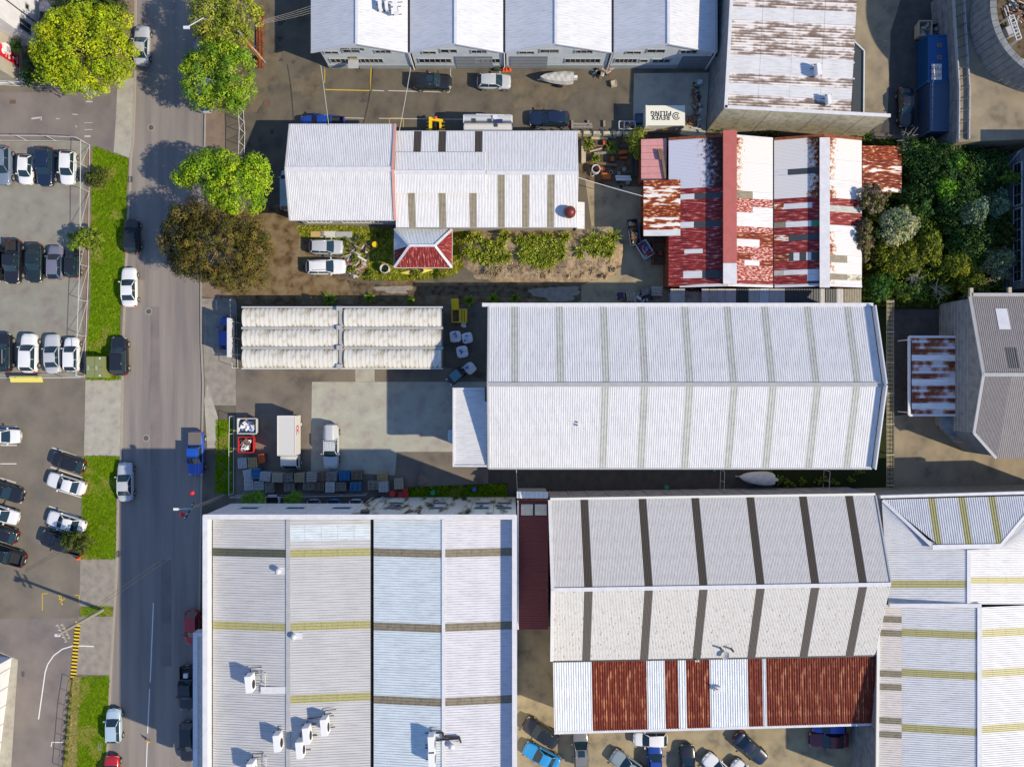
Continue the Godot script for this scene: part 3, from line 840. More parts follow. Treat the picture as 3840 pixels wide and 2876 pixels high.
func vault_shed() -> void:
	var h := 3.9
	var r := place("vaulted_shed", "two blocks of stained white barrel-vaulted sheds with grey gutters beside the road", "shed", w(1285, 1266, 0))
	var st := mb()
	cbox(st, wx(916, h), wx(1650, h), 0, h - 0.05, wz(1160, h), wz(1372, h))
	part(r, "wall", st, M.wall_cream)
	var rows := [[1156, 1226], [1235, 1300], [1310, 1379]]
	for m in [[909, 1266, 21], [1291, 1655, 22]]:
		for q in rows:
			var x0 := wx(m[0], h); var x1 := wx(m[1], h)
			var z0 := wz(q[0], h); var z1 := wz(q[1], h)
			var n: int = m[2]
			var len := (x1 - x0) / n
			var zc := (z0 + z1) / 2
			var hz := (z1 - z0) / 2
			var ms := []
			for v in 16:
				st = mb()
				for i in 9:
					var t0 := -1.0 + 2.0 * i / 9.0; var t1 := -1.0 + 2.0 * (i + 1) / 9.0
					for seg in [[0.0, len * 0.86, 0.0], [len * 0.86, len, 0.025]]:
						var y0: float = 0.32 * (1 - t0 * t0) + seg[2]; var y1: float = 0.32 * (1 - t1 * t1) + seg[2]
						uvquad(st, [Vector3(seg[0], y0, t0 * hz), Vector3(seg[1], y0, t0 * hz), Vector3(seg[1], y1, t1 * hz), Vector3(seg[0], y1, t1 * hz)], [Vector2(v / 16.0, t0 * 0.49 + 0.5), Vector2((v + 1) / 16.0, t0 * 0.49 + 0.5), Vector2((v + 1) / 16.0, t1 * 0.49 + 0.5), Vector2(v / 16.0, t1 * 0.49 + 0.5)])
				st.generate_normals()
				ms.append(st.commit())
			for i in n:
				put(r, "vault_panel", ms[(i * 7 + int(q[0])) % 16], M.vault, Vector3(x0 + i * len, h, zc))
			st = mb()
			for i in 9:
				var t0 := -1.0 + 2.0 * i / 9.0; var t1 := -1.0 + 2.0 * (i + 1) / 9.0
				for x in [x0 + 0.02, x1 - 0.02]:
					quad(st, Vector3(x, h + 0.32 * (1 - t0 * t0), zc + t0 * hz), Vector3(x, h + 0.32 * (1 - t1 * t1), zc + t1 * hz), Vector3(x, h - 0.05, zc + t1 * hz), Vector3(x, h - 0.05, zc + t0 * hz))
			part(r, "vault_end", st, M.dirty_white)
	for y in [1230.5, 1305]:
		cap(r, "gutter", w(905, y, h) + Vector3(0, 0.05, 0), w(1266, y, h) + Vector3(0, 0.05, 0), 0.26, 0.14, M.trim_grey)
		cap(r, "gutter", w(1289, y, h) + Vector3(0, 0.05, 0), w(1662, y, h) + Vector3(0, 0.05, 0), 0.26, 0.14, M.trim_grey)
	cap(r, "gutter", w(1277, 1152, h) + Vector3(0, 0.04, 0), w(1277, 1385, h) + Vector3(0, 0.04, 0), 0.3, 0.16, M.trim_grey)
	for y in [1158, 1229, 1304, 1374]:
		st = mb(); var c := w(1274, y, h); cbox(st, c.x - 0.3, c.x + 0.3, h + 0.13, h + 0.42, c.z - 0.25, c.z + 0.25); part(r, "rain_box", st, M.trim_grey)
	for y in [1152, 1382]:
		cap(r, "gutter", w(905, y, h - 0.1), w(1660, y, h - 0.1), 0.14, 0.14, M.dirty_white)

func houses() -> void:
	var he := 4.2; var hr := 5.8
	var x0 := wx(1086, he); var x1 := wx(1478, he)
	var z0 := wz(466, he); var z1 := wz(826, he); var zr := wz(634, hr)
	var r := place("gabled_house", "white ribbed gable-roofed workshop at the road end of the long shed", "building", Vector3((x0 + x1) / 2, 0, zr))
	var st := mb(); gable_walls(st, 0, x0 + 0.6, x1 - 0.2, z0 + 0.4, z1 - 0.4, he - 0.1, hr - 0.12, zr); part(r, "wall", st, M.wall_cream)
	sheet(r, "roof_sheet", M.roof_white, Vector3(x0, he, z0), Vector3(x1, he, z0), Vector3(x1, hr, zr), Vector3(x0, hr, zr), 0.2, 0.035, "t")
	sheet(r, "roof_sheet", M.roof_white, Vector3(x0, he, z1), Vector3(x1, he, z1), Vector3(x1, hr, zr), Vector3(x0, hr, zr), 0.2, 0.035, "t")
	cap(r, "ridge_cap", Vector3(x0, hr + 0.05, zr), Vector3(x1, hr + 0.05, zr), 0.5, 0.05, M.trim_white)
	for e in [z0, z1]:
		cap(r, "barge_board", Vector3(x0 - 0.05, he, e), Vector3(x0 - 0.05, hr + 0.03, zr), 0.08, 0.2, M.trim_grey)
		cap(r, "barge_board", Vector3(x1 + 0.1, he + 0.05, e), Vector3(x1 + 0.1, hr + 0.08, zr), 0.28, 0.2, M.roof_pinkflake)
		cap(r, "gutter", Vector3(x0, he - 0.05, e), Vector3(x1, he - 0.05, e), 0.14, 0.12, M.trim_grey)
	windows(r, Vector3(x0 + 1.0, 0, z1 - 0.4), Vector3.RIGHT, Vector3.BACK, [[0.3, 3.0, 1.4, 2.8, 5], [4.4, 7.6, 1.4, 2.8, 6], [8.0, 10.6, 1.4, 2.8, 5]], M.frame_white, M.glass_dark)
	# long shed
	he = 3.8; hr = 5.3
	x0 = wx(1484, he); x1 = wx(2165, he); z0 = wz(492, he); z1 = wz(852, he); zr = wz(648, hr)
	r = place("long_shed", "long pale corrugated shed roof with brown skylight strips behind the hip-roofed cottage", "shed", Vector3((x0 + x1) / 2, 0, zr))
	st = mb(); gable_walls(st, 0, x0 + 0.15, x1 - 0.3, z0 + 0.3, z1 - 0.3, he - 0.1, hr - 0.12, zr); part(r, "wall", st, M.wall_cream)
	var a := Vector3(x0, he, z0); var b := Vector3(x1, he, z0); var c := Vector3(x1, hr, zr); var d := Vector3(x0, hr, zr)
	banded(r, "roof_sheet", M.roof_white, a, b, c, d, 0.17, 0.035, "c", strips([1564, 1657, 1794], x0, x1, 4.3, 0.42, "sky_brown"))
	a.z = z1; b.z = z1
	banded(r, "roof_sheet", M.roof_white, a, b, c, d, 0.17, 0.035, "c", strips([1543, 1658, 1773, 1879, 1971, 2065], x0, x1, 4.4, 0.4, "sky_olive"))
	# the newer sheets laid over the ridge
	sheet(r, "roof_sheet", M.roof_white, Vector3(x0 + 0.1, 4.87, wz(573, 4.6)), Vector3(wx(1822, 4.6), 4.87, wz(573, 4.6)), Vector3(wx(1822, 5), hr + 0.25, zr), Vector3(x0 + 0.1, hr + 0.25, zr), 0.17, 0.035, "c")
	sheet(r, "roof_sheet", M.roof_white, Vector3(x0 + 0.1, 5.05, wz(725, 4.9)), Vector3(wx(1822, 4.6), 5.05, wz(725, 4.9)), Vector3(wx(1822, 5), hr + 0.25, zr), Vector3(x0 + 0.1, hr + 0.25, zr), 0.17, 0.035, "c")
	cap(r, "ridge_cap", Vector3(x0, hr + 0.32, zr), Vector3(wx(1822, 5), hr + 0.32, zr), 0.45, 0.05, M.trim_white)
	cap(r, "ridge_cap", Vector3(wx(1824, 5), hr + 0.06, zr), Vector3(x1, hr + 0.06, zr), 0.45, 0.05, M.trim_white)
	for e in [z0, z1]:
		cap(r, "gutter", Vector3(x0, he - 0.05, e), Vector3(x1, he - 0.05, e), 0.14, 0.12, M.trim_grey)
	var v := place("roof_ventilator", "maroon domed ventilator on the end of the long shed roof", "ventilator", w(2135, 800, 4.1))
	st = mb(true); lathe(st, w(2135, 800, 4.1), [Vector2(0.45, -0.3), Vector2(0.45, 0.45), Vector2(0.68, 0.45), Vector2(0.68, 0.8), Vector2(0.55, 1.1), Vector2(0.3, 1.3), Vector2(0.0, 1.38)], 18); part(v, "dome", st, smat("maroon_dome", lin(0.16, 0.025, 0.02), 0.45))
	st = mb(); ring(st, w(2135, 800, 4.1), 0.45, 0.62, -0.1, 0.12, 18); part(v, "flashing", st, M.cream_paint)
	v = place("lean_to", "small white lean-to roof on the east end of the long shed", "shed", w(2178, 806, 0))
	st = mb(); cbox(st, x1 + 0.05, wx(2190, 3), 0, 2.75, wz(762, 3), wz(850, 3)); part(v, "wall", st, M.wall_cream)
	sheet(v, "roof_sheet", M.roof_white, Vector3(x1 + 0.02, 3.1, wz(757, 3)), Vector3(x1 + 0.02, 3.1, wz(858, 3)), Vector3(wx(2193, 3), 2.85, wz(858, 3)), Vector3(wx(2193, 3), 2.85, wz(757, 3)), 0.4, 0.02, "s")
	# cottage
	he = 2.8; hr = 4.2
	r = place("cottage", "small hip-roofed cottage with red rusty roof and white hip caps", "cottage", w(1586, 935, 0))
	var nw := w(1479, 858, he); var ne := w(1695, 860, he); var se := w(1694, 1003, he); var sw := w(1478, 1003, he)
	var rw := w(1536, 921, hr); var re := w(1631, 921, hr)
	st = mb(); cbox(st, nw.x + 0.3, ne.x - 0.3, 0, he - 0.1, nw.z + 0.3, se.z - 0.3); part(r, "wall", st, M.wall_cream)
	hip = [0.265, 0.705]
	sheet(r, "roof_sheet", M.roof_bluegrey, nw, ne, re, rw, 0.16, 0.03, "c")
	sheet(r, "roof_sheet", M.roof_redpaint, sw, se, re, rw, 0.16, 0.03, "c")
	hip = []
	sheet(r, "roof_sheet", M.roof_redpaint, ne, se, re, re.lerp(rw, 0.02), 0.16, 0.03, "c")
	sheet(r, "roof_sheet", M.roof_bluegrey, nw, nw.lerp(sw, 0.55), rw, rw.lerp(re, 0.02), 0.16, 0.03, "c")
	sheet(r, "roof_sheet", M.roof_redpaint, nw.lerp(sw, 0.56), sw, rw, rw.lerp(re, 0.02), 0.16, 0.03, "c")
	for q in [[nw, rw], [ne, re], [se, re], [sw, rw], [rw, re]]:
		cap(r, "hip_cap", q[0] + Vector3(0, 0.05, 0), q[1] + Vector3(0, 0.06, 0), 0.28, 0.05, M.trim_white)
	for q in [[nw, ne], [ne, se], [se, sw], [sw, nw]]:
		cap(r, "gutter", q[0] + Vector3(0, -0.07, 0), q[1] + Vector3(0, -0.07, 0), 0.12, 0.1, M.trim_white)

# rows of sheets on a plane between eave and ridge; rows [y0, y1, [[v0, v1, key], ...]]
func sheet_rows(r: Node, xe: float, he: float, xr: float, hr: float, y0: float, y1: float, rows: Array) -> void:
	var hm := (he + hr) / 2
	var a := Vector3(xe, he, wz(y0, hm)); var b := Vector3(xe, he, wz(y1, hm))
	var d := Vector3(xr, hr, wz(y0, hm)); var c := Vector3(xr, hr, wz(y1, hm))
	for q in rows:
		var u0: float = (q[0] - y0) / (y1 - y0); var u1: float = (q[1] - y0) / (y1 - y0)
		for k in q[2]:
			sheet(r, "roof_sheet", M[k[2]], a, b, c, d, 0.16, 0.02, "c", u0, u1 - 0.0005, k[0], k[1], rnd(0.0, 0.015), k[2] in ["roof_rust_end", "roof_mould_end"])

func rust_sheds() -> void:
	var he := 4.0; var hr := 5.3
	var xa := wx(2508, he); var r1 := wx(2730, hr); var xv := wx(2899, he); var r2 := wx(3088, hr); var xb := wx(3233, he)
	var y0 := 515.0; var y1 := 1071.0
	var z0 := wz(y0, 4.6); var z1 := wz(y1, 4.6)
	var a := place("rust_shed", "gabled iron shed patched with red and white rusty sheets under a red ridge", "shed", Vector3(r1, 0, (z0 + z1) / 2), "patched iron sheds")
	var st := mb(); gable_walls(st, 1, xa + 0.2, xv - 0.02, z0 + 0.25, z1 - 0.25, he - 0.1, hr - 0.12, r1); part(a, "wall", st, M.wall_rust)
	var rw := "roof_redpaint"; var dr := rw; var wh := "roof_white"; var dk := "sky_dark"; var pf := "roof_pinkflake"
	sheet_rows(a, xa, he, r1, hr, y0, y1, [
		[515, 704, [[0, 1, "roof_mould_end"]]], [704, 725, [[0, 1, rw]]], [725, 746, [[0, 0.2, rw], [0.2, 0.44, wh], [0.44, 1, dk]]],
		[746, 790, [[0, 0.6, rw], [0.6, 1, dr]]], [790, 830, [[0, 0.6, rw], [0.6, 1, dr]]], [830, 853, [[0, 0.2, rw], [0.2, 0.43, wh], [0.43, 1, dk]]],
		[853, 893, [[0, 0.57, rw], [0.57, 1, dr]]], [893, 933, [[0, 0.57, rw], [0.57, 1, dr]]], [933, 950, [[0, 0.27, rw], [0.27, 0.58, wh], [0.58, 1, dr]]],
		[950, 985, [[0, 0.57, rw], [0.57, 1, dr]]], [985, 1015, [[0, 0.57, rw], [0.57, 1, dr]]], [1015, 1043, [[0, 0.25, rw], [0.25, 0.57, wh], [0.57, 1, dk]]], [1043, 1071, [[0, 0.6, rw], [0.6, 1, dr]]]])
	sheet_rows(a, xv, he, r1, hr, y0, y1, [
		[515, 610, [[0, 1, "roof_rust_end"]]], [610, 718, [[0, 1, "roof_rust_end"]]], [718, 745, [[0, 0.45, wh], [0.45, 1, "sky_olive"]]], [745, 775, [[0, 0.3, pf], [0.3, 1, pf]]],
		[775, 797, [[0, 0.45, wh], [0.45, 1, pf]]], [797, 850, [[0, 1, wh]]], [850, 872, [[0, 1, pf]]], [872, 897, [[0, 1, "roof_rust"]]], [897, 925, [[0, 0.3, "roof_rust"], [0.3, 0.62, wh], [0.62, 1, wh]]],
		[925, 950, [[0, 1, pf]]], [950, 975, [[0, 0.5, pf], [0.5, 1, "roof_rust"]]], [975, 996, [[0, 0.3, "roof_rust"], [0.3, 0.63, wh], [0.63, 1, pf]]], [996, 1052, [[0, 1, pf]]], [1052, 1071, [[0, 1, rw]]]])
	st = mb(); cbox(st, r1 - 0.55, r1 + 0.55, hr - 0.3, hr + 0.8, wz(505, hr), wz(1066, hr)); part(a, "ridge_vent", st, M.wall_rust)
	cap(a, "ridge_cap", Vector3(r1, hr + 0.84, wz(497, hr)), Vector3(r1, hr + 0.84, wz(990, hr)), 1.5, 0.06, M.ridge_red)
	cap(a, "ridge_cap", Vector3(r1, hr + 0.84, wz(991, hr)), Vector3(r1, hr + 0.84, wz(1069, hr)), 1.5, 0.06, M.trim_white)
	cap(a, "gable_trim", Vector3(xa + 1.2, he + 0.2, z1), Vector3(r1, hr, z1), 0.3, 0.12, M.trim_white)
	cap(a, "gable_trim", Vector3(xv, he, z1), Vector3(r1, hr, z1), 0.3, 0.12, M.trim_white)
	cap(a, "gable_trim", Vector3(xa, he, z0), Vector3(r1, hr, z0), 0.3, 0.1, M.wall_rust)
	cap(a, "gable_trim", Vector3(xv, he, z0), Vector3(r1, hr, z0), 0.3, 0.1, M.trim_white)
	var b := place("rust_shed", "gabled iron shed patched with red and white rusty sheets under a white ridge", "shed", Vector3(r2, 0, (z0 + z1) / 2), "patched iron sheds")
	st = mb(); gable_walls(st, 1, xv + 0.02, xb - 0.2, z0 + 0.25, z1 - 0.25, he - 0.1, hr - 0.12, r2); part(b, "wall", st, M.wall_rust)
	sheet_rows(b, xv + 0.15, he, r2, hr, y0, y1, [
		[515, 632, [[0, 1, "roof_rust_end"]]], [632, 654, [[0, 0.28, wh], [0.28, 1, "sky_dark"]]], [654, 741, [[0, 1, "roof_rust_end"]]], [741, 761, [[0, 1, rw]]], [761, 782, [[0, 0.2, "roof_rustwhite"], [0.2, 0.78, wh], [0.78, 1, dr]]],
		[782, 829, [[0, 0.8, rw], [0.8, 1, dr]]], [829, 851, [[0, 0.24, "sky_olive"], [0.24, 0.76, wh], [0.76, 1, "green_sheet"]]], [851, 879, [[0, 1, rw]]], [879, 902, [[0, 0.3, "roof_rustwhite"], [0.3, 1, dk]]],
		[902, 947, [[0, 0.75, rw], [0.75, 1, dr]]], [947, 977, [[0, 0.3, "roof_rust"], [0.3, 0.4, dk], [0.4, 0.52, wh], [0.52, 0.66, dk], [0.66, 0.76, wh], [0.76, 1, dk]]], [977, 1011, [[0, 0.8, rw], [0.8, 1, dr]]],
		[1011, 1030, [[0, 0.2, "sky_grey"], [0.2, 0.8, wh], [0.8, 1, "roof_bluegrey"]]], [1030, 1055, [[0, 0.68, rw], [0.68, 1, "roof_bluegrey"]]], [1055, 1071, [[0, 0.68, rw], [0.68, 1, dk]]]])
	sheet_rows(b, xb, he, r2, hr, y0, y1, [
		[515, 600, [[0, 1, "roof_rust_end"]]], [600, 676, [[0, 1, "roof_rust_end"]]], [676, 700, [[0, 1, wh]]], [700, 745, [[0, 1, "roof_rust_end"]]], [745, 772, [[0, 1, rw]]], [772, 796, [[0, 1, "sky_grey"]]], [796, 845, [[0, 1, rw]]],
		[845, 870, [[0, 1, wh]]], [870, 958, [[0, 1, "roof_rust_end"]]], [958, 985, [[0, 0.38, wh], [0.38, 1, "sky_olive"]]], [985, 1028, [[0, 1, "roof_rust_end"]]], [1028, 1050, [[0, 0.38, "roof_mould"], [0.38, 1, "sky_olive"]]], [1050, 1071, [[0, 1, "roof_rust_end"]]]])
	cap(b, "ridge_cap", Vector3(r2, hr + 0.42, wz(520, hr)), Vector3(r2, hr + 0.42, wz(1080, hr)), 1.12, 0.06, M.trim_white)
	st = mb(); cbox(st, r2 - 0.4, r2 + 0.4, hr - 0.25, hr + 0.38, wz(522, hr), wz(1078, hr)); part(b, "ridge_vent", st, M.dark_opening)
	for e in [[z1, M.trim_white], [z0, M.wall_rust]]:
		cap(b, "gable_trim", Vector3(xv + 0.2, he, e[0]), Vector3(r2, hr, e[0]), 0.3, 0.12, e[1])
		cap(b, "gable_trim", Vector3(xb, he, e[0]), Vector3(r2, hr, e[0]), 0.3, 0.12, e[1])
	cap(b, "valley_gutter", Vector3(xv + 0.07, he - 0.02, z0), Vector3(xv + 0.07, he - 0.02, z1), 0.13, 0.06, M.dark_opening)
	# lean-tos round the sheds
	var c := place("lean_to", "pink painted iron lean-to roof at the northwest corner of the rusty sheds", "shed", w(2455, 598, 0))
	var x0 := wx(2405, 3.3); var x1 := wx(2500, 3.6)
	st = mb(); cbox(st, x0 + 0.2, x1, 0, 3.1, wz(525, 3.3), wz(668, 3.3)); part(c, "wall", st, M.wall_rust)
	for k in 6:
		sheet(c, "roof_sheet", M.roof_pink, Vector3(x0, 3.3, wz(521, 3.4)), Vector3(x0, 3.3, wz(676, 3.4)), Vector3(x1, 3.6, wz(676, 3.4)), Vector3(x1, 3.6, wz(521, 3.4)), 0.14, 0.02, "c", k / 6.0, (k + 0.97) / 6.0, 0, 1, 0.01 * (k % 2))
	st = mb(); bar(st, w(2480, 560, 3.7), w(2497, 670, 3.7), 0.3, 0.2); bar(st, w(2478, 598, 3.8), w(2470, 560, 3.8), 0.2, 0.2); part(c, "timber", st, M.wood_brown)
	c = place("lean_to", "orange rusted and white ribbed lean-to roof in front of the red shed", "shed", w(2478, 782, 0))
	x0 = wx(2409, 3.4); x1 = wx(2548, 3.9)
	st = mb(); cbox(st, x0 + 0.4, x1 - 0.2, 0, 3.1, wz(690, 3.4), wz(870, 3.4)); part(c, "wall", st, M.wall_rust)
	var keys := ["roof_orange", "roof_rustwhite", "roof_rustwhite", "roof_rustwhite", "roof_orange", "roof_orange", "roof_rustwhite", "roof_rustwhite", "roof_white"]
	for k in 9:
		var pa := Vector3(x0, 4.25, wz(678, 4)); var pb := Vector3(x0, 4.25, wz(887, 4)); var pc := Vector3(x1, 4.45, wz(887, 4)); var pd := Vector3(x1, 4.45, wz(678, 4))
		sheet(c, "roof_sheet", M[keys[k]], pa, pb, pc, pd, 0.7, 0.05, "s", k / 9.0, (k + 0.995) / 9.0)
	c = place("lean_to", "orange and brown rusted lean-to roof on the east side of the sheds", "shed", w(3305, 625, 0))
	x0 = wx(3234, 3.6); x1 = wx(3383, 3.2)
	st = mb(); cbox(st, x0, x1 - 0.2, 0, 3.0, wz(556, 3.3), wz(716, 3.3)); part(c, "wall", st, M.wall_rust)
	var ks := ["roof_orange", "roof_orange", "roof_rust", "roof_rustwhite", "roof_rust", "roof_rust", "roof_rustwhite"]
	for k in 7:
		sheet(c, "roof_sheet", M[ks[k]], Vector3(x0, 3.7, wz(547, 3.5)), Vector3(x0, 3.7, wz(722, 3.5)), Vector3(x1, 3.2, wz(722, 3.3)), Vector3(x1, 3.2, wz(547, 3.3)), 0.16, 0.025, "c", k / 7.0, (k + 0.995) / 7.0, 0, 1, 0.012 * (k % 2))
	# row of weathered panels along the lane behind the white warehouse
	c = place("panel_lean_to", "low lean-to of weathered grey panels between the rusty sheds and the warehouse", "shed", w(2900, 1110, 0))
	var px := [2515, 2570, 2632, 2660, 2690, 2720, 2762, 2808, 2850, 2885, 2945, 3050, 3078, 3095, 3140, 3165, 3232]
	var kk := ["sky_grey", "", "roof_old", "sky_grey", "roof_old", "roof_old", "sky_dark", "roof_old", "roof_bluegrey", "roof_old", "sky_dark", "sky_dark", "roof_old", "sky_dark", "roof_old", "sky_olive", "roof_old"]
	for k in px.size() - 1:
		if kk[k] == "": continue
		sheet(c, "panel", M[kk[k]], w(px[k], 1140, 2.2), w(px[k + 1] - 1, 1140, 2.2), w(px[k + 1] - 1, 1083, 2.9), w(px[k], 1083, 2.9), 0.3, 0.02, "c", 0, 1, 0, 1, 0.03 * (k % 2))
	st = mb(); cbox(st, wx(2520, 2.5), wx(3228, 2.5), 0, 2.1, wz(1092, 2.5), wz(1134, 2.5)); part(c, "wall", st, M.wall_timber)

func north_row() -> void:
	var he := 4.6; var hr := 6.7
	var ridges := [1337, 1708, 2085, 2508]
	var eaves := [1165, 1537, 1895, 2302, 2692]
	var zs := wz(195, he); var zn := -62.0
	var names := ["westmost bay of the pale blue gabled workshops along the top", "second bay of the pale blue gabled workshops behind the black four-wheel drive", "third bay of the pale blue gabled workshops behind the covered boat", "last bay of the pale blue gabled workshops beside the concrete hall"]
	for i in 4:
		var x0 := wx(eaves[i], he); var x1 := wx(eaves[i + 1], he) - 0.25; var xr := wx(ridges[i], hr)
		var r := place("gabled_workshop", names[i], "workshop", Vector3(xr, 0, zs), "gabled workshops along the top")
		var inset := 1.0 if i == 0 else 0.1
		var st := mb(); gable_walls(st, 1, x0 + inset, x1 - 0.1, zn, zs - 0.15, he - 0.12, hr - 0.15, xr); part(r, "wall", st, M.wall_blue)
		st = mb(); cbox(st, x0 + inset - 0.03, x1 - 0.07, 0, 0.9, zs - 0.16, zs - 0.1); part(r, "plinth", st, M.wall_grey)
		sheet(r, "roof_sheet", M.roof_north, Vector3(x0, he, zs), Vector3(x0, he, zn), Vector3(xr, hr, zn), Vector3(xr, hr, zs), 0.3, 0.012, "c")
		sheet(r, "roof_sheet", M.roof_north, Vector3(x1, he, zs), Vector3(x1, he, zn), Vector3(xr, hr, zn), Vector3(xr, hr, zs), 0.3, 0.012, "c")
		cap(r, "ridge_cap", Vector3(xr, hr + 0.03, zs), Vector3(xr, hr + 0.03, zn), 0.3, 0.05, M.trim_white)
		cap(r, "valley_gutter", Vector3(x1 + 0.12, he - 0.03, zs), Vector3(x1 + 0.12, he - 0.03, zn), 0.22, 0.1, M.dark_opening if i < 3 else M.trim_grey)
		for e in [x0, x1]:
			cap(r, "barge_board", Vector3(e, he - 0.05, zs + 0.04), Vector3(xr, hr - 0.05, zs + 0.04), 0.07, 0.24, M.trim_white)
		st = mb(); tube(st, Vector3(x1 + 0.1, he - 0.1, zs - 0.02), Vector3(x1 + 0.1, 0, zs - 0.02), 0.09, 8); part(r, "downpipe", st, M.trim_white)
		var p := Vector3(x0, 0, zs - 0.15)
		var wide := x1 - x0
		var lower := [[1.6, wide * 0.36, 1.6, 2.6, 4], [wide * 0.42, wide * 0.7, 1.6, 2.6, 6]]
		if i == 1: lower = [[0.7, wide * 0.42, 1.6, 2.6, 6], [wide * 0.7, wide - 0.4, 1.6, 2.6, 5]]
		if i == 2: lower = [[wide * 0.58, wide - 1.0, 1.6, 2.6, 7]]
		if i == 3: lower = [[0.5, wide * 0.26, 1.6, 2.6, 5], [wide * 0.3, wide * 0.37, 1.7, 2.4, 1], [wide * 0.42, wide * 0.6, 1.7, 2.5, 3]]
		windows(r, p, Vector3.RIGHT, Vector3.BACK, lower, M.trim_grey, M.glass_dark)
		windows(r, p, Vector3.RIGHT, Vector3.BACK, [[wide * 0.13, wide * 0.27, 3.9, 4.5, 2], [wide * 0.33, wide * 0.5, 4.2, 5.0, 2], [wide * 0.66, wide * 0.82, 4.1, 4.8, 3]], M.trim_grey, M.glass_dark)
		if i > 0:
			var u: float = [0, 0.44, 0.02, 0.68][i] * wide
			st = mb(); cbox(st, x0 + u + 0.3, x0 + u + 4.6, 0.0, 3.2, zs - 0.16, zs - 0.08); var dr := part(r, "roller_door", st, M.roller_door)
			for k in 7:
				st = mb(); cbox(st, x0 + u + 0.35, x0 + u + 4.55, 0.4 + k * 0.4, 0.44 + k * 0.4, zs - 0.08, zs - 0.06); part(dr, "rib", st, M.wall_grey).position = Vector3.ZERO
		else:
			st = mb(); cbox(st, x0 + wide * 0.37, x0 + wide * 0.42, 0, 2.2, zs - 0.16, zs - 0.05); part(r, "door", st, M.glass_dark)
			st = mb(); cbox(st, x0 + wide * 0.34, x0 + wide * 0.45, 2.35, 2.45, zs - 0.15, zs + 0.9); part(r, "porch_roof", st, M.trim_grey)
			st = mb(); cbox(st, x0 + wide * 0.35, x0 + wide * 0.44, 2.55, 3.05, zs - 0.15, zs - 0.1); part(r, "sign_board", st, M.black)
			st = mb(); cbox(st, x0 + wide * 0.36, x0 + wide * 0.43, 2.68, 2.92, zs - 0.1, zs - 0.08); part(r, "sign_stripe", st, M.line_yellow)
			var tm := TextMesh.new(); tm.text = "PILING"; tm.font_size = 64; tm.pixel_size = 0.012; tm.depth = 0.03; var f := SystemFont.new(); f.font_names = ["Droid Sans"]; f.font_weight = 700; tm.font = f
			put(r, "lettering", tm, M.plastic_dark, Vector3(x0 + wide * 0.44, 5.0, zs - 0.12))
	# roof plant on the first bay
	for q in [[1428, 28, 0.9], [1452, 30, 0.8], [1486, 40, 1.1], [1360, 18, 0.4]]:
		ac_unit(w(q[0], q[1], 5.9), 0.1, q[2], "white roof plant box on the first pale gabled workshop roof", "plant boxes on the first workshop roof")

func ac_unit(p: Vector3, turn: float, s: float, label: String, group := "") -> void:
	var o := thing("air_conditioner", label, "air conditioner", p, turn, group)
	var st := mb(); box(st, Vector3(0, 0.55 * s, 0), Vector3(0.42, 0.8, 1.1) * s); part(o, "casing", st, M.ac_white)
	st = mb()
	for z in [-0.4, 0.4]:
		box(st, Vector3(0, 0.02, z * s), Vector3(1.0 * s, 0.1, 0.06)); box(st, Vector3(0.1 * s, 0.1 * s, z * s), Vector3(0.05, 0.2 * s, 0.05))
	part(o, "stand", st, M.dark_steel)
	st = mb(); for i in 12:
		var a := TAU * i / 12; var b := TAU * (i + 1) / 12
		tri(st, Vector3(0.215 * s, 0.55 * s, 0.12 * s), Vector3(0.215 * s, (0.55 + 0.3 * sin(a)) * s, (0.12 + 0.3 * cos(a)) * s), Vector3(0.215 * s, (0.55 + 0.3 * sin(b)) * s, (0.12 + 0.3 * cos(b)) * s))
	part(o, "fan_grille", st, M.plastic_dark)
	st = mb(); tube(st, Vector3(-0.1, 0.3, -0.55 * s), Vector3(-0.1, 0.05, -0.8 * s), 0.04); tube(st, Vector3(-0.1, 0.05, -0.8 * s), Vector3(0.7 * s, 0.05, -0.8 * s), 0.04); part(o, "pipe", st, M.plastic_dark)

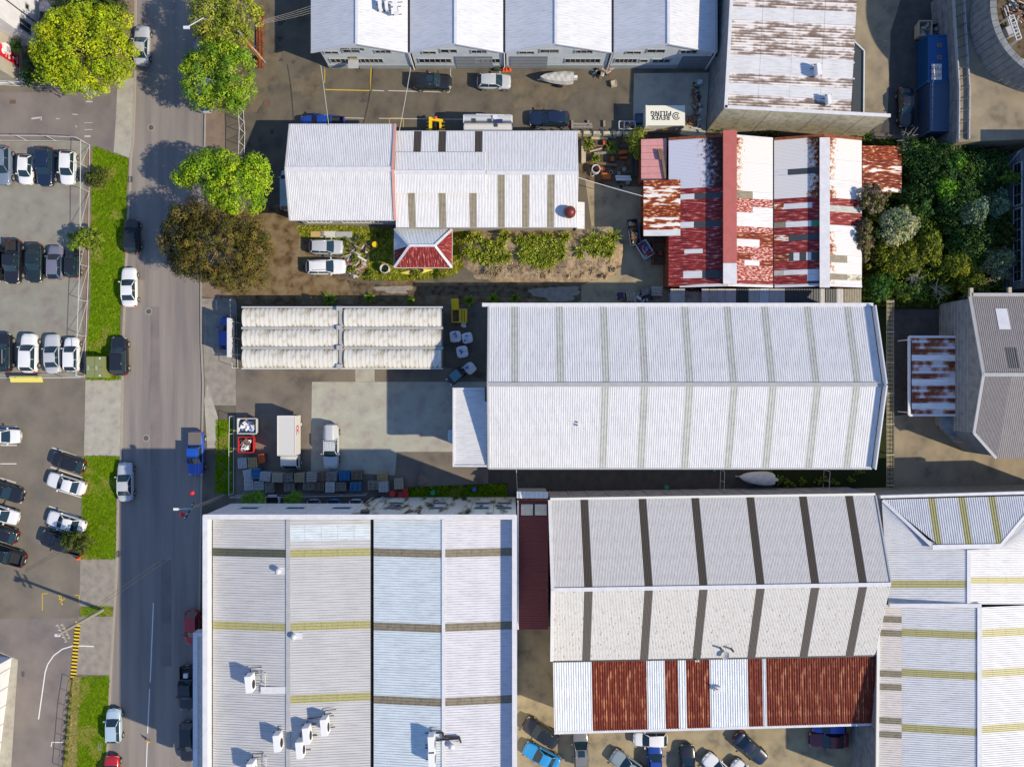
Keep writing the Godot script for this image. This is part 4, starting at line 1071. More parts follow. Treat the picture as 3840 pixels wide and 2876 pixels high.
func concrete_hall() -> void:
	var h := 7.5
	var sw := w(2718, 405, h); var se := w(3340, 438, h)
	var dir := (se - sw).normalized()
	var north := Vector3(dir.z, 0, -dir.x)
	var r := place("concrete_hall", "stained concrete-walled hall with dirty white ribbed roof at the top", "hall", Vector3(sw.x + 9, 0, sw.z - 8))
	var roof_w := wx(3195, h) - sw.x
	var foot := Vector3(1, 0, 1)
	# west wall and south wall of tilt-up panels, each with open joints
	var n := 7
	for i in n:
		var st := mb()
		var a := sw.lerp(se, float(i) / n) + dir * 0.03; var b := sw.lerp(se, float(i + 1) / n) - dir * 0.03
		var m := (a + b) / 2
		box(st, Vector3(m.x, h / 2, m.z) + north * (0.12 + 0.01 * (i % 2)), Vector3(a.distance_to(b), h, 0.24), Basis(dir, Vector3.UP, -north))
		part(r, "wall_panel", st, M.wall_concrete)
		st = mb()
		a = sw + north * (0.3 + i * 2.6); b = sw + north * (2.86 + i * 2.6); m = (a + b) / 2
		box(st, Vector3(m.x, h / 2, m.z) + dir * (0.12 + 0.01 * (i % 2)), Vector3(2.54, h, 0.24), Basis(north, Vector3.UP, dir))
		part(r, "wall_panel", st, M.wall_slate)
	var st2 := mb()
	var ctr := sw + dir * (roof_w / 2) + north * 9
	box(st2, Vector3(ctr.x, (h - 0.5) / 2, ctr.z), Vector3(roof_w - 0.6, h - 0.5, 17.2), Basis(dir, Vector3.UP, -north)); part(r, "wall", st2, M.wall_slate)
	cap(r, "coping", sw + north * 0.12 + Vector3(0, 0.05, 0), se + north * 0.12 + Vector3(0, 0.05, 0), 0.36, 0.1, M.trim_white)
	cap(r, "coping", sw + Vector3(0, 0.05, 0) + dir * 0.12, sw + north * 18.4 + dir * 0.12 + Vector3(0, 0.05, 0), 0.36, 0.1, M.trim_white)
	# roof in rows of sheets
	var a := sw + north * 0.4 + dir * 0.3; var b := sw + north * 18.4 + dir * 0.3
	a.y = h - 0.3; b.y = h - 0.3
	var d := a + dir * (roof_w - 0.3) + Vector3(0, 0.15, 0); var c := b + dir * (roof_w - 0.3) + Vector3(0, 0.15, 0)
	var rows := [[0.0, 0.07, "roof_dirty"], [0.07, 0.14, "roof_white"], [0.14, 0.2, "roof_dirty"], [0.2, 0.31, "roof_white"], [0.31, 0.52, "roof_dirty"], [0.52, 0.6, "roof_white"], [0.6, 0.82, "roof_dirty"], [0.82, 0.92, "sky_olive"], [0.92, 1.0, "roof_dirty"]]
	for q in rows:
		for k in 4:
			sheet(r, "skylight" if q[2] == "sky_olive" else "roof_sheet", M[q[2]], a, b, c, d, 0.3, 0.05, "t", q[0], q[1], k / 4.0, (k + 0.994) / 4.0, 0.01 * (k % 2))
	ac_unit(w(3060, 272, 7.4), 0.1, 1.1, "white roof unit in the middle of the concrete hall's dirty roof")
	ac_unit(w(3100, 382, 7.4), 0.1, 0.9, "grey roof unit near the south edge of the concrete hall's roof")
	# dark awning on its east side
	r = place("awning", "dark flat awning with a pale edge on the east side of the concrete hall", "awning", w(3215, 300, 0))
	var st := mb(); prism(st, plan([[3200, 155], [3240, 192], [3238, 432], [3196, 428]], 5.0), 4.8, 5.0); part(r, "roof", st, M.sky_dark)
	for q in [[[3201, 153], [3241, 191]], [[3241, 191], [3239, 432]]]:
		cap(r, "fascia", w(q[0][0], q[0][1], 5.05), w(q[1][0], q[1][1], 5.05), 0.12, 0.25, M.trim_white)
	for y in [170, 195, 235, 295]:
		cap(r, "bracket", w(3200, y, 5.1), w(3206, y, 5.1), 0.15, 0.1, M.trim_white)

func east_yard() -> void:
	# raised concrete deck held by a block wall
	var hd := 4.2
	var r := place("retaining_wall", "raised concrete deck held by a grey block wall at the top right corner", "wall", w(3700, 260, 0))
	var edge := [[3575, -60], [3592, 150], [3600, 330], [3596, 532]]
	var st := mb(); prism(st, plan([[3575, -60], [3592, 150], [3600, 330], [3596, 532], [3900, 520], [3900, -60]], hd), 0, hd); part(r, "deck", st, M.tan_drive)
	# face of blocks with recessed joints
	for i in 3:
		var a := w(edge[i][0], edge[i][1], hd); var b := w(edge[i + 1][0], edge[i + 1][1], hd)
		var n := int(a.distance_to(b) / 1.2)
		for k in n:
			for row in 4:
				var p := a.lerp(b, (k + 0.5) / n)
				st = mb(); box(st, Vector3(p.x, 0.52 + row * 1.04, p.z) + Vector3(-0.08, 0, 0), Vector3(a.distance_to(b) / n - 0.03, 0.96, 0.16), Basis((b - a).normalized(), Vector3.UP, Vector3(-1, 0, 0)))
				part(r, "block", st, M.wall_slate)
	var rail_a := w(3578, -60, 4.6); var rail_b := w(3602, 330, 4.6); var rail_c := w(3600, 520, 4.6)
	for off in [0.0, 1.15]:
		cap(r, "kerb_beam", rail_a + Vector3(off, -0.2, 0), rail_b + Vector3(off, -0.2, 0), 0.14, 0.36, M.trim_grey)
		cap(r, "kerb_beam", rail_b + Vector3(off, -0.2, 0), rail_c + Vector3(off, -0.2, 0), 0.14, 0.36, M.trim_grey)
	for k in 15:
		var p := rail_a.lerp(rail_b, k / 10.0) if k <= 10 else rail_b.lerp(rail_c, (k - 10) / 4.5)
		cap(r, "brace", p + Vector3(0.05, 0, 0.2), p + Vector3(1.1, 0, -0.25), 0.07, 0.07, M.dark_steel)
	# round tank wall beyond the deck
	var c := w(4005, 15, 8.0)
	r = place("tank_wall", "curved dark concrete wall of a round pit in the top right corner", "wall", Vector3(c.x, 0, c.z))
	for i in 20:
		var t0 := 1.75 + i * 0.09; var t1 := t0 + 0.085
		var f := func(t: float, rr: float, y: float) -> Vector3: return Vector3(c.x + cos(t) * rr, y, c.z + sin(t) * rr)
		st = mb()
		quad(st, f.call(t0, 7.6, 8.0), f.call(t1, 7.6, 8.0), f.call(t1, 8.3, 8.0), f.call(t0, 8.3, 8.0))
		quad(st, f.call(t0, 8.3, 8.0), f.call(t1, 8.3, 8.0), f.call(t1, 8.3, 0), f.call(t0, 8.3, 0))
		quad(st, f.call(t1, 7.6, 8.0), f.call(t0, 7.6, 8.0), f.call(t0, 7.6, 0), f.call(t1, 7.6, 0))
		part(r, "wall_segment", st, M.wall_slate)
	st = mb(); ring(st, Vector3(c.x, 0, c.z), 0.0, 7.6, 5.8, 5.9, 40); part(r, "floor", st, M.mud)
	# ladder frame, crates and scrap inside it
	var s := place("lattice_frame", "white galvanised lattice frame standing in the round pit", "frame", w(3805, 110, 5.9))
	for q in [[3785, 62, 3815, 150], [3803, 55, 3833, 143]]:
		cap(s, "rail", w(q[0], q[1], 7.6), w(q[2], q[3], 7.6), 0.09, 0.09, M.galv)
		cap(s, "leg", w(q[0], q[1], 7.6), w(q[0], q[1], 7.6) * Vector3(1, 0, 1) + Vector3(0, 5.9, 0), 0.09, 0.09, M.galv)
		cap(s, "leg", w(q[2], q[3], 7.6), w(q[2], q[3], 7.6) * Vector3(1, 0, 1) + Vector3(0, 5.9, 0), 0.09, 0.09, M.galv)
	for k in 8:
		cap(s, "rung", w(3785 + 30 * k / 7.0, 62 + 88 * k / 7.0, 7.6), w(3803 + 30 * k / 7.0, 55 + 88 * k / 7.0, 7.6), 0.06, 0.06, M.galv)
	for q in [[3768, 30, 3790, 100], [3776, 20, 3796, 80], [3800, 10, 3835, 60]]:
		var sc := place("scaffold_tube", "loose pale scaffold tube lying in the round pit", "tube", w(q[0], q[1], 6.1), "scaffold tubes in the pit")
		st = mb(); tube(st, w(q[0], q[1], 6.1), w(q[2], q[3], 6.1), 0.07); part(sc, "tube", st, M.galv)
		st = mb(); tube(st, w(q[0], q[1], 6.1).lerp(w(q[2], q[3], 6.1), 0.45), w(q[0], q[1], 6.1).lerp(w(q[2], q[3], 6.1), 0.55), 0.1); part(sc, "coupling", st, M.rusty_steel)
	for q in [[3780, 125, "trim_grey", "grey tarpaulin-wrapped crate under the white lattice frame", 1.1], [3832, 245, "ac_white", "white plastic crate at the lower rim of the round pit", 0.9], [3836, 275, "blue", "bright blue drum cover at the lower rim of the round pit", 1.0]]:
		crate_at(w(q[0], q[1], 5.9), q[4], M[q[2]], "crate", q[3], 0.4)
	scrap_heap("scrap_heap", w(3828, 30, 5.9), 1.5, 1.6, 0.9, 60, "heap of brown timber and scrap in the round pit")
	# office wall with a column of windows
	var x := 1838 * S
	r = place("office_block", "grey clad office block with a long row of white-framed windows on the right edge", "office", Vector3(x + 4, 0, wz(820)))
	st = mb(); cbox(st, x, x + 12, 0, 8.5, wz(592), wz(1095)); part(r, "wall", st, M.wall_slate)
	for k in 13:
		st = mb(); cbox(st, x - 0.03, x, 0.25 + k * 0.62, 0.31 + k * 0.62, wz(594), wz(1093)); part(r, "cladding_joint", st, M.wall_grey)
	windows(r, Vector3(x, 0, wz(640)), Vector3.BACK, Vector3.LEFT, [[0, 1.1, 2.2, 3.5, 1], [1.2, 2.3, 2.2, 3.5, 1], [2.4, 3.5, 2.2, 3.5, 1], [3.6, 4.7, 2.2, 3.5, 1], [5.2, 6.3, 2.2, 3.5, 1], [6.4, 7.5, 2.2, 3.5, 1], [7.6, 8.7, 2.2, 3.5, 1], [8.8, 9.9, 2.2, 3.5, 1], [10.0, 11.1, 2.2, 3.5, 1], [11.2, 12.3, 2.2, 3.5, 1], [12.4, 13.4, 2.2, 3.5, 1]], M.frame_white, M.glass_dark)
	st = mb(); tube(st, Vector3(x - 0.08, 0.6, wz(640)), Vector3(x - 0.08, 3.3, wz(598)), 0.07); part(r, "downpipe", st, M.trim_white)

func brown_factory() -> void:
	var he := 6.0; var hr := 8.4
	var x := 1603 * S; var xe := x + 16
	var z0 := wz(1112, he); var zr := wz(1405, hr); var z1 := wz(1718, he)
	var r := place("brown_factory", "grey-walled factory with brown corrugated gable roof on the right edge", "factory", Vector3(x + 5, 0, zr))
	var zc := 5.4; var hc := lerpf(hr, he, (zc - zr) / (z1 - zr)); var xc := x + 2.9
	var st := mb()
	prism(st, PackedVector2Array([Vector2(x, z0 + 0.2), Vector2(xe, z0 + 0.2), Vector2(xe, z1 - 0.2), Vector2(xc, z1 - 0.2), Vector2(x, zc)]), 0, he - 0.1)
	for q in [[z0 + 0.2, zr], [zc, zr]]:
		tri(st, Vector3(x, he - 0.1, q[0]), Vector3(x, hr - 0.15, zr), Vector3(x, he - 0.1, zr))
		tri(st, Vector3(x, he - 0.1, q[0]), Vector3(x, (he if q[0] < 0 else hc) - 0.13, q[0]), Vector3(x, hr - 0.15, zr))
	part(r, "wall", st, M.wall_slate)
	for k in 9:
		st = mb(); cbox(st, x - 0.04, x, 0.6 + k * 0.62, 0.66 + k * 0.62, z0 + 0.3, zc); part(r, "cladding_rib", st, M.wall_grey)
	var a := Vector3(x, he, z0); var b := Vector3(xe, he, z0); var c := Vector3(xe, hr, zr); var d := Vector3(x, hr, zr)
	sheet(r, "roof_sheet", M.roof_brown, a, b, c, d, 0.22, 0.05, "c")
	sheet(r, "skylight", M.trim_white, a, b, c, d, 0.22, 0.03, "f", 0.155, 0.235, 0.16, 0.43, 0.07)
	sheet(r, "skylight", M.sky_dark, a, b, c, d, 0.22, 0.05, "c", 0.17, 0.245, 0.66, 0.92, 0.02)
	sheet(r, "roof_sheet", M.roof_brown, Vector3(xc, he, z1), Vector3(xe, he, z1), c, Vector3(xc, hr, zr), 0.22, 0.05, "c")
	sheet(r, "roof_sheet", M.roof_brown, Vector3(x, hc, zc), Vector3(xc, he, z1), Vector3(xc, hr, zr), d, 0.22, 0.05, "c")
	cap(r, "ridge_cap", d + Vector3(-0.1, 0.08, 0), c + Vector3(0, 0.08, 0), 0.4, 0.06, M.trim_grey)
	for q in [[a, d], [d, Vector3(x, hc, zc)], [Vector3(x, hc, zc), Vector3(xc, he, z1)]]:
		cap(r, "barge_board", q[0] + Vector3(-0.1, 0.05, 0), q[1] + Vector3(-0.1, 0.05, 0), 0.3, 0.14, M.trim_grey)
	cap(r, "parapet", a + Vector3(0, 0.25, -0.15), b + Vector3(0, 0.25, -0.15), 0.35, 0.6, M.trim_grey)
	for q in [[3643, 1080, 3643, 1112], [3787, 1078, 3787, 1108]]:
		cap(r, "pier", w(q[0], q[1], 6.3), w(q[2], q[3], 6.3), 0.35, 0.3, M.wood_pale)
	r = place("lower_porch", "low blue-grey porch roof on the corner of the brown factory", "porch", w(3590, 1590, 0))
	st = mb(); prism(st, plan([[3528, 1556], [3606, 1556], [3606, 1612], [3580, 1650], [3530, 1600]], 2.8), 2.55, 2.8); part(r, "roof", st, M.wall_slate)
	st = mb(); cbox(st, wx(3545, 2), wx(3602, 2), 0, 2.5, wz(1562, 2), wz(1600, 2)); part(r, "wall", st, M.wall_slate)
	st = mb(); box(st, w(3602, 1650, 1.2), Vector3(0.5, 2.4, 0.5)); part(r, "post", st, M.trim_grey)
	# rusty carport
	var h := 3.0
	r = place("carport", "carport with white and rust striped ribbed roof beside the brown factory", "carport", w(3508, 1410, 0))
	var p := [w(3411, 1263, h), w(3411, 1557, h), w(3607, 1557, h + 0.25), w(3607, 1263, h + 0.25)]
	for k in 13:
		sheet(r, "roof_sheet", M.roof_rustbar if k % 4 != 3 else M.roof_pale, p[0], p[1], p[2], p[3], 0.7, 0.06, "s", k / 13.0, (k + 0.99) / 13.0, 0.05, 0.97)
	for q in [[p[0], p[1]], [p[1], p[2]], [p[2], p[3]], [p[3], p[0]]]:
		cap(r, "fascia", q[0], q[1], 0.26, 0.16, M.trim_white)
	for q in p:
		st = mb(); box(st, Vector3(q.x, 1.48, q.z) + Vector3(0.3 if q.x < p[2].x else -0.3, 0, 0.3 if q.z < p[1].z else -0.3), Vector3(0.12, 2.96, 0.12)); part(r, "post", st, M.galv)

func grey_factory() -> void:
	var h := 12.3
	var x0 := wx(763, h); var x1 := wx(1936, h); var z0 := wz(1932, h); var z1 := 45.0
	var r := place("grey_factory", "large four-bay factory with grey, pale blue and white ribbed roofs beside the road", "factory", Vector3((x0 + x1) / 2, 0, 29))
	var xd := wx(1310, h)
	var st := mb()
	cbox(st, x0 + 0.35, x1 - 0.35, 4.9, h - 1.6, z0 + 0.35, z1); cbox(st, xd, x1 - 0.35, 0, 4.9, z0 + 0.35, z1); cbox(st, x0 + 0.6, xd, 0, 4.9, z0 + 6.0, z1)
	part(r, "wall", st, M.wall_white)
	# north wall: white upper storey over the parking, stained slabs to the ground beyond
	for k in 3:
		var a := lerpf(x0, xd, k / 3.0); var b := lerpf(x0, xd, (k + 1) / 3.0)
		st = mb(); cbox(st, a + 0.02, b - 0.02, 4.9, h, z0, z0 + 0.33); part(r, "wall_panel", st, M.wall_white)
		windows(r, Vector3(a, 0, z0), Vector3.RIGHT, Vector3.FORWARD, [[2.2, 4.2, 7.6, 8.9, 1]], M.wall_white, M.glass_dark)
	for k in 7:
		var a := lerpf(xd, x1, k / 7.0); var b := lerpf(xd, x1, (k + 1) / 7.0)
		st = mb(); cbox(st, a + 0.02, b - 0.02, 0, h, z0 + 0.02, z0 + 0.33); part(r, "wall_panel", st, M.wall_mouldy)
		if k % 2 == 1 or k == 6:
			windows(r, Vector3(a, 0, z0 + 0.02), Vector3.RIGHT, Vector3.FORWARD, [[0.4, 1.9, 4.4, 5.4, 1], [0.4, 1.9, 7.6, 8.6, 1]], M.trim_grey, M.glass_dark)
	st = mb(); cbox(st, xd + 1.3, xd + 1.5, 0, h - 1.2, z0 - 0.12, z0); part(r, "downpipe", st, M.trim_white)
	st = mb(); cbox(st, xd + 1.0, xd + 1.8, h - 1.2, h - 0.5, z0 - 0.4, z0); part(r, "rain_head", st, M.dark_steel)
	# parapets
	st = mb(); cbox(st, x0, x0 + 0.35, 4.9, h, z0 + 0.34, z1); part(r, "parapet", st, M.wall_white)
	st = mb(); cbox(st, x1 - 0.35, x1, 0, h, z0 + 0.34, z1); part(r, "parapet", st, M.wall_white)
	cap(r, "coping", Vector3(x0 + 0.15, h + 0.04, z0), Vector3(x0 + 0.15, h + 0.04, z1), 0.5, 0.08, M.trim_white)
	cap(r, "coping", Vector3(x0, h + 0.05, z0 + 0.17), Vector3(x1, h + 0.05, z0 + 0.17), 0.5, 0.08, M.trim_white)
	cap(r, "coping", Vector3(x1 - 0.17, h + 0.04, z0), Vector3(x1 - 0.17, h + 0.04, z1), 0.5, 0.08, M.trim_white)
	for k in 5:
		st = mb(); cbox(st, x0 + 0.6, x0 + 1.0, 0, 4.9, z0 + 0.5 + k * 7, z0 + 0.9 + k * 7); part(r, "column", st, M.wall_white)
	# four slopes: west gutter, ridge, valley, ridge, east parapet
	var hv := 11.2; var ht := 12.0
	var xs := [wx(797, hv), wx(1080, ht), wx(1393, hv), wx(1663, ht), wx(1924, hv)]
	var zz := z0 + 0.5
	var yellow := ["sky_green", "sky_yellow", "sky_olive", "sky_olive"]
	var roofs := ["roof_beige", "roof_beige", "roof_bluegrey2", "roof_lilac"]
	var bands := [[2073, 2349], [2073, 2346, 2617], [2074, 2353, 2629], [2072, 2349, 2627]]
	for i in 4:
		var e := i if i % 2 == 0 else i + 1
		var t := i + 1 if i % 2 == 0 else i
		var xe: float = xs[e] + (0.22 if i == 2 else (-0.12 if i == 1 else 0.0)); var xt: float = xs[t]
		var a := Vector3(xe, hv, zz); var b := Vector3(xe, hv, z1); var c := Vector3(xt, ht, z1); var d := Vector3(xt, ht, zz)
		var list := []
		for y in bands[i]:
			var u := (wz(y, 11.6) - zz) / (z1 - zz)
			list.append([u - 0.42 / (z1 - zz), u + 0.42 / (z1 - zz), "sky_yellow" if i == 0 and y > 2300 else yellow[i], "skylight"])
		if i == 1: list.insert(0, [(wz(1968, 11.6) - zz) / (z1 - zz), (wz(2026, 11.6) - zz) / (z1 - zz), "roof_bluegrey2", "roof_sheet"])
		banded(r, "roof_sheet", M[roofs[i]], a, b, c, d, 0.26, 0.05, "t", list, 5)
	cap(r, "ridge_cap", Vector3(xs[1], ht + 0.07, zz), Vector3(xs[1], ht + 0.07, z1), 0.42, 0.06, M.trim_grey)
	cap(r, "ridge_cap", Vector3(xs[3], ht + 0.07, zz), Vector3(xs[3], ht + 0.07, z1), 0.34, 0.06, M.trim_white)
	cap(r, "valley_gutter", Vector3(xs[2] + 0.05, hv - 0.25, zz), Vector3(xs[2] + 0.05, hv - 0.25, z1), 0.5, 0.05, M.gutter_dark)
	cap(r, "valley_gutter", Vector3(x0 + 0.62, hv - 0.3, zz), Vector3(x0 + 0.62, hv - 0.3, z1), 0.6, 0.05, M.gutter_dark)
	# street awning
	var s := place("street_awning", "white-edged ribbed awning over the footpath beside the grey factory", "awning", w(745, 2640, 0))
	var ax := wx(722, 5.5); var az := wz(2374, 5.5)
	sheet(s, "roof_sheet", M.roof_cream, Vector3(x0, 5.2, az + 0.4), Vector3(x0, 5.2, z1), Vector3(ax + 0.5, 5.35, z1), Vector3(ax + 0.5, 5.35, az + 0.4), 0.22, 0.04, "t")
	st = mb(); cbox(st, ax, ax + 0.5, 4.2, 5.5, az, z1); part(s, "fascia", st, M.wall_white)
	st = mb(); cbox(st, ax + 0.5, x0 - 0.01, 4.2, 5.5, az, az + 0.4); part(s, "fascia", st, M.wall_white)
	for k in 4:
		st = mb(); cbox(st, ax + 0.15, ax + 0.35, 0, 4.2, az + 0.3 + k * 5, az + 0.5 + k * 5); part(s, "post", st, M.steel)
	# roof units
	for q in [[948, 2548, 0.1, "white air conditioner beside a rail on the westmost grey roof bay"], [1052, 2765, 0.1, "white air conditioner just left of the grey roof ridge"], [1160, 2738, 0.1, "white air conditioner on a pipe rack, upper of the pair right of the ridge"], [1135, 2790, 0.1, "white air conditioner on a pipe rack, lower of the pair right of the ridge"], [1226, 2707, 0.1, "white air conditioner nearest the dark valley gutter"], [1622, 2770, 0.05, "tall white air conditioner on the pale blue bay with pipes over the ridge"], [1623, 2825, 0.05, "white air conditioner lowest on the pale blue roof bay"], [955, 2870, 0.1, "white air conditioner cut by the bottom edge on the westmost bay"]]:
		ac_unit(w(q[0], q[1], 11.85), q[2], 1.5, q[3])
	for q in [[1105, 2383, "small white roof vent on a square base below the yellow skylight band"], [1047, 2138, "small white roof vent beside the ridge on the westmost bay"], [1695, 2792, "round roof vent right of the white ridge at the pipe bend"]]:
		var v := place("roof_vent", q[2], "vent", w(q[0], q[1], 11.9))
		st = mb(); box(st, w(q[0], q[1], 11.9) + Vector3(0.2, 0.05, 0.05), Vector3(1.1, 0.06, 0.7)); part(v, "flashing", st, M.trim_white)
		st = mb(true); lathe(st, w(q[0], q[1], 11.9), [Vector2(0.16, 0.0), Vector2(0.16, 0.4), Vector2(0.32, 0.42), Vector2(0.3, 0.6), Vector2(0.0, 0.7)], 12); part(v, "cowl", st, M.trim_white)
	st = mb(); bar(st, w(978, 2587, 11.8) + Vector3(0, 0.12, 0), w(1078, 2587, 11.9) + Vector3(0, 0.12, 0), 0.7, 0.03); part(r, "roof_patch", st, M.trim_white)
	var pipes := place("pipe_run", "dark insulated pipes bending over the white ridge from the tall air conditioner", "pipe", w(1690, 2765, 12.0))
	var pp := [[1634, 2748], [1660, 2748], [1665, 2764], [1722, 2766], [1728, 2785]]
	for k in 4:
		st = mb(); tube(st, w(pp[k][0], pp[k][1], 12.2), w(pp[k + 1][0], pp[k + 1][1], 12.2), 0.1); part(pipes, "pipe", st, M.plastic_dark)
	st = mb(); tube(st, w(1634, 2776, 12.2), w(1720, 2770, 12.2), 0.1); part(pipes, "pipe", st, M.plastic_dark)
	for q in [[1660, 2760], [1722, 2768]]:
		st = mb(); box(st, w(q[0], q[1], 12.0) + Vector3(0, 0.0, 0), Vector3(0.1, 0.5, 0.3)); part(pipes, "support", st, M.dark_steel)
	for q in [[985, 2530], [988, 2845]]:
		var g := place("roof_rail", "low roof access rail beside the air conditioner, %s" % ("upper one" if q[1] < 2700 else "at the bottom edge"), "rail", w(q[0], q[1], 11.6))
		for k in 3:
			st = mb(); tube(st, w(q[0] - 25, q[1] + k * 18, 12.2), w(q[0] + 8, q[1] + k * 18, 12.2), 0.04); part(g, "rail", st, M.galv)
		st = mb(); tube(st, w(q[0] + 8, q[1] - 4, 12.2), w(q[0] + 8, q[1] + 44, 12.2), 0.04); part(g, "rail", st, M.galv)
		for k in 2:
			st = mb(); tube(st, w(q[0] + 8, q[1] + k * 40, 12.2), w(q[0] + 8, q[1] + k * 40, 12.2) + Vector3(0, -0.6, 0), 0.04); part(g, "post", st, M.galv)

func skylit_factory() -> void:
	var he := 6.5; var hr := 8.8
	var nl := w(2064, 1875, he); var nr := w(3283, 1857, he); var rl := w(2075, 2212, hr); var rr := w(3341, 2191, hr); var sl := w(2072, 2478, he); var sr := w(3285, 2456, he)
	var r := place("skylit_factory", "gabled factory with pale old roof crossed by dark brown skylight strips", "factory", Vector3((rl.x + rr.x) / 2, 0, rl.z))
	var st := mb()
	prism(st, PackedVector2Array([Vector2(nl.x + 0.2, nl.z + 0.2), Vector2(nr.x - 0.2, nr.z + 0.2), Vector2(sr.x - 0.2, sr.z - 0.2), Vector2(sl.x + 0.2, sl.z - 0.2)]), 0, he - 0.1)
	for q in [[nl, rl, sl, 0.2], [nr, rr, sr, -0.2]]:
		var o := Vector3(q[3], -0.14, 0)
		tri(st, q[0] + o + Vector3(0, 0, 0.2), q[1] + o, q[2] + o - Vector3(0, 0, 0.2))
	part(r, "wall", st, M.wall_grey)
	var us := [0.104, 0.283, 0.4455, 0.615, 0.777, 0.919]
	var bands := []
	for u in us: bands.append([u - 0.012, u + 0.012, "sky_brown", "skylight"])
	banded(r, "roof_sheet", M.roof_old, nl, nr, rr, rl, 0.16, 0.03, "c", bands)
	bands = []
	for u in us: bands.append([u - 0.0125, u + 0.0125, "sky_olive2", "skylight"])
	banded(r, "roof_sheet", M.roof_flecked, sl, sr, rr, rl, 0.16, 0.03, "c", bands)
	cap(r, "ridge_cap", rl + Vector3(0, 0.07, 0), rr + Vector3(0, 0.07, 0), 0.42, 0.05, M.trim_white)
	cap(r, "barge_board", nl + Vector3(-0.1, 0.05, 0), rl + Vector3(-0.1, 0.05, 0), 0.3, 0.2, M.trim_white)
	cap(r, "barge_board", sl + Vector3(-0.1, 0.05, 0), rl + Vector3(-0.1, 0.05, 0), 0.3, 0.2, M.trim_white)
	cap(r, "barge_board", nr + Vector3(0.05, 0.03, 0), rr + Vector3(0.05, 0.03, 0), 0.16, 0.16, M.trim_grey)
	cap(r, "gutter", nl + Vector3(0, 0, -0.12), nr + Vector3(0, 0, -0.12), 0.24, 0.18, M.cream_paint)
	cap(r, "gutter", sl + Vector3(0, -0.1, 0.1), sr + Vector3(0, -0.1, 0.1), 0.2, 0.14, M.dark_steel)
	# north wall of slabs below the gutter
	for k in 16:
		var a := nl.lerp(nr, k / 16.0); var b := nl.lerp(nr, (k + 1) / 16.0)
		st = mb(); box(st, Vector3((a.x + b.x) / 2, he / 2 - 0.1, (a.z + b.z) / 2 + 0.1), Vector3(b.x - a.x - 0.05, he - 0.2, 0.2)); part(r, "wall_panel", st, M.wall_lilac)
	var box_at := [[2600, 2466, "galv"], [2655, 2475, "ac_white"]]
	# lean-to along its south side
	var l := place("lean_to", "long lean-to roof of white and rust-red corrugated sheets above the car yard", "shed", w(2680, 2600, 0))
	var a := w(2079, 2745, 5.0); var b := w(3286, 2712, 5.0); var c := w(3282, 2462, 6.15); var d := w(2074, 2484, 6.15)
	st = mb(); prism(st, PackedVector2Array([Vector2(d.x + 0.3, d.z), Vector2(c.x - 0.3, c.z), Vector2(b.x - 0.3, b.z - 0.5), Vector2(a.x + 0.3, a.z - 0.5)]), 0, 4.7); part(l, "wall", st, M.wall_cream)
	var cuts := [[0.0, 0.12, 0], [0.12, 0.29, 1], [0.29, 0.347, 0], [0.347, 0.388, 1], [0.388, 0.413, 0], [0.413, 0.486, 1], [0.486, 0.605, 0], [0.605, 0.65, 1], [0.65, 0.662, 0], [0.662, 0.83, 1], [0.83, 1.0, 1]]
	for q in cuts:
		sheet(l, "roof_sheet", M.roof_rustrib if q[2] == 1 else M.roof_pale, a, b, c, d, 0.27, 0.07, "t", q[0], q[1] - 0.0005, 0, 1, 0.012 * q[2])
	cap(l, "gutter", a + Vector3(0, -0.02, 0.1), b + Vector3(0, -0.02, 0.1), 0.28, 0.16, M.trim_white)
	for q in [[2612, 2470, "galv", "small white vent box at the top edge of the rusty lean-to", 0.6], [2690, 2580, "trim_white", "white vent with bent pipe on the white sheets of the lean-to", 0.7]]:
		var v := place("roof_vent", q[3], "vent", w(q[0], q[1], 5.9))
		st = mb(); box(st, w(q[0], q[1], 5.75) + Vector3(0, 0.2, 0), Vector3(q[4], 0.5, q[4] * 0.7)); part(v, "box", st, M[q[2]])
		st = mb(); tube(st, w(q[0], q[1], 5.8) + Vector3(-0.2, 0.2, 0), w(q[0], q[1], 5.8) + Vector3(-0.2, 0.9, -0.2), 0.07); part(v, "pipe", st, M.dark_steel)
	for q in [[2700, 2428], [2742, 2432]]:
		var v := place("roof_vent", "small pipe vent near the south eave of the skylit factory, %s of two" % ("first" if q[0] < 2720 else "second"), "vent", w(q[0], q[1], 6.9))
		st = mb(); tube(st, w(q[0], q[1], 6.7), w(q[0], q[1], 6.7) + Vector3(0, 0.9, 0), 0.12, 8); part(v, "pipe", st, M.dark_steel)
		st = mb(); ring(st, w(q[0], q[1], 6.75), 0.12, 0.28, 0, 0.05, 10); part(v, "flashing", st, M.trim_white)
	var dish := place("satellite_dish", "white satellite dish at the eave above the rusty lean-to", "dish", w(2718, 2455, 6.6))
	st = mb(true); lathe(st, w(2718, 2455, 6.75), [Vector2(0.02, 0.1), Vector2(0.25, 0.14), Vector2(0.45, 0.28)], 14); part(dish, "reflector", st, M.trim_grey)
	st = mb(); tube(st, w(2718, 2455, 6.2), w(2718, 2455, 6.86), 0.04); part(dish, "mast", st, M.dark_steel)
	# maroon shed between the factories
	var m := place("maroon_shed", "narrow maroon ribbed roof between the grey factory and the skylit factory", "shed", w(2003, 2120, 0))
	var h := 4.2
	a = w(1946, 1876, h); b = w(1946, 2360, h); c = w(2056, 2360, h + 0.4); d = w(2056, 1876, h + 0.4)
	sheet(m, "roof_sheet", M.roof_maroon, a, b, c, d, 0.27, 0.06, "t", 0.26, 1.0)
	sheet(m, "roof_sheet", M.roof_maroon, a, b, c, d, 0.27, 0.06, "t", 0.0, 0.02)
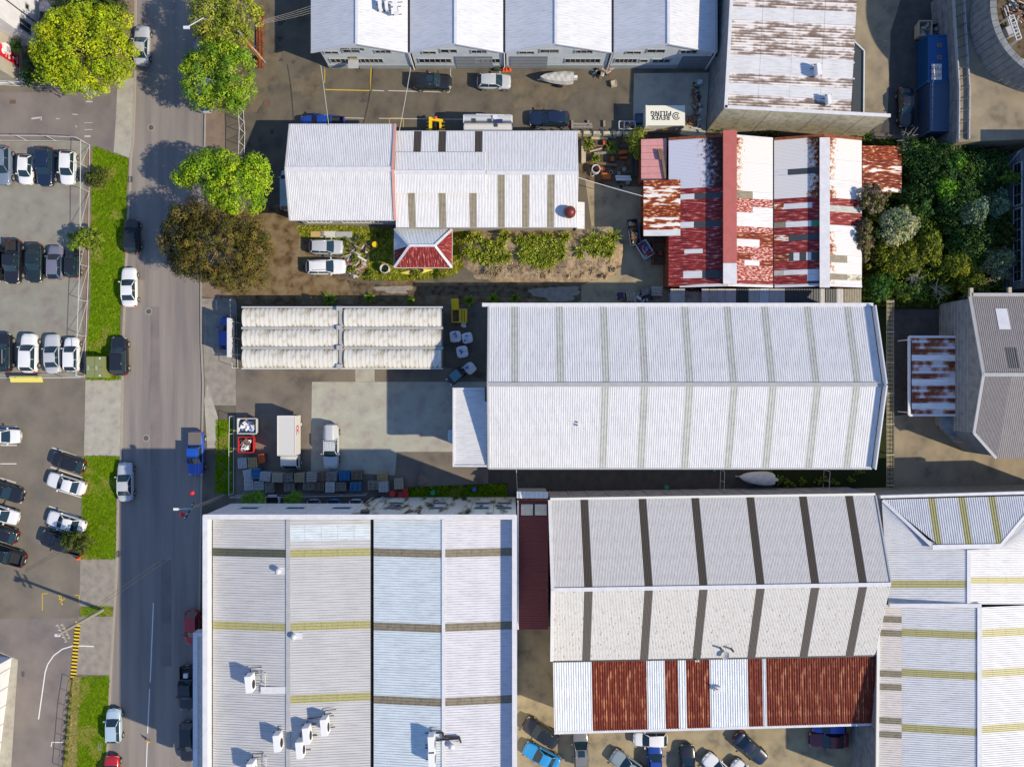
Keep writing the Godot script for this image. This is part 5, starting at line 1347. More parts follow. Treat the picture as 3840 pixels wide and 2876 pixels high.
	sheet(m, "roof_sheet", M.roof_maroon, a, b, c, d, 0.27, 0.06, "t", 0.02, 0.26, 0, 1, -0.03)
	for k in 2:
		sheet(m, "skylight", M.sky_grey, a, b, c, d, 0.27, 0.06, "f", 0.03, 0.115, 0.08 + 0.47 * k, 0.48 + 0.47 * k, 0.1)
	cap(m, "fascia", a + Vector3(-0.1, 0.02, 0), b + Vector3(-0.1, 0.02, 0), 0.16, 0.16, M.trim_white)
	cap(m, "fascia", a + Vector3(0, 0.02, -0.08), d + Vector3(0, 0.02, -0.08), 0.16, 0.16, M.wall_rust)
	st = mb(); cbox(st, a.x + 0.2, c.x, 0, h - 0.1, a.z + 0.2, b.z - 0.2); part(m, "wall", st, M.wall_rust)
	m = place("porch_roof", "small pale ribbed porch roof at the lane corner above the maroon shed", "porch", w(2000, 1855, 0))
	sheet(m, "roof_sheet", M.roof_pale, w(1938, 1843, 4.2), w(2056, 1845, 4.2), w(2056, 1869, 4.6), w(1938, 1869, 4.6), 0.5, 0.06, "t")
	st = mb(); cbox(st, wx(1942, 4), wx(2052, 4), 0, 4.1, wz(1849, 4), wz(1866, 4)); part(m, "wall", st, M.wall_grey)

func white_complex() -> void:
	var he := 6.5; var hr := 7.6
	var r := place("white_complex", "sprawling white ribbed roof complex with yellow skylight bands at the lower right", "factory", w(3620, 2350, 0))
	var st := mb()
	prism(st, PackedVector2Array([Vector2(wx(3300, he), wz(1862, he)), Vector2(62, wz(1845, he)), Vector2(62, 46), Vector2(wx(3292, he), 46)]), 0, he - 0.25); part(r, "wall", st, M.wall_timber)
	# weathered west wall with a pale pipe, over the car yard
	for k in 9:
		st = mb(); cbox(st, wx(3292, he) - 0.05, wx(3292, he) + 0.02, 0.5 + 0.65 * k, 1.12 + 0.65 * k, wz(2710, 4), 46); part(r, "cladding_board", st, M.wall_slate)
	cap(r, "parapet", w(3300, 1862, he + 0.1), w(3860, 1846, he + 0.1), 0.3, 0.5, M.trim_white)
	# north hip
	var a := w(3312, 1874, he); var b := w(3905, 1858, he); var c := w(3748, 2046, hr); var d := w(3505, 2046, hr)
	var bands := [[0.285, 0.33, "sky_yellow", "skylight"], [0.475, 0.52, "sky_yellow", "skylight"], [0.665, 0.71, "sky_yellow", "skylight"]]
	hip = [0.31, 0.72]
	banded(r, "roof_sheet", M.roof_north, a, b, c, d, 0.24, 0.06, "t", bands, 4)
	hip = []
	# west face below the hip
	a = w(3308, 1880, he); b = w(3333, 2266, he); c = w(3630, 2266, hr); d = w(3498, 2050, hr)
	sheet(r, "roof_sheet", M.roof_north, a, w(3320, 2062, he), w(3630, 2062, hr), d, 0.24, 0.06, "t")
	a = w(3320, 2062, he); d = w(3630, 2062, hr)
	banded(r, "roof_sheet", M.roof_north, a, b, c, d, 0.24, 0.06, "t", [[0.56, 0.7, "sky_yellow", "skylight"]], 4)
	# right slopes
	a = w(3910, 1870, he); b = w(3910, 2266, he); c = w(3640, 2266, hr); d = w(3760, 2050, hr)
	sheet(r, "roof_sheet", M.roof_north, a, w(3910, 2062, he), w(3640, 2062, hr), d, 0.24, 0.06, "t")
	a = w(3910, 2062, he); d = w(3640, 2062, hr)
	banded(r, "roof_sheet", M.roof_north, a, b, c, d, 0.24, 0.06, "t", [[0.5, 0.62, "sky_yellow", "skylight"]], 4)
	var zb := 46.0
	var xv := wx(3380, he); var xr := wx(3674, hr); var xe := wx(3920, he)
	var z0 := wz(2272, 7.0)
	for q in [[xv, [2378, 2529, 2738]], [xe, [2370, 2520, 2728]]]:
		a = Vector3(q[0], he, z0); b = Vector3(q[0], he, zb); c = Vector3(xr, hr, zb); d = Vector3(xr, hr, z0)
		var list := []
		for y in q[1]:
			var u := (wz(y, 7.1) - z0) / (zb - z0)
			list.append([u - 0.42 / (zb - z0), u + 0.42 / (zb - z0), "sky_yellow", "skylight"])
		banded(r, "roof_sheet", M.roof_north, a, b, c, d, 0.24, 0.06, "t", list, 5)
	# cream strip falling west
	a = Vector3(wx(3297, he), he, z0); b = Vector3(wx(3297, he), he, zb); c = Vector3(xv - 0.08, he + 0.3, zb); d = Vector3(xv - 0.08, he + 0.3, z0)
	var l2 := []
	for y in [2322, 2374, 2526, 2576, 2702, 2754]:
		var u := (wz(y, 6.6) - z0) / (zb - z0)
		l2.append([u - 0.36 / (zb - z0), u + 0.36 / (zb - z0), "sky_olive", "skylight"])
	banded(r, "roof_sheet", M.roof_cream, a, b, c, d, 0.24, 0.05, "t", l2)
	cap(r, "valley_gutter", Vector3(xv - 0.03, he - 0.06, z0), Vector3(xv - 0.03, he - 0.06, zb), 0.1, 0.05, M.dark_opening)
	cap(r, "ridge_cap", Vector3(xr, hr + 0.08, z0), Vector3(xr, hr + 0.08, zb), 0.5, 0.06, M.trim_white)
	cap(r, "ridge_cap", w(3635, 2062, hr + 0.08), w(3635, 2266, hr + 0.08), 0.4, 0.06, M.trim_white)
	cap(r, "roof_step", w(3335, 2270, 7.2), w(3680, 2270, 7.7), 0.4, 0.3, M.trim_white)
	for q in [[3312, 1876, 3500, 2050], [3905, 1864, 3752, 2050]]:
		cap(r, "hip_cap", w(q[0], q[1], he + 0.1), w(q[2], q[3], hr + 0.1), 0.35, 0.06, M.trim_white)
	cap(r, "hip_cap", w(3498, 2052, hr + 0.1), w(3752, 2048, hr + 0.1), 0.5, 0.12, M.trim_white)
	cap(r, "barge_board", w(3296, 2272, he + 0.1), w(3290, 2890, he + 0.1), 0.3, 0.2, M.cream_paint)

func west_buildings() -> void:
	var x := -55.9
	var r := place("white_house", "white-walled building with a tall window behind the lime-green tree", "building", Vector3(x - 5, 0, -43))
	var st := mb(); cbox(st, x - 14, x, 0, 8.5, -52, wz(172)); part(r, "wall", st, M.wall_white)
	windows(r, Vector3(x, 0, wz(172)), Vector3.FORWARD, Vector3.RIGHT, [[0.5, 1.7, 1.6, 3.6, 2], [3.2, 3.8, 2.0, 2.6, 1]], M.trim_grey, M.glass_dark)
	cap(r, "downpipe", Vector3(x + 0.06, 0, wz(95)), Vector3(x + 0.06, 8, wz(95)), 0.1, 0.1, M.dark_steel)
	r = place("cream_house", "cream-walled building carrying a tall red banner at the top left", "building", Vector3(x - 6, 0, wz(240)))
	var x2 := -57.9
	st = mb(); cbox(st, x2 - 14, x2, 0, 8.0, wz(173), wz(312)); part(r, "wall", st, M.wall_cream)
	cap(r, "plinth", Vector3(x2 + 0.05, 0.3, wz(262)), Vector3(x2 + 0.05, 0.3, wz(312)), 0.1, 0.6, M.trim_white)
	for q in [[185, "upper white air conditioner on the cream wall", 5.2], [228, "lower white air conditioner on the cream wall above the banner", 3.2]]:
		var o := place("air_conditioner", q[1], "air conditioner", Vector3(x2 + 0.3, q[2], wz(q[0])))
		st = mb(); box(st, Vector3(x2 + 0.25, q[2], wz(q[0])), Vector3(0.48, 0.8, 1.0)); part(o, "casing", st, M.ac_white)
		st = mb(); box(st, Vector3(x2 + 0.5, q[2], wz(q[0]) + 0.1), Vector3(0.03, 0.55, 0.6)); part(o, "fan_grille", st, M.trim_grey)
		st = mb(); box(st, Vector3(x2 + 0.2, q[2] - 0.45, wz(q[0])), Vector3(0.4, 0.06, 0.9)); part(o, "bracket", st, M.dark_steel)
	# banner on the wall: white ring, GATE and 1
	var bz := wz(240); var bx := x2 + 0.09
	var bn := place("banner", "tall red wall banner with a white ring, GATE and a large 1", "banner", Vector3(bx, 2.4, bz))
	st = mb(); cbox(st, bx - 0.05, bx, 0.7, 4.1, bz - 0.68, bz + 0.68); part(bn, "board", st, M.sign_red)
	st = mb()
	for i in 20:
		var t0 := TAU * i / 20; var t1 := TAU * (i + 1) / 20
		var f := func(t: float, q: float) -> Vector3: return Vector3(bx + 0.012, 3.45 + q * sin(t), bz + q * cos(t))
		quad(st, f.call(t0, 0.13), f.call(t0, 0.29), f.call(t1, 0.29), f.call(t1, 0.13))
	part(bn, "ring_emblem", st, M.line_white)
	var font := SystemFont.new(); font.font_names = ["Droid Sans"]; font.font_weight = 700
	for q in [["GATE", 2.45, 0.0062], ["1", 1.55, 0.014]]:
		var tm := TextMesh.new(); tm.text = q[0]; tm.font_size = 64; tm.pixel_size = q[2]; tm.depth = 0.02; tm.font = font
		var t := put(bn, "lettering", tm, M.line_white, Vector3(bx + 0.01, q[1], bz)); t.rotation.y = PI / 2
	for q in [[2.95, 0.9], [1.12, 1.0], [0.98, 0.8]]:
		st = mb(); cbox(st, bx, bx + 0.012, q[0], q[0] + 0.05, bz - q[1] / 2, bz + q[1] / 2); part(bn, "text_line", st, M.line_white)
	st = mb(); prism(st, plan([[-10, 250], [60, 268], [110, 312], [-10, 316]]), 0.0, 0.35); struct("landing", st, M.wall_white)
	# lower left building
	var a := w(42, 2466); var b := w(6, 2760); var dir := (b - a).normalized(); var out := Vector3(-dir.z, 0, dir.x)
	if out.x < 0: out = -out
	r = place("white_building", "white-walled building at the lower left corner with a pale path round it", "building", (a + b) / 2 - out * 4)
	st = mb(); var ctr := (a + b) / 2 + dir * 2 - out * 6; box(st, Vector3(ctr.x, 3.5, ctr.z), Vector3(a.distance_to(b) + 4, 7, 12), Basis(dir, Vector3.UP, out)); part(r, "wall", st, M.wall_white)
	for k in 5:
		var p := a + dir * (1.2 + 2.2 * k) + out * 0.02
		st = mb(); box(st, Vector3(p.x, 3.5, p.z), Vector3(0.06, 6.9, 0.06), Basis(dir, Vector3.UP, out)); part(r, "panel_joint", st, M.trim_grey)
	cap(r, "coping", a + Vector3(0, 7.05, 0), b + Vector3(0, 7.05, 0), 0.4, 0.1, M.trim_white)

# ---------- cars ----------
# x forward, y up, z to the right; [length, width, height, windscreen foot, roof front, roof rear, rear glass foot, belt height, bonnet height, boot height]
const CAR := {
	"hatch": [4.0, 1.72, 1.5, 0.95, 0.25, -1.45, -1.85, 0.95, 0.86, 0.98],
	"small": [3.5, 1.62, 1.5, 0.9, 0.3, -1.2, -1.6, 0.95, 0.88, 0.98],
	"sedan": [4.6, 1.78, 1.46, 0.85, 0.1, -1.0, -1.6, 0.93, 0.82, 0.98],
	"wagon": [4.7, 1.78, 1.5, 0.95, 0.2, -1.75, -2.15, 0.95, 0.84, 1.0],
	"suv": [4.55, 1.86, 1.7, 0.95, 0.25, -1.65, -2.05, 1.08, 1.0, 1.1],
	"van": [4.7, 1.75, 1.95, 1.7, 1.05, -2.1, -2.28, 1.1, 1.05, 1.15],
	"ute": [5.2, 1.84, 1.76, 1.15, 0.5, -0.65, -0.9, 1.08, 1.0, 1.06]}

func car_meshes(kind: String) -> Dictionary:
	if shapes.has(kind): return shapes[kind]
	var c: Array = CAR[kind]
	var hl: float = c[0] / 2; var hw: float = c[1] / 2
	var belt: float = c[7]
	var width := func(x: float) -> float: return hw * (0.6 + 0.4 * sqrt(maxf(0.0, 1.0 - pow(absf(x) / hl, 6.0))))
	var top := func(x: float) -> float:
		var y: float
		if x > c[3]: y = lerpf(belt, c[8], clampf((x - c[3]) / (hl - c[3] - 0.25), 0, 1))
		elif x < c[6]: y = lerpf(belt, c[9], clampf((c[6] - x) / 0.3, 0, 1))
		else: y = belt
		var e := absf(x) / hl
		if e > 0.9: y -= 0.16 * pow((e - 0.9) / 0.1, 2.0) + 0.06 * (e - 0.9) / 0.1
		return y
	var out := {}
	# body shell
	var st := mb(true)
	var xs := []
	for i in 29: xs.append(hl * (1.0 - 2.0 * i / 28.0))
	var tray0 := -1.05; var tray1 := -hl + 0.12
	var loops := []
	for x in xs:
		var k: float = width.call(x); var t: float = top.call(x)
		var lo := 0.24 if absf(x) < hl * 0.93 else 0.38
		var half := [[0.9, lo], [0.985, lo + 0.12], [1.0, 0.62], [0.985, t - 0.16], [0.93, t - 0.05], [0.8, t], [0.4, t + 0.025], [0.0, t + 0.03]]
		var loop := []
		for q in half: loop.append(Vector3(x, q[1], -q[0] * k))
		for j in range(6, -1, -1): loop.append(Vector3(x, half[j][1], half[j][0] * k))
		loops.append(loop)
	for i in loops.size() - 1:
		for j in 14:
			if kind == "ute" and j >= 5 and j <= 8 and xs[i] < tray0 and xs[i + 1] > tray1: continue
			quad(st, loops[i][j], loops[i][j + 1], loops[i + 1][j + 1], loops[i + 1][j])
	for e in [0, loops.size() - 1]:
		for j in 7:
			var p: Array = loops[e]
			quad(st, p[j], p[j + 1], p[13 - j], p[14 - j])
	# pillars and roof edge belong to the painted shell
	var wb: float = hw - 0.1; var wt: float = hw - 0.27
	var ht: float = c[2] - 0.06
	var A := Vector3(c[3], belt - 0.02, wb); var B := Vector3(c[4], ht, wt); var C := Vector3(c[5], ht, wt); var D := Vector3(c[6], belt - 0.02, wb)
	var flip := Vector3(1, 1, -1)
	for s in [Vector3.ONE, flip]:
		tube(st, A * s, B * s, 0.045, 5); tube(st, C * s, D * s, 0.06, 5); tube(st, B * s, C * s, 0.05, 5)
		var mid := lerpf(c[4], c[5], 0.5 if kind != "ute" else 0.75)
		tube(st, Vector3(mid, ht, wt) * s, Vector3(mid, belt, wb) * s, 0.035, 4)
	st.generate_normals(); out.body = st.commit()
	# roof panel
	st = mb(true)
	var grid := func(u: float, v: float) -> Vector3: return Vector3(lerpf(c[4], c[5], u), ht + 0.06 * (1.0 - pow(absf(2 * u - 1), 3.0)) * (1 - 0.6 * pow(absf(2 * v - 1), 2.0)) + 0.01, (2 * v - 1) * (wt + 0.02))
	for i in 6:
		for j in 6:
			quad(st, grid.call(i / 6.0, j / 6.0), grid.call(i / 6.0, (j + 1) / 6.0), grid.call((i + 1) / 6.0, (j + 1) / 6.0), grid.call((i + 1) / 6.0, j / 6.0))
	st.generate_normals(); out.roof = st.commit()
	# glass
	st = mb(true)
	for j in 6:
		var v0 := j / 3.0 - 1.0; var v1 := (j + 1) / 3.0 - 1.0
		var bow := func(v: float, p: Vector3, k: float) -> Vector3: return Vector3(p.x + k * (1 - v * v), p.y, p.z * v)
		quad(st, bow.call(v0, B, 0.05), bow.call(v1, B, 0.05), bow.call(v1, A, 0.12), bow.call(v0, A, 0.12))
	st.generate_normals(); out.windscreen = st.commit()
	st = mb(true)
	for j in 4:
		var v0 := j / 2.0 - 1.0; var v1 := (j + 1) / 2.0 - 1.0
		quad(st, Vector3(D.x - 0.05 * (1 - v0 * v0), D.y, D.z * v0), Vector3(D.x - 0.05 * (1 - v1 * v1), D.y, D.z * v1), Vector3(C.x, C.y, C.z * v1), Vector3(C.x, C.y, C.z * v0))
	st.generate_normals(); out.rear = st.commit()
	st = mb(); quad(st, A, B, C, D); st.generate_normals(); out.side_r = st.commit()
	st = mb(); quad(st, D * flip, C * flip, B * flip, A * flip); st.generate_normals(); out.side_l = st.commit()
	# wheel, rim, lamps, mirror
	var rad := 0.31 if kind in ["small", "hatch", "sedan", "wagon"] else 0.36
	st = mb(); tube(st, Vector3(0, 0, -0.11), Vector3(0, 0, 0.11), rad, 18); st.generate_normals(); out.tyre = st.commit()
	st = mb(); tube(st, Vector3(0, 0, -0.12), Vector3(0, 0, 0.12), rad * 0.62, 10); st.generate_normals(); out.rim = st.commit()
	st = mb(); box(st, Vector3.ZERO, Vector3(0.3, 0.14, 0.34), Basis(Vector3.UP, 0.35)); st.generate_normals(); out.lamp_l = st.commit()
	st = mb(); box(st, Vector3.ZERO, Vector3(0.3, 0.14, 0.34), Basis(Vector3.UP, -0.35)); st.generate_normals(); out.lamp_r = st.commit()
	st = mb(); box(st, Vector3.ZERO, Vector3(0.16, 0.24, 0.22)); st.generate_normals(); out.tail = st.commit()
	st = mb(); box(st, Vector3.ZERO, Vector3(0.12, 0.13, 0.22)); st.generate_normals(); out.mirror = st.commit()
	st = mb(); box(st, Vector3.ZERO, Vector3(0.1, 0.2, c[1] * 0.6)); st.generate_normals(); out.grille = st.commit()
	st = mb(); box(st, Vector3.ZERO, Vector3(0.02, 0.12, 0.38)); st.generate_normals(); out.plate = st.commit()
	if kind == "ute":
		st = mb()
		var k: float = hw * 0.8
		quad(st, Vector3(tray0, 0.62, -k), Vector3(tray0, 0.62, k), Vector3(tray1, 0.62, k), Vector3(tray1, 0.62, -k))
		for s in [-1.0, 1.0]:
			quad(st, Vector3(tray0 + 0.2, belt, s * k), Vector3(tray1 - 0.1, belt, s * k), Vector3(tray1 - 0.1, 0.62, s * k), Vector3(tray0 + 0.2, 0.62, s * k))
		quad(st, Vector3(tray0, belt, -k), Vector3(tray0, belt, k), Vector3(tray0, 0.62, k), Vector3(tray0, 0.62, -k))
		quad(st, Vector3(tray1, belt - 0.05, -k), Vector3(tray1, belt - 0.05, k), Vector3(tray1, 0.62, k), Vector3(tray1, 0.62, -k))
		st.generate_normals(); out.tray = st.commit()
		st = mb(); box(st, Vector3((tray0 + tray1) / 2, belt + 0.02, 0), Vector3(tray0 - tray1, 0.05, 2 * k)); st.generate_normals(); out.cover = st.commit()
	shapes[kind] = out
	return out

func car_paint(c: Color, key: String) -> StandardMaterial3D:
	if M.has("paint_" + key): return M["paint_" + key]
	var m := smat("paint_" + key, c, 0.32, 0.0)
	m.clearcoat_enabled = true
	m.clearcoat = 0.7
	m.clearcoat_roughness = 0.08
	return m

var colours := {
	"white": Color(0.78, 0.78, 0.77), "silver": Color(0.48, 0.5, 0.52), "black": Color(0.012, 0.012, 0.014), "navy": Color(0.008, 0.016, 0.045), "slate": Color(0.17, 0.21, 0.28), "violet": Color(0.17, 0.17, 0.23),
	"grey": Color(0.18, 0.18, 0.175), "blue": Color(0.008, 0.08, 0.42), "royal": Color(0.01, 0.05, 0.3), "sky": Color(0.03, 0.28, 0.6), "red": Color(0.42, 0.012, 0.015), "maroon": Color(0.14, 0.008, 0.02), "pale_blue": Color(0.4, 0.52, 0.62), "teal_grey": Color(0.25, 0.31, 0.33), "dark_green": Color(0.012, 0.02, 0.018)}

func car(kind: String, x: float, y: float, deg: float, colour: String, label: String, ground := 0.0, extra := "") -> Node3D:
	var s := car_meshes(kind)
	var c: Array = CAR[kind]
	var p := w(x, y, 0.8)
	p.y = ground
	var called: String = {"ute": "pickup_truck", "van": "parked_van", "suv": "parked_car"}.get(kind, "parked_car")
	var cat: String = {"ute": "pickup", "van": "van"}.get(kind, "car")
	var o := thing(called, label, cat, p, -deg_to_rad(deg), "parked vehicles")
	var q: Color = colours[colour]
	var m := car_paint(lin(q.r, q.g, q.b), colour)
	put(o, "body", s.body, m)
	put(o, "roof", s.roof, M.glass_tint if extra == "glassroof" else m)
	put(o, "windscreen", s.windscreen, M.glass_tint)
	put(o, "rear_window", s.rear, M.glass_tint)
	put(o, "side_window", s.side_r, M.glass_tint)
	put(o, "side_window", s.side_l, M.glass_tint)
	var hl: float = c[0] / 2; var hw: float = c[1] / 2
	var axle := hl * 0.62
	var rad := 0.31 if kind in ["small", "hatch", "sedan", "wagon"] else 0.36
	for k in [[axle, 1], [axle, -1], [-axle, 1], [-axle, -1]]:
		var t := put(o, "wheel", s.tyre, M.rubber, Vector3(k[0], rad, k[1] * (hw - 0.07)))
		put(t, "rim", s.rim, M.alloy)
	for k in [1, -1]:
		put(o, "headlight", s.lamp_l if k < 0 else s.lamp_r, M.lamp_clear, Vector3(hl - 0.2, c[8] - 0.24, k * (hw - 0.3)))
		put(o, "tail_light", s.tail, M.tail_red, Vector3(-hl + 0.12, c[9] - 0.26, k * (hw - 0.26)))
		put(o, "mirror", s.mirror, m, Vector3(c[3] - 0.25, c[7] + 0.08, k * (hw + 0.08)))
	put(o, "grille", s.grille, M.plastic_dark, Vector3(hl - 0.06, 0.55, 0))
	put(o, "number_plate", s.plate, M.line_white, Vector3(-hl + 0.0, 0.62, 0))
	if kind == "ute":
		if extra == "cover": put(o, "tray_cover", s.cover, M.canvas_dark)
		else: put(o, "tray", s.tray, M.plastic_dark)
		if extra == "canopy":
			var st := mb(true)
			for i in 6:
				for j in 6:
					var f := func(u: float, v: float) -> Vector3: return Vector3(lerpf(-0.72, -2.5, u), 1.1 + 0.62 * pow(1.0 - pow(absf(2 * v - 1), 6.0), 0.5) * (1.0 - 0.1 * pow(u, 4.0)), (2 * v - 1) * (hw - 0.14))
					quad(st, f.call(i / 6.0, j / 6.0), f.call(i / 6.0, (j + 1) / 6.0), f.call((i + 1) / 6.0, (j + 1) / 6.0), f.call((i + 1) / 6.0, j / 6.0))
			part(o, "canopy", st, m)
			st = mb()
			for k in 4: box(st, Vector3(-0.2, 1.77, -0.45 + 0.3 * k), Vector3(0.7, 0.03, 0.05))
			part(o, "roof_rail", st, M.trim_white)
		if extra == "box":
			var st := mb(); box(st, Vector3(-1.5, 0.85, 0.05), Vector3(0.5, 0.4, 0.5)); part(o, "tool_box", st, M.ac_white)
	if extra == "rack":
		var st := mb()
		for k in [-0.5, 0.5]: box(st, Vector3(-0.5, c[2] + 0.06, k), Vector3(1.6, 0.04, 0.05))
		part(o, "roof_rail", st, M.steel)
	if extra == "sunroof":
		var st := mb(); box(st, Vector3(-0.2, c[2] + 0.012, 0), Vector3(0.7, 0.02, 0.8)); part(o, "sunroof", st, M.glass_tint)
	return o

func make_cars() -> void:
	var tint := smat("glass_tint", lin(0.014, 0.035, 0.05), 0.05)
	tint.metallic_specular = 0.6
	smat("canvas_dark", lin(0.16, 0.14, 0.12), 0.9)
	var R := ROAD
	car("suv", 8, 620, 90, "slate", "blue-grey car cut by the left edge in the top row of the upper car park")
	car("small", 94, 634, 93, "white", "small white hatchback beside the navy car in the top row")
	car("suv", 168, 624, 91, "navy", "dark navy car between two white cars in the top row")
	car("hatch", 251, 627, 92, "white", "white car with dark rear glass beside the olive shrub, end of the top row", 0.0)
	car("sedan", -30, 985, 90, "black", "black car just cut off by the left edge in the middle row")
	car("ute", 46, 980, 91, "black", "black pickup at the left end of the middle row")
	car("sedan", 126, 985, 91, "dark_green", "black saloon between the black pickup and the violet car")
	car("hatch", 204, 985, 271, "violet", "violet-grey hatchback in the middle row of the upper car park")
	car("small", 269, 985, 270, "black", "small black hatchback at the right end of the middle row under the shrub")
	car("suv", 10, 1322, 270, "black", "black four-wheel drive at the left end of the bottom row", 0.0, "rack")
	car("suv", 106, 1325, 271, "white", "large white four-wheel drive in the bottom row of the upper car park")
	car("sedan", 193, 1327, 268, "silver", "silver saloon between two white cars in the bottom row")
	car("hatch", 265, 1330, 270, "white", "white hatchback at the right end of the bottom row beside the green cabinet")
	car("sedan", 526, 167, 272, "silver", "silver saloon parked at the kerb beside the lime-green tree", R)
	car("sedan", 752, 165, 271, "slate", "grey-blue car under the upper street tree across the road", R)
	car("hatch", 766, 355, 271, "pale_blue", "pale blue car peeping out below the street trees", R)
	car("hatch", 490, 884, 268, "black", "black hatchback on the road opposite the brown tree", R)
	car("sedan", 479, 1076, 269, "white", "white saloon parked half on the lawn verge of the road", R)
	car("suv", 443, 1336, 269, "black", "black car on the road beside the green cabinet", R)
	car("sedan", 464, 1808, 269, "silver", "silver-white saloon parked beside the second lawn", R)
	car("ute", 731, 1700, 90, "blue", "bright blue pickup with brown tray cover driving on the road", R, "cover")
	car("hatch", 717, 2357, 90, "red", "red hatchback half under the street awning", R)
	car("ute", 697, 2582, 90, "black", "black pickup with a white box in its tray below the awning", R, "box")
	car("wagon", 699, 2785, 90, "black", "black estate car lowest along the street awning", R)
	car("hatch", 421, 2727, 269, "pale_blue", "pale silver hatchback beside the lowest lawn", R)
	car("hatch", 414, 2903, 270, "red", "red car cut by the bottom edge beside the lawn", R)
	car("hatch", 8, 1637, 0, "white", "white car on the left edge between two white bay lines")
	car("sedan", 12, 1843, 18, "black", "black car on the left edge, first below the empty bays")
	car("hatch", 3, 1928, 18, "white", "white car on the left edge between two black cars")
	car("hatch", 0, 2000, 198, "black", "black car on the left edge with red tail light above the pickup")
	car("ute", 10, 2080, 198, "black", "black pickup with open tray lowest on the left edge")
	car("hatch", 251, 1736, 197, "black", "black hatchback with red tail lights in the angled bays")
	car("sedan", 244, 1815, 197, "white", "white saloon next below the black hatchback in the angled bays")
	car("sedan", 244, 1960, 197, "white", "white saloon directly above the dark pickup in the angled bays")
	car("ute", 232, 2038, 198, "black", "black pickup half hidden by the small tree in the angled bays")
	car("suv", 1620, 305, 1, "black", "black four-wheel drive with sunroof in front of the gabled workshops", 0.0, "sunroof")
	car("hatch", 1852, 304, 1, "silver", "silver hatchback beside the orange cones at the workshops")
	car("ute", 1210, 462, 180, "royal", "dark blue pickup tucked behind the white workshop roof")
	car("van", 1080, 714, 270, "pale_blue", "pale blue van half under the west eave of the white workshop")
	car("wagon", 2061, 443, 181, "navy", "navy estate car in front of the sleepers in the top yard")
	car("hatch", 1221, 925, 1, "silver", "silver hatchback parked on the grass behind the white workshop")
	car("wagon", 1220, 1000, 359, "white", "white estate car next to the silver hatchback on the dirt lane", 0.0, "rack")
	car("ute", 1240, 1673, 90, "silver", "silver pickup with matching canopy on the concrete slab", 0.0, "canopy")
	car("hatch", 1742, 1636, 180, "pale_blue", "pale blue car with its nose poking from under the tall canopy")
	car("suv", 2029, 2748, 212, "black", "black car with its front to the grey factory in the bottom yard")
	car("sedan", 2031, 2838, 207, "sky", "bright blue saloon in the bottom yard beside the grey factory wall")
	car("suv", 2178, 2808, 268, "grey", "grey car with sunroof standing alone in the bottom yard", 0.0, "sunroof")
	car("sedan", 2357, 2872, 215, "teal_grey", "grey-green saloon parked at an angle at the bottom edge")
	car("hatch", 2440, 2772, 180, "white", "white hatchback parked along the lean-to eave")
	car("hatch", 2457, 2856, 270, "royal", "deep blue hatchback behind the white hatchback in the bottom yard")
	car("sedan", 2580, 2868, 270, "black", "black saloon facing the lean-to at the bottom edge")
	car("sedan", 2700, 2888, 222, "white", "white saloon cut by the bottom edge beside the black saloon")
	car("sedan", 2817, 2808, 43, "navy", "navy saloon parked at an angle at the right of the bottom yard")
	car("hatch", 2800, 2905, 222, "white", "white car cut by the bottom edge beside the navy saloon")
	car("sedan", 3112, 2777, 180, "maroon", "maroon saloon in the shade beside the blue car")
	car("hatch", 3113, 2722, 180, "blue", "blue car mostly under the rusty lean-to eave")
	car("sedan", 3401, 400, 88, "black", "black saloon beside the blue containers at the top right")
	car("ute", 186, 42, 95, "violet", "dark pickup with pale rails behind the lime-green tree")
	car("hatch", 846, 1250, 270, "royal", "dark blue hatchback beside the white sign board on the footpath")
	for q in [[1095, "silver", "silver car under the white overhang beside the palms"], [1177, "silver", "grey car poking from under the white overhang right of the palms"], [1253, "sky", "light blue car poking from under the white overhang"], [1335, "white", "white car poking from under the end of the white overhang"]]:
		car("hatch", q[0], 1936, 90, q[1], q[2])
	car("ute", 1021, 1938, 90, "white", "white pickup tray poking from under the overhang between the palms")

# ---------- plants ----------
class Leaves:
	var v := PackedVector3Array()
	var n := PackedVector3Array()
	var c := PackedColorArray()
	func leaf(p: Vector3, along: Vector3, side: Vector3, up: Vector3, col: Color) -> void:
		var a := p - along * 0.5; var b := p + side * 0.5; var d := p + along * 0.5; var e := p - side * 0.5
		for q in [a, b, d, a, d, e]:
			v.append(q); n.append(up); c.append(col)
	func tri(a: Vector3, b: Vector3, d: Vector3, _up: Vector3, col: Color) -> void:
		var g := (d - a).cross(b - a).normalized()
		if g.y < 0:
			var t := b; b = d; d = t; g = -g
		v.append(a); v.append(b); v.append(d)
		for i in 3:
			n.append(g); c.append(col)
	func mesh() -> ArrayMesh:
		var arr := []
		arr.resize(Mesh.ARRAY_MAX)
		arr[Mesh.ARRAY_VERTEX] = v
		arr[Mesh.ARRAY_NORMAL] = n
		arr[Mesh.ARRAY_COLOR] = c
		var m := ArrayMesh.new()
		m.add_surface_from_arrays(Mesh.PRIMITIVE_TRIANGLES, arr)
		return m

func dir_up(low: float) -> Vector3:
	var y := rnd(low, 1.0)
	var t := rnd(0, TAU)
	var k := sqrt(maxf(0.0, 1 - y * y))
	return Vector3(cos(t) * k, y, sin(t) * k)

func tint(c: Color, spread: float) -> Color:
	var k := rnd(1 - spread, 1 + spread)
	return Color(c.r * k * rnd(0.9, 1.1), c.g * k, c.b * k * rnd(0.8, 1.2))

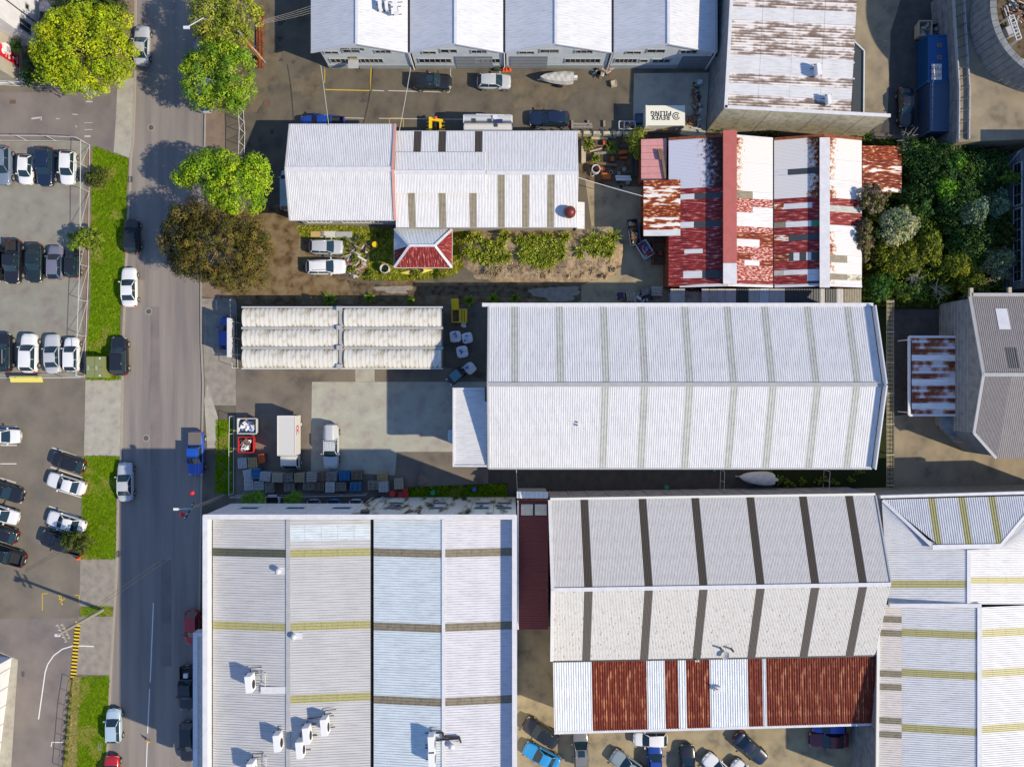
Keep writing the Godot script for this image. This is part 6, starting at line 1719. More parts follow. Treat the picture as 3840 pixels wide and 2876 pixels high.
# one clump of leaves on the skin of a small ball
func clump(L: Leaves, p: Vector3, r: float, count: int, size: float, col: Color, low := -0.35, flat_k := 0.8) -> void:
	for i in count:
		var d := dir_up(low)
		var q := p + Vector3(d.x, d.y * flat_k, d.z) * r * rnd(0.7, 1.06)
		var up := (d + dir_up(-1) * 0.42 + Vector3(0, 0.15, 0)).normalized()
		var a := up.cross(dir_up(-1)).normalized()
		var s := size * rnd(0.5, 1.3)
		L.leaf(q, a * s, up.cross(a) * s * 0.62, up, tint(col, 0.22))

# crown: lobes [plan x, plan y, height of centre, radius x, radius z, radius y]
func tree(called: String, label: String, lobes: Array, trunk: Vector3, cols: Array, clumps: int, clump_r: float, leaves: int, size: float, bark: Material, group := "") -> Node3D:
	var o := place(called, label, "tree" if "tree" in called else "shrub", trunk, group)
	var L := Leaves.new()
	var st := mb(true)
	var top := 0.0
	for q in lobes: top = maxf(top, q[2])
	var crown_mid := Vector3.ZERO
	for q in lobes: crown_mid += w(q[0], q[1], q[2]) / lobes.size()
	var fork := Vector3(lerpf(trunk.x, crown_mid.x, 0.4), crown_mid.y * 0.5, lerpf(trunk.z, crown_mid.z, 0.4))
	var thick := clampf(lobes[0][3] * 0.05, 0.06, 0.35)
	tube(st, trunk, fork, thick * 1.3, 8, thick)
	var area := 0.0
	for q in lobes: area += q[3] * q[4]
	for q in lobes:
		var c := w(q[0], q[1], q[2])
		tube(st, fork, c, thick * 0.8, 6, thick * 0.4)
		var n: int = maxi(3, int(clumps * q[3] * q[4] / area))
		for i in n:
			if rng.randf() < 0.1: continue
			# even spread over the upper skin of the lobe
			var y := 1.0 - (i + 0.5) / n * 1.25
			var t := i * 2.39996 + rnd(-0.35, 0.35)
			var k := sqrt(maxf(0.0, 1 - y * y))
			var d := Vector3(cos(t) * k, y, sin(t) * k)
			var p := c + Vector3(d.x * q[3], d.y * q[5], d.z * q[4]) * rnd(0.68, 1.06)
			var col: Color = cols[rng.randi() % cols.size()]
			clump(L, p, clump_r * rnd(0.65, 1.35), leaves, size, tint(col, 0.2))
			if i % 4 == 0: tube(st, c, p, thick * 0.3, 4, thick * 0.1)
	part(o, "trunk", st, bark)
	put(o, "crown", L.mesh(), M.leaf)
	return o

func spikes(L: Leaves, p: Vector3, r: float, count: int, high: float, cols: Array, wide: float) -> void:
	for i in count:
		var t := rnd(0, TAU)
		var out := Vector3(cos(t), 0, sin(t))
		var side := Vector3(-out.z, 0, out.x) * wide * rnd(0.6, 1.2)
		var lean := rnd(0.15, 1.0)
		var a := p + out * r * 0.06
		var m := p + out * r * lean * 0.6 + Vector3(0, high * rnd(0.6, 1.0), 0)
		var e := p + out * r * lean + Vector3(0, high * rnd(0.2, 0.75), 0)
		var c := tint(cols[rng.randi() % cols.size()], 0.3)
		L.tri(m - side, e, m + side, out, c)
		L.tri(a - side, m - side, m + side, out, c)
		L.tri(a - side, m + side, a + side, out, c)

func spiky(called: String, label: String, x: float, y: float, r: float, count: int, high: float, cols: Array, h := 0.0, wide := 0.09, group := "") -> void:
	var o := place(called, label, "plant", w(x, y, h), group)
	var L := Leaves.new()
	spikes(L, w(x, y, h), r, count, high, cols, wide)
	put(o, "leaves", L.mesh(), M.leaf)

func bushy(called: String, label: String, x: float, y: float, h: float, rx: float, rz: float, ry: float, cols: Array, clumps: int, leaves: int, size: float, group := "") -> void:
	var base := w(x, y, h)
	var lobes := [[x, y, h, rx * 0.62, rz * 0.62, ry]]
	var n := 3 + int(rx * 1.3)
	for i in n:
		var t := TAU * i / n + rnd(-0.5, 0.5)
		var k := rnd(0.45, 0.72)
		var q := rnd(0.3, 0.55)
		lobes.append([x + cos(t) * rx * k / S, y + sin(t) * rz * k / S, h * rnd(0.6, 1.02), rx * q, rz * q, ry * rnd(0.5, 0.85)])
	tree(called, label, lobes, Vector3(base.x, 0, base.z), cols, clumps, minf(rx, rz) * 0.26, leaves, size, M.bark, group)

func tuft_field(called: String, label: String, pts: Array, count: int, tall: float, cols: Array, y := 0.0) -> void:
	var poly := plan(pts)
	var lo := poly[0]; var hi := poly[0]
	for p in poly:
		lo = lo.min(p); hi = hi.max(p)
	var L := Leaves.new()
	for i in 5:
		var t := TAU * i / 5.0
		var out := Vector3(cos(t), 0, sin(t))
		var side := Vector3(-out.z, 0, out.x) * 0.05
		L.tri(-side, side, out * 0.16 + Vector3(0, 1, 0) * 0.8, (out + Vector3.UP * 0.7).normalized(), Color(1, 1, 1))
	var mm := MultiMesh.new()
	mm.transform_format = MultiMesh.TRANSFORM_3D
	mm.use_colors = true
	mm.mesh = L.mesh()
	var xf := []
	var tries := 0
	while xf.size() < count and tries < count * 8:
		tries += 1
		var p := Vector2(rnd(lo.x, hi.x), rnd(lo.y, hi.y))
		if not Geometry2D.is_point_in_polygon(p, poly): continue
		var s := rnd(0.6, 1.5)
		xf.append(Transform3D(Basis(Vector3.UP, rnd(0, TAU)).scaled(Vector3(s, tall * rnd(0.5, 1.5), s)), Vector3(p.x, y, p.y)))
	var dry := FastNoiseLite.new(); dry.seed = 5; dry.frequency = 0.22; dry.fractal_octaves = 3
	mm.instance_count = xf.size()
	for i in xf.size():
		mm.set_instance_transform(i, xf[i])
		var q: Vector3 = xf[i].origin
		var c := tint(cols[rng.randi() % cols.size()], 0.3)
		mm.set_instance_color(i, c.lerp(Color(0.3, 0.28, 0.06), clampf(dry.get_noise_2d(q.x, q.z) * 2.6 - 0.5, 0.0, 0.7)))
	var o := MultiMeshInstance3D.new()
	o.name = numbered(called)
	o.multimesh = mm
	o.material_override = M.tuft
	add_child(o)
	tag(o, label, "grass", "", "stuff")

func make_plants() -> void:
	var lime := [Color(0.42, 0.48, 0.015), Color(0.34, 0.43, 0.013), Color(0.25, 0.34, 0.012)]
	var mid := [Color(0.17, 0.24, 0.02), Color(0.12, 0.19, 0.018), Color(0.2, 0.25, 0.03)]
	var fresh := [Color(0.2, 0.33, 0.02), Color(0.13, 0.25, 0.02), Color(0.27, 0.38, 0.02)]
	var brown := [Color(0.125, 0.1, 0.02), Color(0.065, 0.055, 0.014), Color(0.16, 0.125, 0.03), Color(0.085, 0.085, 0.018)]
	var dark := [Color(0.035, 0.085, 0.02), Color(0.05, 0.11, 0.022), Color(0.025, 0.06, 0.018), Color(0.07, 0.13, 0.025)]
	var olive := [Color(0.075, 0.1, 0.018), Color(0.055, 0.075, 0.015), Color(0.1, 0.12, 0.025)]
	var bright := [Color(0.09, 0.24, 0.015), Color(0.13, 0.28, 0.02)]
	var pale := [Color(0.36, 0.4, 0.2), Color(0.28, 0.33, 0.14), Color(0.42, 0.42, 0.24)]
	var sage := [Color(0.13, 0.21, 0.12), Color(0.17, 0.25, 0.15), Color(0.09, 0.15, 0.08)]
	var yellow := [Color(0.24, 0.26, 0.02), Color(0.17, 0.2, 0.02), Color(0.12, 0.15, 0.02)]
	var twig := [Color(0.2, 0.16, 0.09), Color(0.14, 0.11, 0.06), Color(0.16, 0.15, 0.05)]
	# street trees
	tree("lime_tree", "large lime-green round tree at the top left beside the drive", [[320, 190, 6.0, 5.0, 4.6, 2.6], [215, 175, 5.4, 2.7, 3.2, 2.0], [430, 215, 5.4, 2.2, 3.2, 1.9], [320, 292, 5.0, 3.0, 1.9, 1.7], [290, 85, 5.2, 3.4, 1.9, 1.7], [190, 240, 4.6, 1.6, 1.9, 1.5], [400, 100, 5.0, 2.4, 2.0, 1.6]], w(330, 210), lime, 300, 0.78, 92, 0.25, M.bark)
	tree("street_tree", "loose yellow-green tree behind the street lamp at the top", [[800, 60, 6.0, 2.2, 2.6, 2.2], [900, 50, 6.2, 2.2, 2.8, 2.4], [850, 130, 5.4, 2.6, 1.9, 1.8], [760, 140, 4.8, 1.0, 0.9, 1.0]], w(830, 70), [Color(0.26, 0.3, 0.03), Color(0.18, 0.23, 0.025), Color(0.32, 0.34, 0.04)], 190, 0.64, 80, 0.24, M.bark_pale, "street trees on the east verge")
	tree("street_tree", "rounded green double-crowned tree above the pale blue car", [[755, 285, 5.4, 1.9, 3.0, 2.0], [885, 290, 5.8, 1.9, 3.3, 2.3], [815, 380, 4.6, 2.7, 1.0, 1.4], [830, 215, 5.6, 2.2, 1.7, 1.9], [735, 240, 4.6, 1.0, 1.2, 1.1]], w(830, 300), fresh, 240, 0.68, 92, 0.24, M.bark, "street trees on the east verge")
	tree("street_tree", "bright green tree overlapping the brown tree beside the dirt lane", [[890, 710, 5.6, 3.3, 2.6, 2.4], [770, 640, 5.0, 2.2, 1.8, 1.7], [690, 670, 4.2, 1.1, 1.0, 1.0], [830, 610, 5.2, 2.4, 1.2, 1.5], [960, 650, 5.0, 1.6, 2.0, 1.6]], w(850, 700), [Color(0.24, 0.38, 0.015), Color(0.15, 0.28, 0.015), Color(0.32, 0.44, 0.02)], 240, 0.68, 95, 0.24, M.bark, "street trees on the east verge")
	tree("brown_tree", "wide brown-leaved tree hanging over the road beside the dirt lane", [[815, 930, 6.0, 4.6, 3.8, 2.8], [690, 890, 5.2, 2.4, 2.8, 2.0], [880, 1040, 5.0, 3.4, 1.5, 1.7], [730, 810, 5.4, 2.6, 1.4, 1.7], [950, 930, 5.4, 2.0, 3.0, 2.0], [700, 990, 4.8, 1.6, 1.6, 1.5]], w(850, 930), brown, 430, 0.66, 100, 0.23, M.bark_pale)
	# shrubs along the lawns
	bushy("olive_shrub", "round olive shrub at the head of the first lawn", 362, 672, 1.7, 1.55, 1.35, 1.1, olive, 60, 50, 0.2, "shrubs along the lawns")
	bushy("olive_shrub", "wide green shrub leaning over the middle row of cars", 325, 898, 1.9, 2.3, 1.3, 1.2, mid, 80, 50, 0.22, "shrubs along the lawns")
	bushy("small_tree", "small dark tree overhanging the dark pickup at the second lawn", 290, 2030, 2.4, 2.0, 1.45, 1.3, olive, 75, 50, 0.2, "shrubs along the lawns")
	bushy("dark_shrub", "dark shrub between the cream building and the lime-green tree", 125, 265, 1.8, 1.5, 2.0, 1.2, dark, 50, 44, 0.24)
	bushy("dark_shrub", "dark shrub at the top edge behind the lime-green tree", 330, 20, 3.0, 3.6, 1.7, 1.8, [Color(0.05, 0.085, 0.02), Color(0.035, 0.06, 0.015)], 90, 50, 0.24)
	bushy("dark_shrub", "rough green shrub at the top edge above the verge", 430, 40, 2.4, 2.0, 2.0, 1.5, [Color(0.08, 0.11, 0.03), Color(0.06, 0.09, 0.02)], 60, 46, 0.22)
	spiky("cabbage_palm", "spiky green palm beside the white wall at the top left", 72, 178, 1.2, 90, 0.8, [Color(0.06, 0.12, 0.02), Color(0.1, 0.16, 0.03)], 2.2, 0.07)
	# palms by the pallet stacks
	for q in [[950, 1880, "leafy palm at the road end of the pallet stacks"], [1105, 1882, "leafy palm between the pallet stacks and the white overhang"]]:
		var o := place("palm", q[2], "palm", w(q[0], q[1], 0.0), "palms beside the pallets")
		var st := mb(true)
		var F := Leaves.new()
		for k in 5:
			var head := w(q[0] + rnd(-26, 26), q[1] + rnd(-22, 12), rnd(3.4, 4.8))
			tube(st, w(q[0], q[1], 0), head, 0.1, 6, 0.06)
			for i in 90:
				var t := rnd(0, TAU)
				var out := Vector3(cos(t), rnd(-0.2, 0.7), sin(t)).normalized()
				var side := out.cross(Vector3.UP).normalized() * 0.05
				var m := head + out * 0.5; var e := head + out * rnd(0.75, 1.05) + Vector3(0, -0.2, 0)
				var col := tint([Color(0.12, 0.24, 0.02), Color(0.17, 0.3, 0.03), Color(0.08, 0.17, 0.02)][i % 3], 0.25)
				F.tri(m - side, e, m + side, out, col); F.tri(head - side, m + side, m - side, out, col); F.tri(head - side, m + side, head + side, out, col)
		part(o, "stem", st, M.bark)
		put(o, "fronds", F.mesh(), M.leaf)
	var L: Leaves
	# wooded bank on the right
	var bank := [
		["dark_tree", "dark evergreen filling the top of the wooded bank beside the wall", 3520, 640, 3.4, 4.6, 3.0, 2.0, dark, 170], ["dark_tree", "dark evergreen at the top left of the wooded bank by the lean-to", 3440, 590, 2.8, 2.4, 2.2, 1.6, dark, 70],
		["dark_tree", "dark evergreen in the middle of the wooded bank", 3590, 760, 3.6, 3.4, 2.6, 2.0, dark, 120], ["dark_tree", "dark evergreen below the office corner", 3690, 640, 3.2, 2.4, 2.8, 1.8, dark, 90],
		["dark_tree", "dark evergreen at the lower middle of the wooded bank", 3640, 900, 3.2, 3.0, 2.4, 1.8, dark, 100], ["dark_tree", "dark evergreen at the left of the wooded bank beside the cream-flowered tree", 3440, 760, 3.0, 1.8, 2.6, 1.8, dark, 80],
		["bright_shrub", "bright green creeper patch high on the wooded bank", 3590, 610, 4.6, 1.3, 1.0, 0.7, bright, 40], ["bright_shrub", "bright green creeper streak down the middle of the bank", 3550, 700, 4.6, 1.5, 1.7, 0.7, bright, 55],
		["bright_shrub", "small bright green creeper tuft near the office wall", 3682, 672, 3.8, 0.75, 0.5, 0.5, bright, 16], ["green_tree", "green leaning branch crossing the office windows", 3780, 665, 4.2, 1.5, 1.0, 0.8, [Color(0.07, 0.13, 0.02), Color(0.1, 0.17, 0.02)], 40],
		["sage_tree", "sage-green tree beside the office windows", 3650, 800, 4.4, 2.2, 1.7, 1.4, sage, 80], ["sage_tree", "grey-green tree against the office wall", 3740, 770, 4.0, 1.4, 1.7, 1.2, sage, 50],
		["sage_tree", "grey-green twiggy tree above the brown factory", 3745, 985, 4.0, 1.8, 1.9, 1.4, [Color(0.17, 0.2, 0.11), Color(0.22, 0.21, 0.13), Color(0.12, 0.17, 0.08)], 70], ["cream_tree", "cream-flowered tree at the left of the wooded bank", 3375, 840, 4.6, 2.1, 2.2, 1.6, pale, 110],
		["brown_shrub", "brown twiggy shrub sprawling over the rusty shed roof", 3260, 745, 4.6, 2.4, 1.5, 1.0, twig, 80], ["brown_shrub", "brown twiggy shrub hanging along the east eave of the sheds", 3238, 880, 4.2, 1.1, 2.8, 1.1, twig, 80],
		["yellow_shrub", "yellow-green shrub in the middle left of the bank", 3380, 960, 3.0, 2.6, 2.0, 1.4, yellow, 90], ["yellow_shrub", "yellow-green shrub in the centre of the bank", 3480, 930, 3.0, 1.7, 2.2, 1.3, yellow, 70],
		["yellow_shrub", "yellow-green shrub below the dark middle evergreen", 3590, 990, 3.0, 2.0, 1.8, 1.3, yellow, 70], ["green_shrub", "green shrub at the lower left of the bank", 3295, 1070, 2.2, 1.8, 1.7, 1.1, [Color(0.05, 0.14, 0.02), Color(0.04, 0.1, 0.02)], 60],
		["green_shrub", "green shrub at the bottom of the bank above the asphalt", 3420, 1085, 2.2, 2.0, 1.4, 1.1, [Color(0.07, 0.13, 0.02), Color(0.1, 0.15, 0.03)], 60], ["yellow_shrub", "yellow-green shrub at the lower right of the bank", 3660, 1060, 2.6, 1.8, 1.4, 1.2, yellow, 60],
		["green_shrub", "dark green shrub along the foot of the office wall", 3770, 880, 2.0, 1.2, 2.4, 1.2, olive, 60]]
	for q in bank:
		bushy(q[0], q[1], q[2], q[3], q[4], q[5], q[6], q[7], q[8], int(q[9] * 1.15), 46, 0.26, "trees and shrubs of the wooded bank")
	L = Leaves.new()
	var nb := FastNoiseLite.new(); nb.seed = 12; nb.frequency = 0.12
	for i in 620:
		var x := rnd(3235, 3755); var y := rnd(545, 1125)
		if x < 3400 and y < 700: continue
		var p := w(x, y, 1.6 + 0.9 * nb.get_noise_2d(x * 0.1, y * 0.1))
		var k := clampf(0.5 + 1.2 * nb.get_noise_2d(x * 0.22, y * 0.22) + (y - 850) / 900.0, 0, 1)
		clump(L, p + Vector3(0, rnd(-0.3, 0.8), 0), rnd(0.35, 0.75), 42, 0.24, tint(Color(0.03, 0.085, 0.015).lerp(Color(0.17, 0.23, 0.025), k), 0.25))
	tag(put(self, "creeper", L.mesh(), M.leaf), "mat of green creeper and scrub covering the wooded bank", "creeper", "", "stuff")
	for q in [[3430, 1040], [3520, 1090], [3700, 1050], [3760, 1030], [3640, 1100], [3380, 555], [3405, 520]]:
		var o := place("bare_branch", "bare grey twiggy branch among the shrubs of the wooded bank", "branch", w(q[0], q[1], 0), "bare branches on the bank")
		var st := mb()
		for i in 16:
			var a := w(q[0] + rnd(-14, 14), q[1] + rnd(-14, 14), rnd(2.2, 3.2)); var d := Vector3(rnd(-1, 1), rnd(-0.1, 0.5), rnd(-1, 1)).normalized()
			tube(st, a, a + d * rnd(0.6, 1.6), 0.045, 4, 0.015)
			tube(st, a + d * 0.4, a + d * 0.4 + Vector3(rnd(-1, 1), 0.2, rnd(-1, 1)) * 0.6, 0.025, 4, 0.01)
		tube(st, w(q[0], q[1], 0), w(q[0], q[1], 2.6), 0.08, 5, 0.05)
		part(o, "twigs", st, M.bark_pale)
	# green at the foot of the concrete hall
	for q in [[2720, 478, 1.6, 0.8, "leafy dark green bush at the corner of the concrete hall"], [2880, 505, 1.9, 0.6, "low mossy bush under the middle of the hall wall"], [3060, 520, 2.0, 0.55, "low mossy bush under the right half of the hall wall"], [3200, 525, 1.4, 0.6, "low bush near the end of the hall wall"]]:
		bushy("wall_bush", q[4], q[0], q[1], 0.8, q[2], q[3], 0.7, [Color(0.08, 0.13, 0.02), Color(0.12, 0.15, 0.025), Color(0.16, 0.15, 0.03)], 46, 40, 0.18, "bushes under the hall wall")
	spiky("flax_plant", "spiky flax at the far end of the hall wall", 3250, 515, 0.9, 60, 0.7, [Color(0.2, 0.25, 0.04), Color(0.12, 0.2, 0.03)], 0.3)
	# junk garden plants
	for q in [[2205, 545, 1.0, "spiky yellow-green plant at the corner of the long shed"], [2232, 600, 0.75, "small bright spiky plant above the white bucket"], [2290, 560, 1.1, "spiky plant with pale flowers in the junk garden"]]:
		spiky("agave", q[3], q[0], q[1], q[2], 90, 0.8, [Color(0.2, 0.28, 0.03), Color(0.28, 0.34, 0.05), Color(0.12, 0.18, 0.03)], 0.0, 0.06, "spiky plants in the junk garden")
	bushy("yellow_shrub", "feathery yellow-green shrub beside the pink lean-to", 2385, 535, 1.8, 1.5, 2.0, 1.2, [Color(0.26, 0.29, 0.03), Color(0.2, 0.24, 0.03)], 70, 46, 0.18)
	# grass tussocks on the spoil heap and weeds along the lane
	var reed := [Color(0.2, 0.27, 0.02), Color(0.3, 0.34, 0.03), Color(0.42, 0.4, 0.07), Color(0.12, 0.17, 0.02)]
	L = Leaves.new()
	for i in 52:
		var far := i % 5 == 4
		spikes(L, w(rnd(2130, 2300) if far else rnd(1750, 2130), rnd(890, 960) if far else rnd(885, 990), 0.75), rnd(0.8, 1.6), 100, 0.9, reed, 0.06)
	tag(put(self, "reeds", L.mesh(), M.leaf), "mass of green and yellow reeds on the earth heap", "reeds", "", "stuff")
	L = Leaves.new()
	for i in 40:
		spikes(L, w(rnd(1790, 2310), rnd(965, 1038), 0.5), rnd(0.5, 0.95), 70, 0.5, [Color(0.5, 0.42, 0.25), Color(0.38, 0.3, 0.17), Color(0.3, 0.2, 0.12)], 0.05)
	tag(put(self, "dry_reeds", L.mesh(), M.leaf), "pale dry grass on the bare side of the earth heap", "grass", "", "stuff")
	for q in [[1235, 1122, 1.3, "long tuft of green weeds on the lane edge nearest the road"], [1385, 1118, 0.9, "tuft of green weeds on the lane edge behind the vaulted shed"], [1760, 1128, 0.9, "weeds beside the yellow tipping bin"], [1850, 1122, 1.0, "weeds behind the warehouse gutter end"], [1930, 1120, 0.9, "weeds on the lane edge at the warehouse corner"], [1540, 1126, 0.7, "small weeds on the lane behind the vaulted shed"]]:
		spiky("weed_clump", q[3], q[0], q[1], q[2], 110, 0.5, [Color(0.17, 0.26, 0.02), Color(0.1, 0.17, 0.02), Color(0.22, 0.3, 0.03)], 0.0, 0.05, "weeds along the lane")
	for q in [[1300, 915], [1330, 970], [1345, 900], [1420, 880], [1320, 1010], [1385, 1030], [1720, 900], [1730, 950], [1560, 1025], [1650, 1030], [1450, 1020]]:
		bushy("weed_bush", "low yellow-green weed bush in the plot round the cottage", q[0], q[1], 0.35, rnd(0.5, 0.9), rnd(0.5, 0.8), 0.4, [Color(0.14, 0.18, 0.02), Color(0.2, 0.22, 0.03), Color(0.09, 0.14, 0.02)], 16, 40, 0.13, "weed bushes round the cottage")
	for q in [[2920, 1800], [2960, 1815], [3010, 1808], [3080, 1800], [3130, 1810], [3190, 1800], [3220, 1770]]:
		bushy("weed_bush", "weed bush in the shade south of the white warehouse", q[0], q[1], 0.4, rnd(0.5, 0.9), rnd(0.4, 0.7), 0.5, [Color(0.14, 0.18, 0.02), Color(0.2, 0.22, 0.03), Color(0.09, 0.14, 0.02)], 16, 40, 0.15, "weed bushes behind the warehouse")
	# clipped round shrubs in the bed at the lower left
	for k in 10:
		bushy("round_shrub", "small round pale green shrub in the bed beside the lowest lawn", 262 - k * 2.1, 2612 + k * 27, 0.35, 0.26, 0.3, 0.3, [Color(0.2, 0.24, 0.08), Color(0.15, 0.2, 0.06)], 8, 26, 0.1, "round shrubs in the bed")
	# lawns
	var g := [Color(0.13, 0.23, 0.006), Color(0.17, 0.27, 0.008), Color(0.1, 0.18, 0.006)]
	var lawns := [[[348, 548], [480, 594], [474, 720], [462, 1005], [450, 1160], [448, 1424], [322, 1424], [326, 1300], [339, 1100], [343, 720]], [[313, 1711], [444, 1711], [434, 1880], [430, 2096], [301, 2096]], [[304, 2276], [421, 2276], [418, 2309], [302, 2309]], [[280, 2540], [408, 2536], [393, 2890], [258, 2890]]]
	var what := ["short mown grass of the long upper lawn", "short mown grass of the second lawn", "tiny grass patch by the power pole", "mown grass of the lowest lawn"]
	for i in 4:
		ground_sheet("lawn", lawns[i], 0.02, M.lawn)
		tuft_field("grass", what[i], lawns[i], [5200, 3200, 300, 3000][i], 0.09, g, 0.02)
	ground_sheet("dry_verge", [[276, 2540], [302, 2538], [290, 2700], [286, 2890], [254, 2890]], 0.026, M.dry_grass)
	tuft_field("dry_grass", "dry yellow grass along the left side of the lowest lawn", [[276, 2540], [304, 2538], [292, 2700], [288, 2890], [254, 2890]], 900, 0.12, [Color(0.42, 0.34, 0.14), Color(0.34, 0.29, 0.1)], 0.026)
	tuft_field("weeds", "rough grass and weeds round the hip-roofed cottage", [[1110, 848], [1280, 848], [1500, 862], [1700, 852], [1790, 862], [1740, 1000], [1690, 1040], [1500, 1053], [1330, 1043], [1285, 1000], [1290, 900], [1130, 893]], 3200, 0.14, [Color(0.2, 0.25, 0.015), Color(0.3, 0.32, 0.025), Color(0.12, 0.17, 0.012), Color(0.38, 0.34, 0.07)], 0.012)
	tuft_field("grass", "shaded rough grass of the narrow verge by the yard fence", [[812, 1577], [868, 1577], [868, 1848], [808, 1848]], 1300, 0.14, g, 0.014)
	tuft_field("grass", "shaded grass strip along the foot of the stained factory wall", [[1512, 1830], [1898, 1815], [1898, 1868], [1512, 1868]], 1300, 0.2, g, 0.014)
	tuft_field("undergrowth", "low dark undergrowth covering the wooded bank", [[3228, 525], [3760, 525], [3760, 1150], [3228, 1150]], 9000, 0.6, [Color(0.05, 0.11, 0.02), Color(0.08, 0.15, 0.02), Color(0.12, 0.18, 0.03)], 0.012)

# ---------- other things ----------
func crate_at(p: Vector3, s: float, mat: Material, category: String, label: String, turn := 0.0, group := "") -> void:
	var o := thing("storage_crate", label, category, p, turn, group)
	var st := mb()
	var k := 0.06
	for q in [[-1, 0], [1, 0], [0, -1], [0, 1]]:
		box(st, Vector3(q[0] * (s / 2 - k / 2), s * 0.35, q[1] * (s / 2 - k / 2)), Vector3(k if q[0] != 0 else s - 2 * k, s * 0.7, k if q[1] != 0 else s))
	part(o, "side", st, mat)
	st = mb(); box(st, Vector3(0, s * 0.55, 0), Vector3(s - 2 * k, 0.04, s - 2 * k)); part(o, "lid", st, mat)

func scrap_heap(called: String, p: Vector3, rx: float, rz: float, h: float, n: int, label: String) -> void:
	var o := place(called, label, "scrap", p)
	var keys := ["wood_brown", "wood_grey", "rusty_steel", "galv", "plastic_dark", "wood_pale"]
	for k in 6:
		var st := mb()
		for i in n / 6:
			var t := rnd(0, TAU); var q := sqrt(rnd(0, 1))
			var c := p + Vector3(cos(t) * q * rx, rnd(0.05, h * (1.1 - q)), sin(t) * q * rz)
			box(st, c, Vector3(rnd(0.3, 1.2), rnd(0.04, 0.12), rnd(0.08, 0.3)), Basis.from_euler(Vector3(rnd(-0.3, 0.3), rnd(0, TAU), rnd(-0.3, 0.3))))
		var m := part(o, "scrap_piece", st, M[keys[k]])
		m.set_meta("kind", "stuff")

func pallet_meshes() -> void:
	var st := mb(); box(st, Vector3.ZERO, Vector3(0.1, 0.022, 1.2)); st.generate_normals(); shapes.slat = st.commit()
	st = mb(); box(st, Vector3.ZERO, Vector3(1.0, 0.09, 0.09)); st.generate_normals(); shapes.bearer = st.commit()
	st = mb()
	for i in 6: box(st, Vector3(-0.45 + i * 0.18, 0.125, 0), Vector3(0.1, 0.022, 1.2))
	for z in [-0.55, 0.0, 0.55]: box(st, Vector3(0, 0.07, z), Vector3(1.0, 0.09, 0.09))
	for x in [-0.45, 0.0, 0.45]: box(st, Vector3(x, 0.012, 0), Vector3(0.1, 0.022, 1.2))
	st.generate_normals(); shapes.pallet = st.commit()

func pallet_stack(x: float, y: float, n: int, deg: float, key: String, label: String, wood2 := "wood_grey") -> void:
	var top_h := n * 0.145
	var p := w(x, y, top_h)
	var turn := deg_to_rad(deg)
	for i in n:
		var at := Vector3(p.x + rnd(-0.03, 0.03), i * 0.145, p.z + rnd(-0.03, 0.03))
		var tt := turn + rnd(-0.03, 0.03)
		if i < n - 1:
			var o := MeshInstance3D.new()
			o.name = numbered("pallet"); o.mesh = shapes.pallet; o.material_override = M[key if i % 3 else wood2]
			add_child(o); o.position = at; o.rotation.y = tt
			tag(o, "wooden pallet lower down in one of the stacks along the yard fence", "pallet", "pallets below the top of their stacks")
		else:
			var o := thing("pallet", label, "pallet", at, tt, "topmost pallets of the stacks")
			for k in 6: put(o, "slat", shapes.slat, M[key], Vector3(-0.45 + k * 0.18, 0.125, 0))
			for z in [-0.55, 0.0, 0.55]: put(o, "bearer", shapes.bearer, M[wood2], Vector3(0, 0.07, z))

func bulk_bag(x: float, y: float, deg: float, label: String, s := 1.0, base := 0.0) -> void:
	var p := w(x, y, base + 0.8)
	var o := thing("bulk_bag", label, "bag", Vector3(p.x, base, p.z), deg_to_rad(deg), "white bulk bags in the yard")
	var st := mb(true)
	var n := 20
	var f := func(i: int, k: int) -> Vector3:
		var t := TAU * i / n
		var prof: Array = [[0.85, 0.0], [1.0, 0.2], [1.04, 0.55], [1.0, 0.85], [0.9, 0.95], [0.45, 0.88], [0.0, 0.86]][k]
		var q: float = 0.62 * pow(pow(absf(cos(t)), 4.0) + pow(absf(sin(t)), 4.0), -0.25) * prof[0] * s
		var y1: float = prof[1] + (0.05 * sin(i * 2.7 + deg) if k >= 3 and k < 6 else 0.0)
		return Vector3(cos(t) * q, y1, sin(t) * q)
	for i in n:
		for k in 6: quad(st, f.call(i, k + 1), f.call(i + 1, k + 1), f.call(i + 1, k), f.call(i, k))
	part(o, "sack", st, M.bag_white)
	for i in 7:
		st = mb(); box(st, Vector3(rnd(-0.35, 0.35), 0.93 + 0.02 * i, rnd(-0.35, 0.35)), Vector3(rnd(0.2, 0.4), 0.06, rnd(0.1, 0.22)), Basis.from_euler(Vector3(rnd(-0.3, 0.3), rnd(0, TAU), rnd(-0.2, 0.2)))); part(o, "fold", st, M.bag_blue if i > 4 else M.bag_white)
	for q in [[0.5, 0.5], [-0.5, 0.5], [0.5, -0.5], [-0.5, -0.5]]:
		st = mb(); tube(st, Vector3(q[0] * s, 0.8, q[1] * s), Vector3(q[0] * 1.15 * s, 1.02, q[1] * 0.9 * s), 0.03); tube(st, Vector3(q[0] * 1.15 * s, 1.02, q[1] * 0.9 * s), Vector3(q[0] * s, 0.85, q[1] * 0.6 * s), 0.03); part(o, "strap", st, M.bag_white)

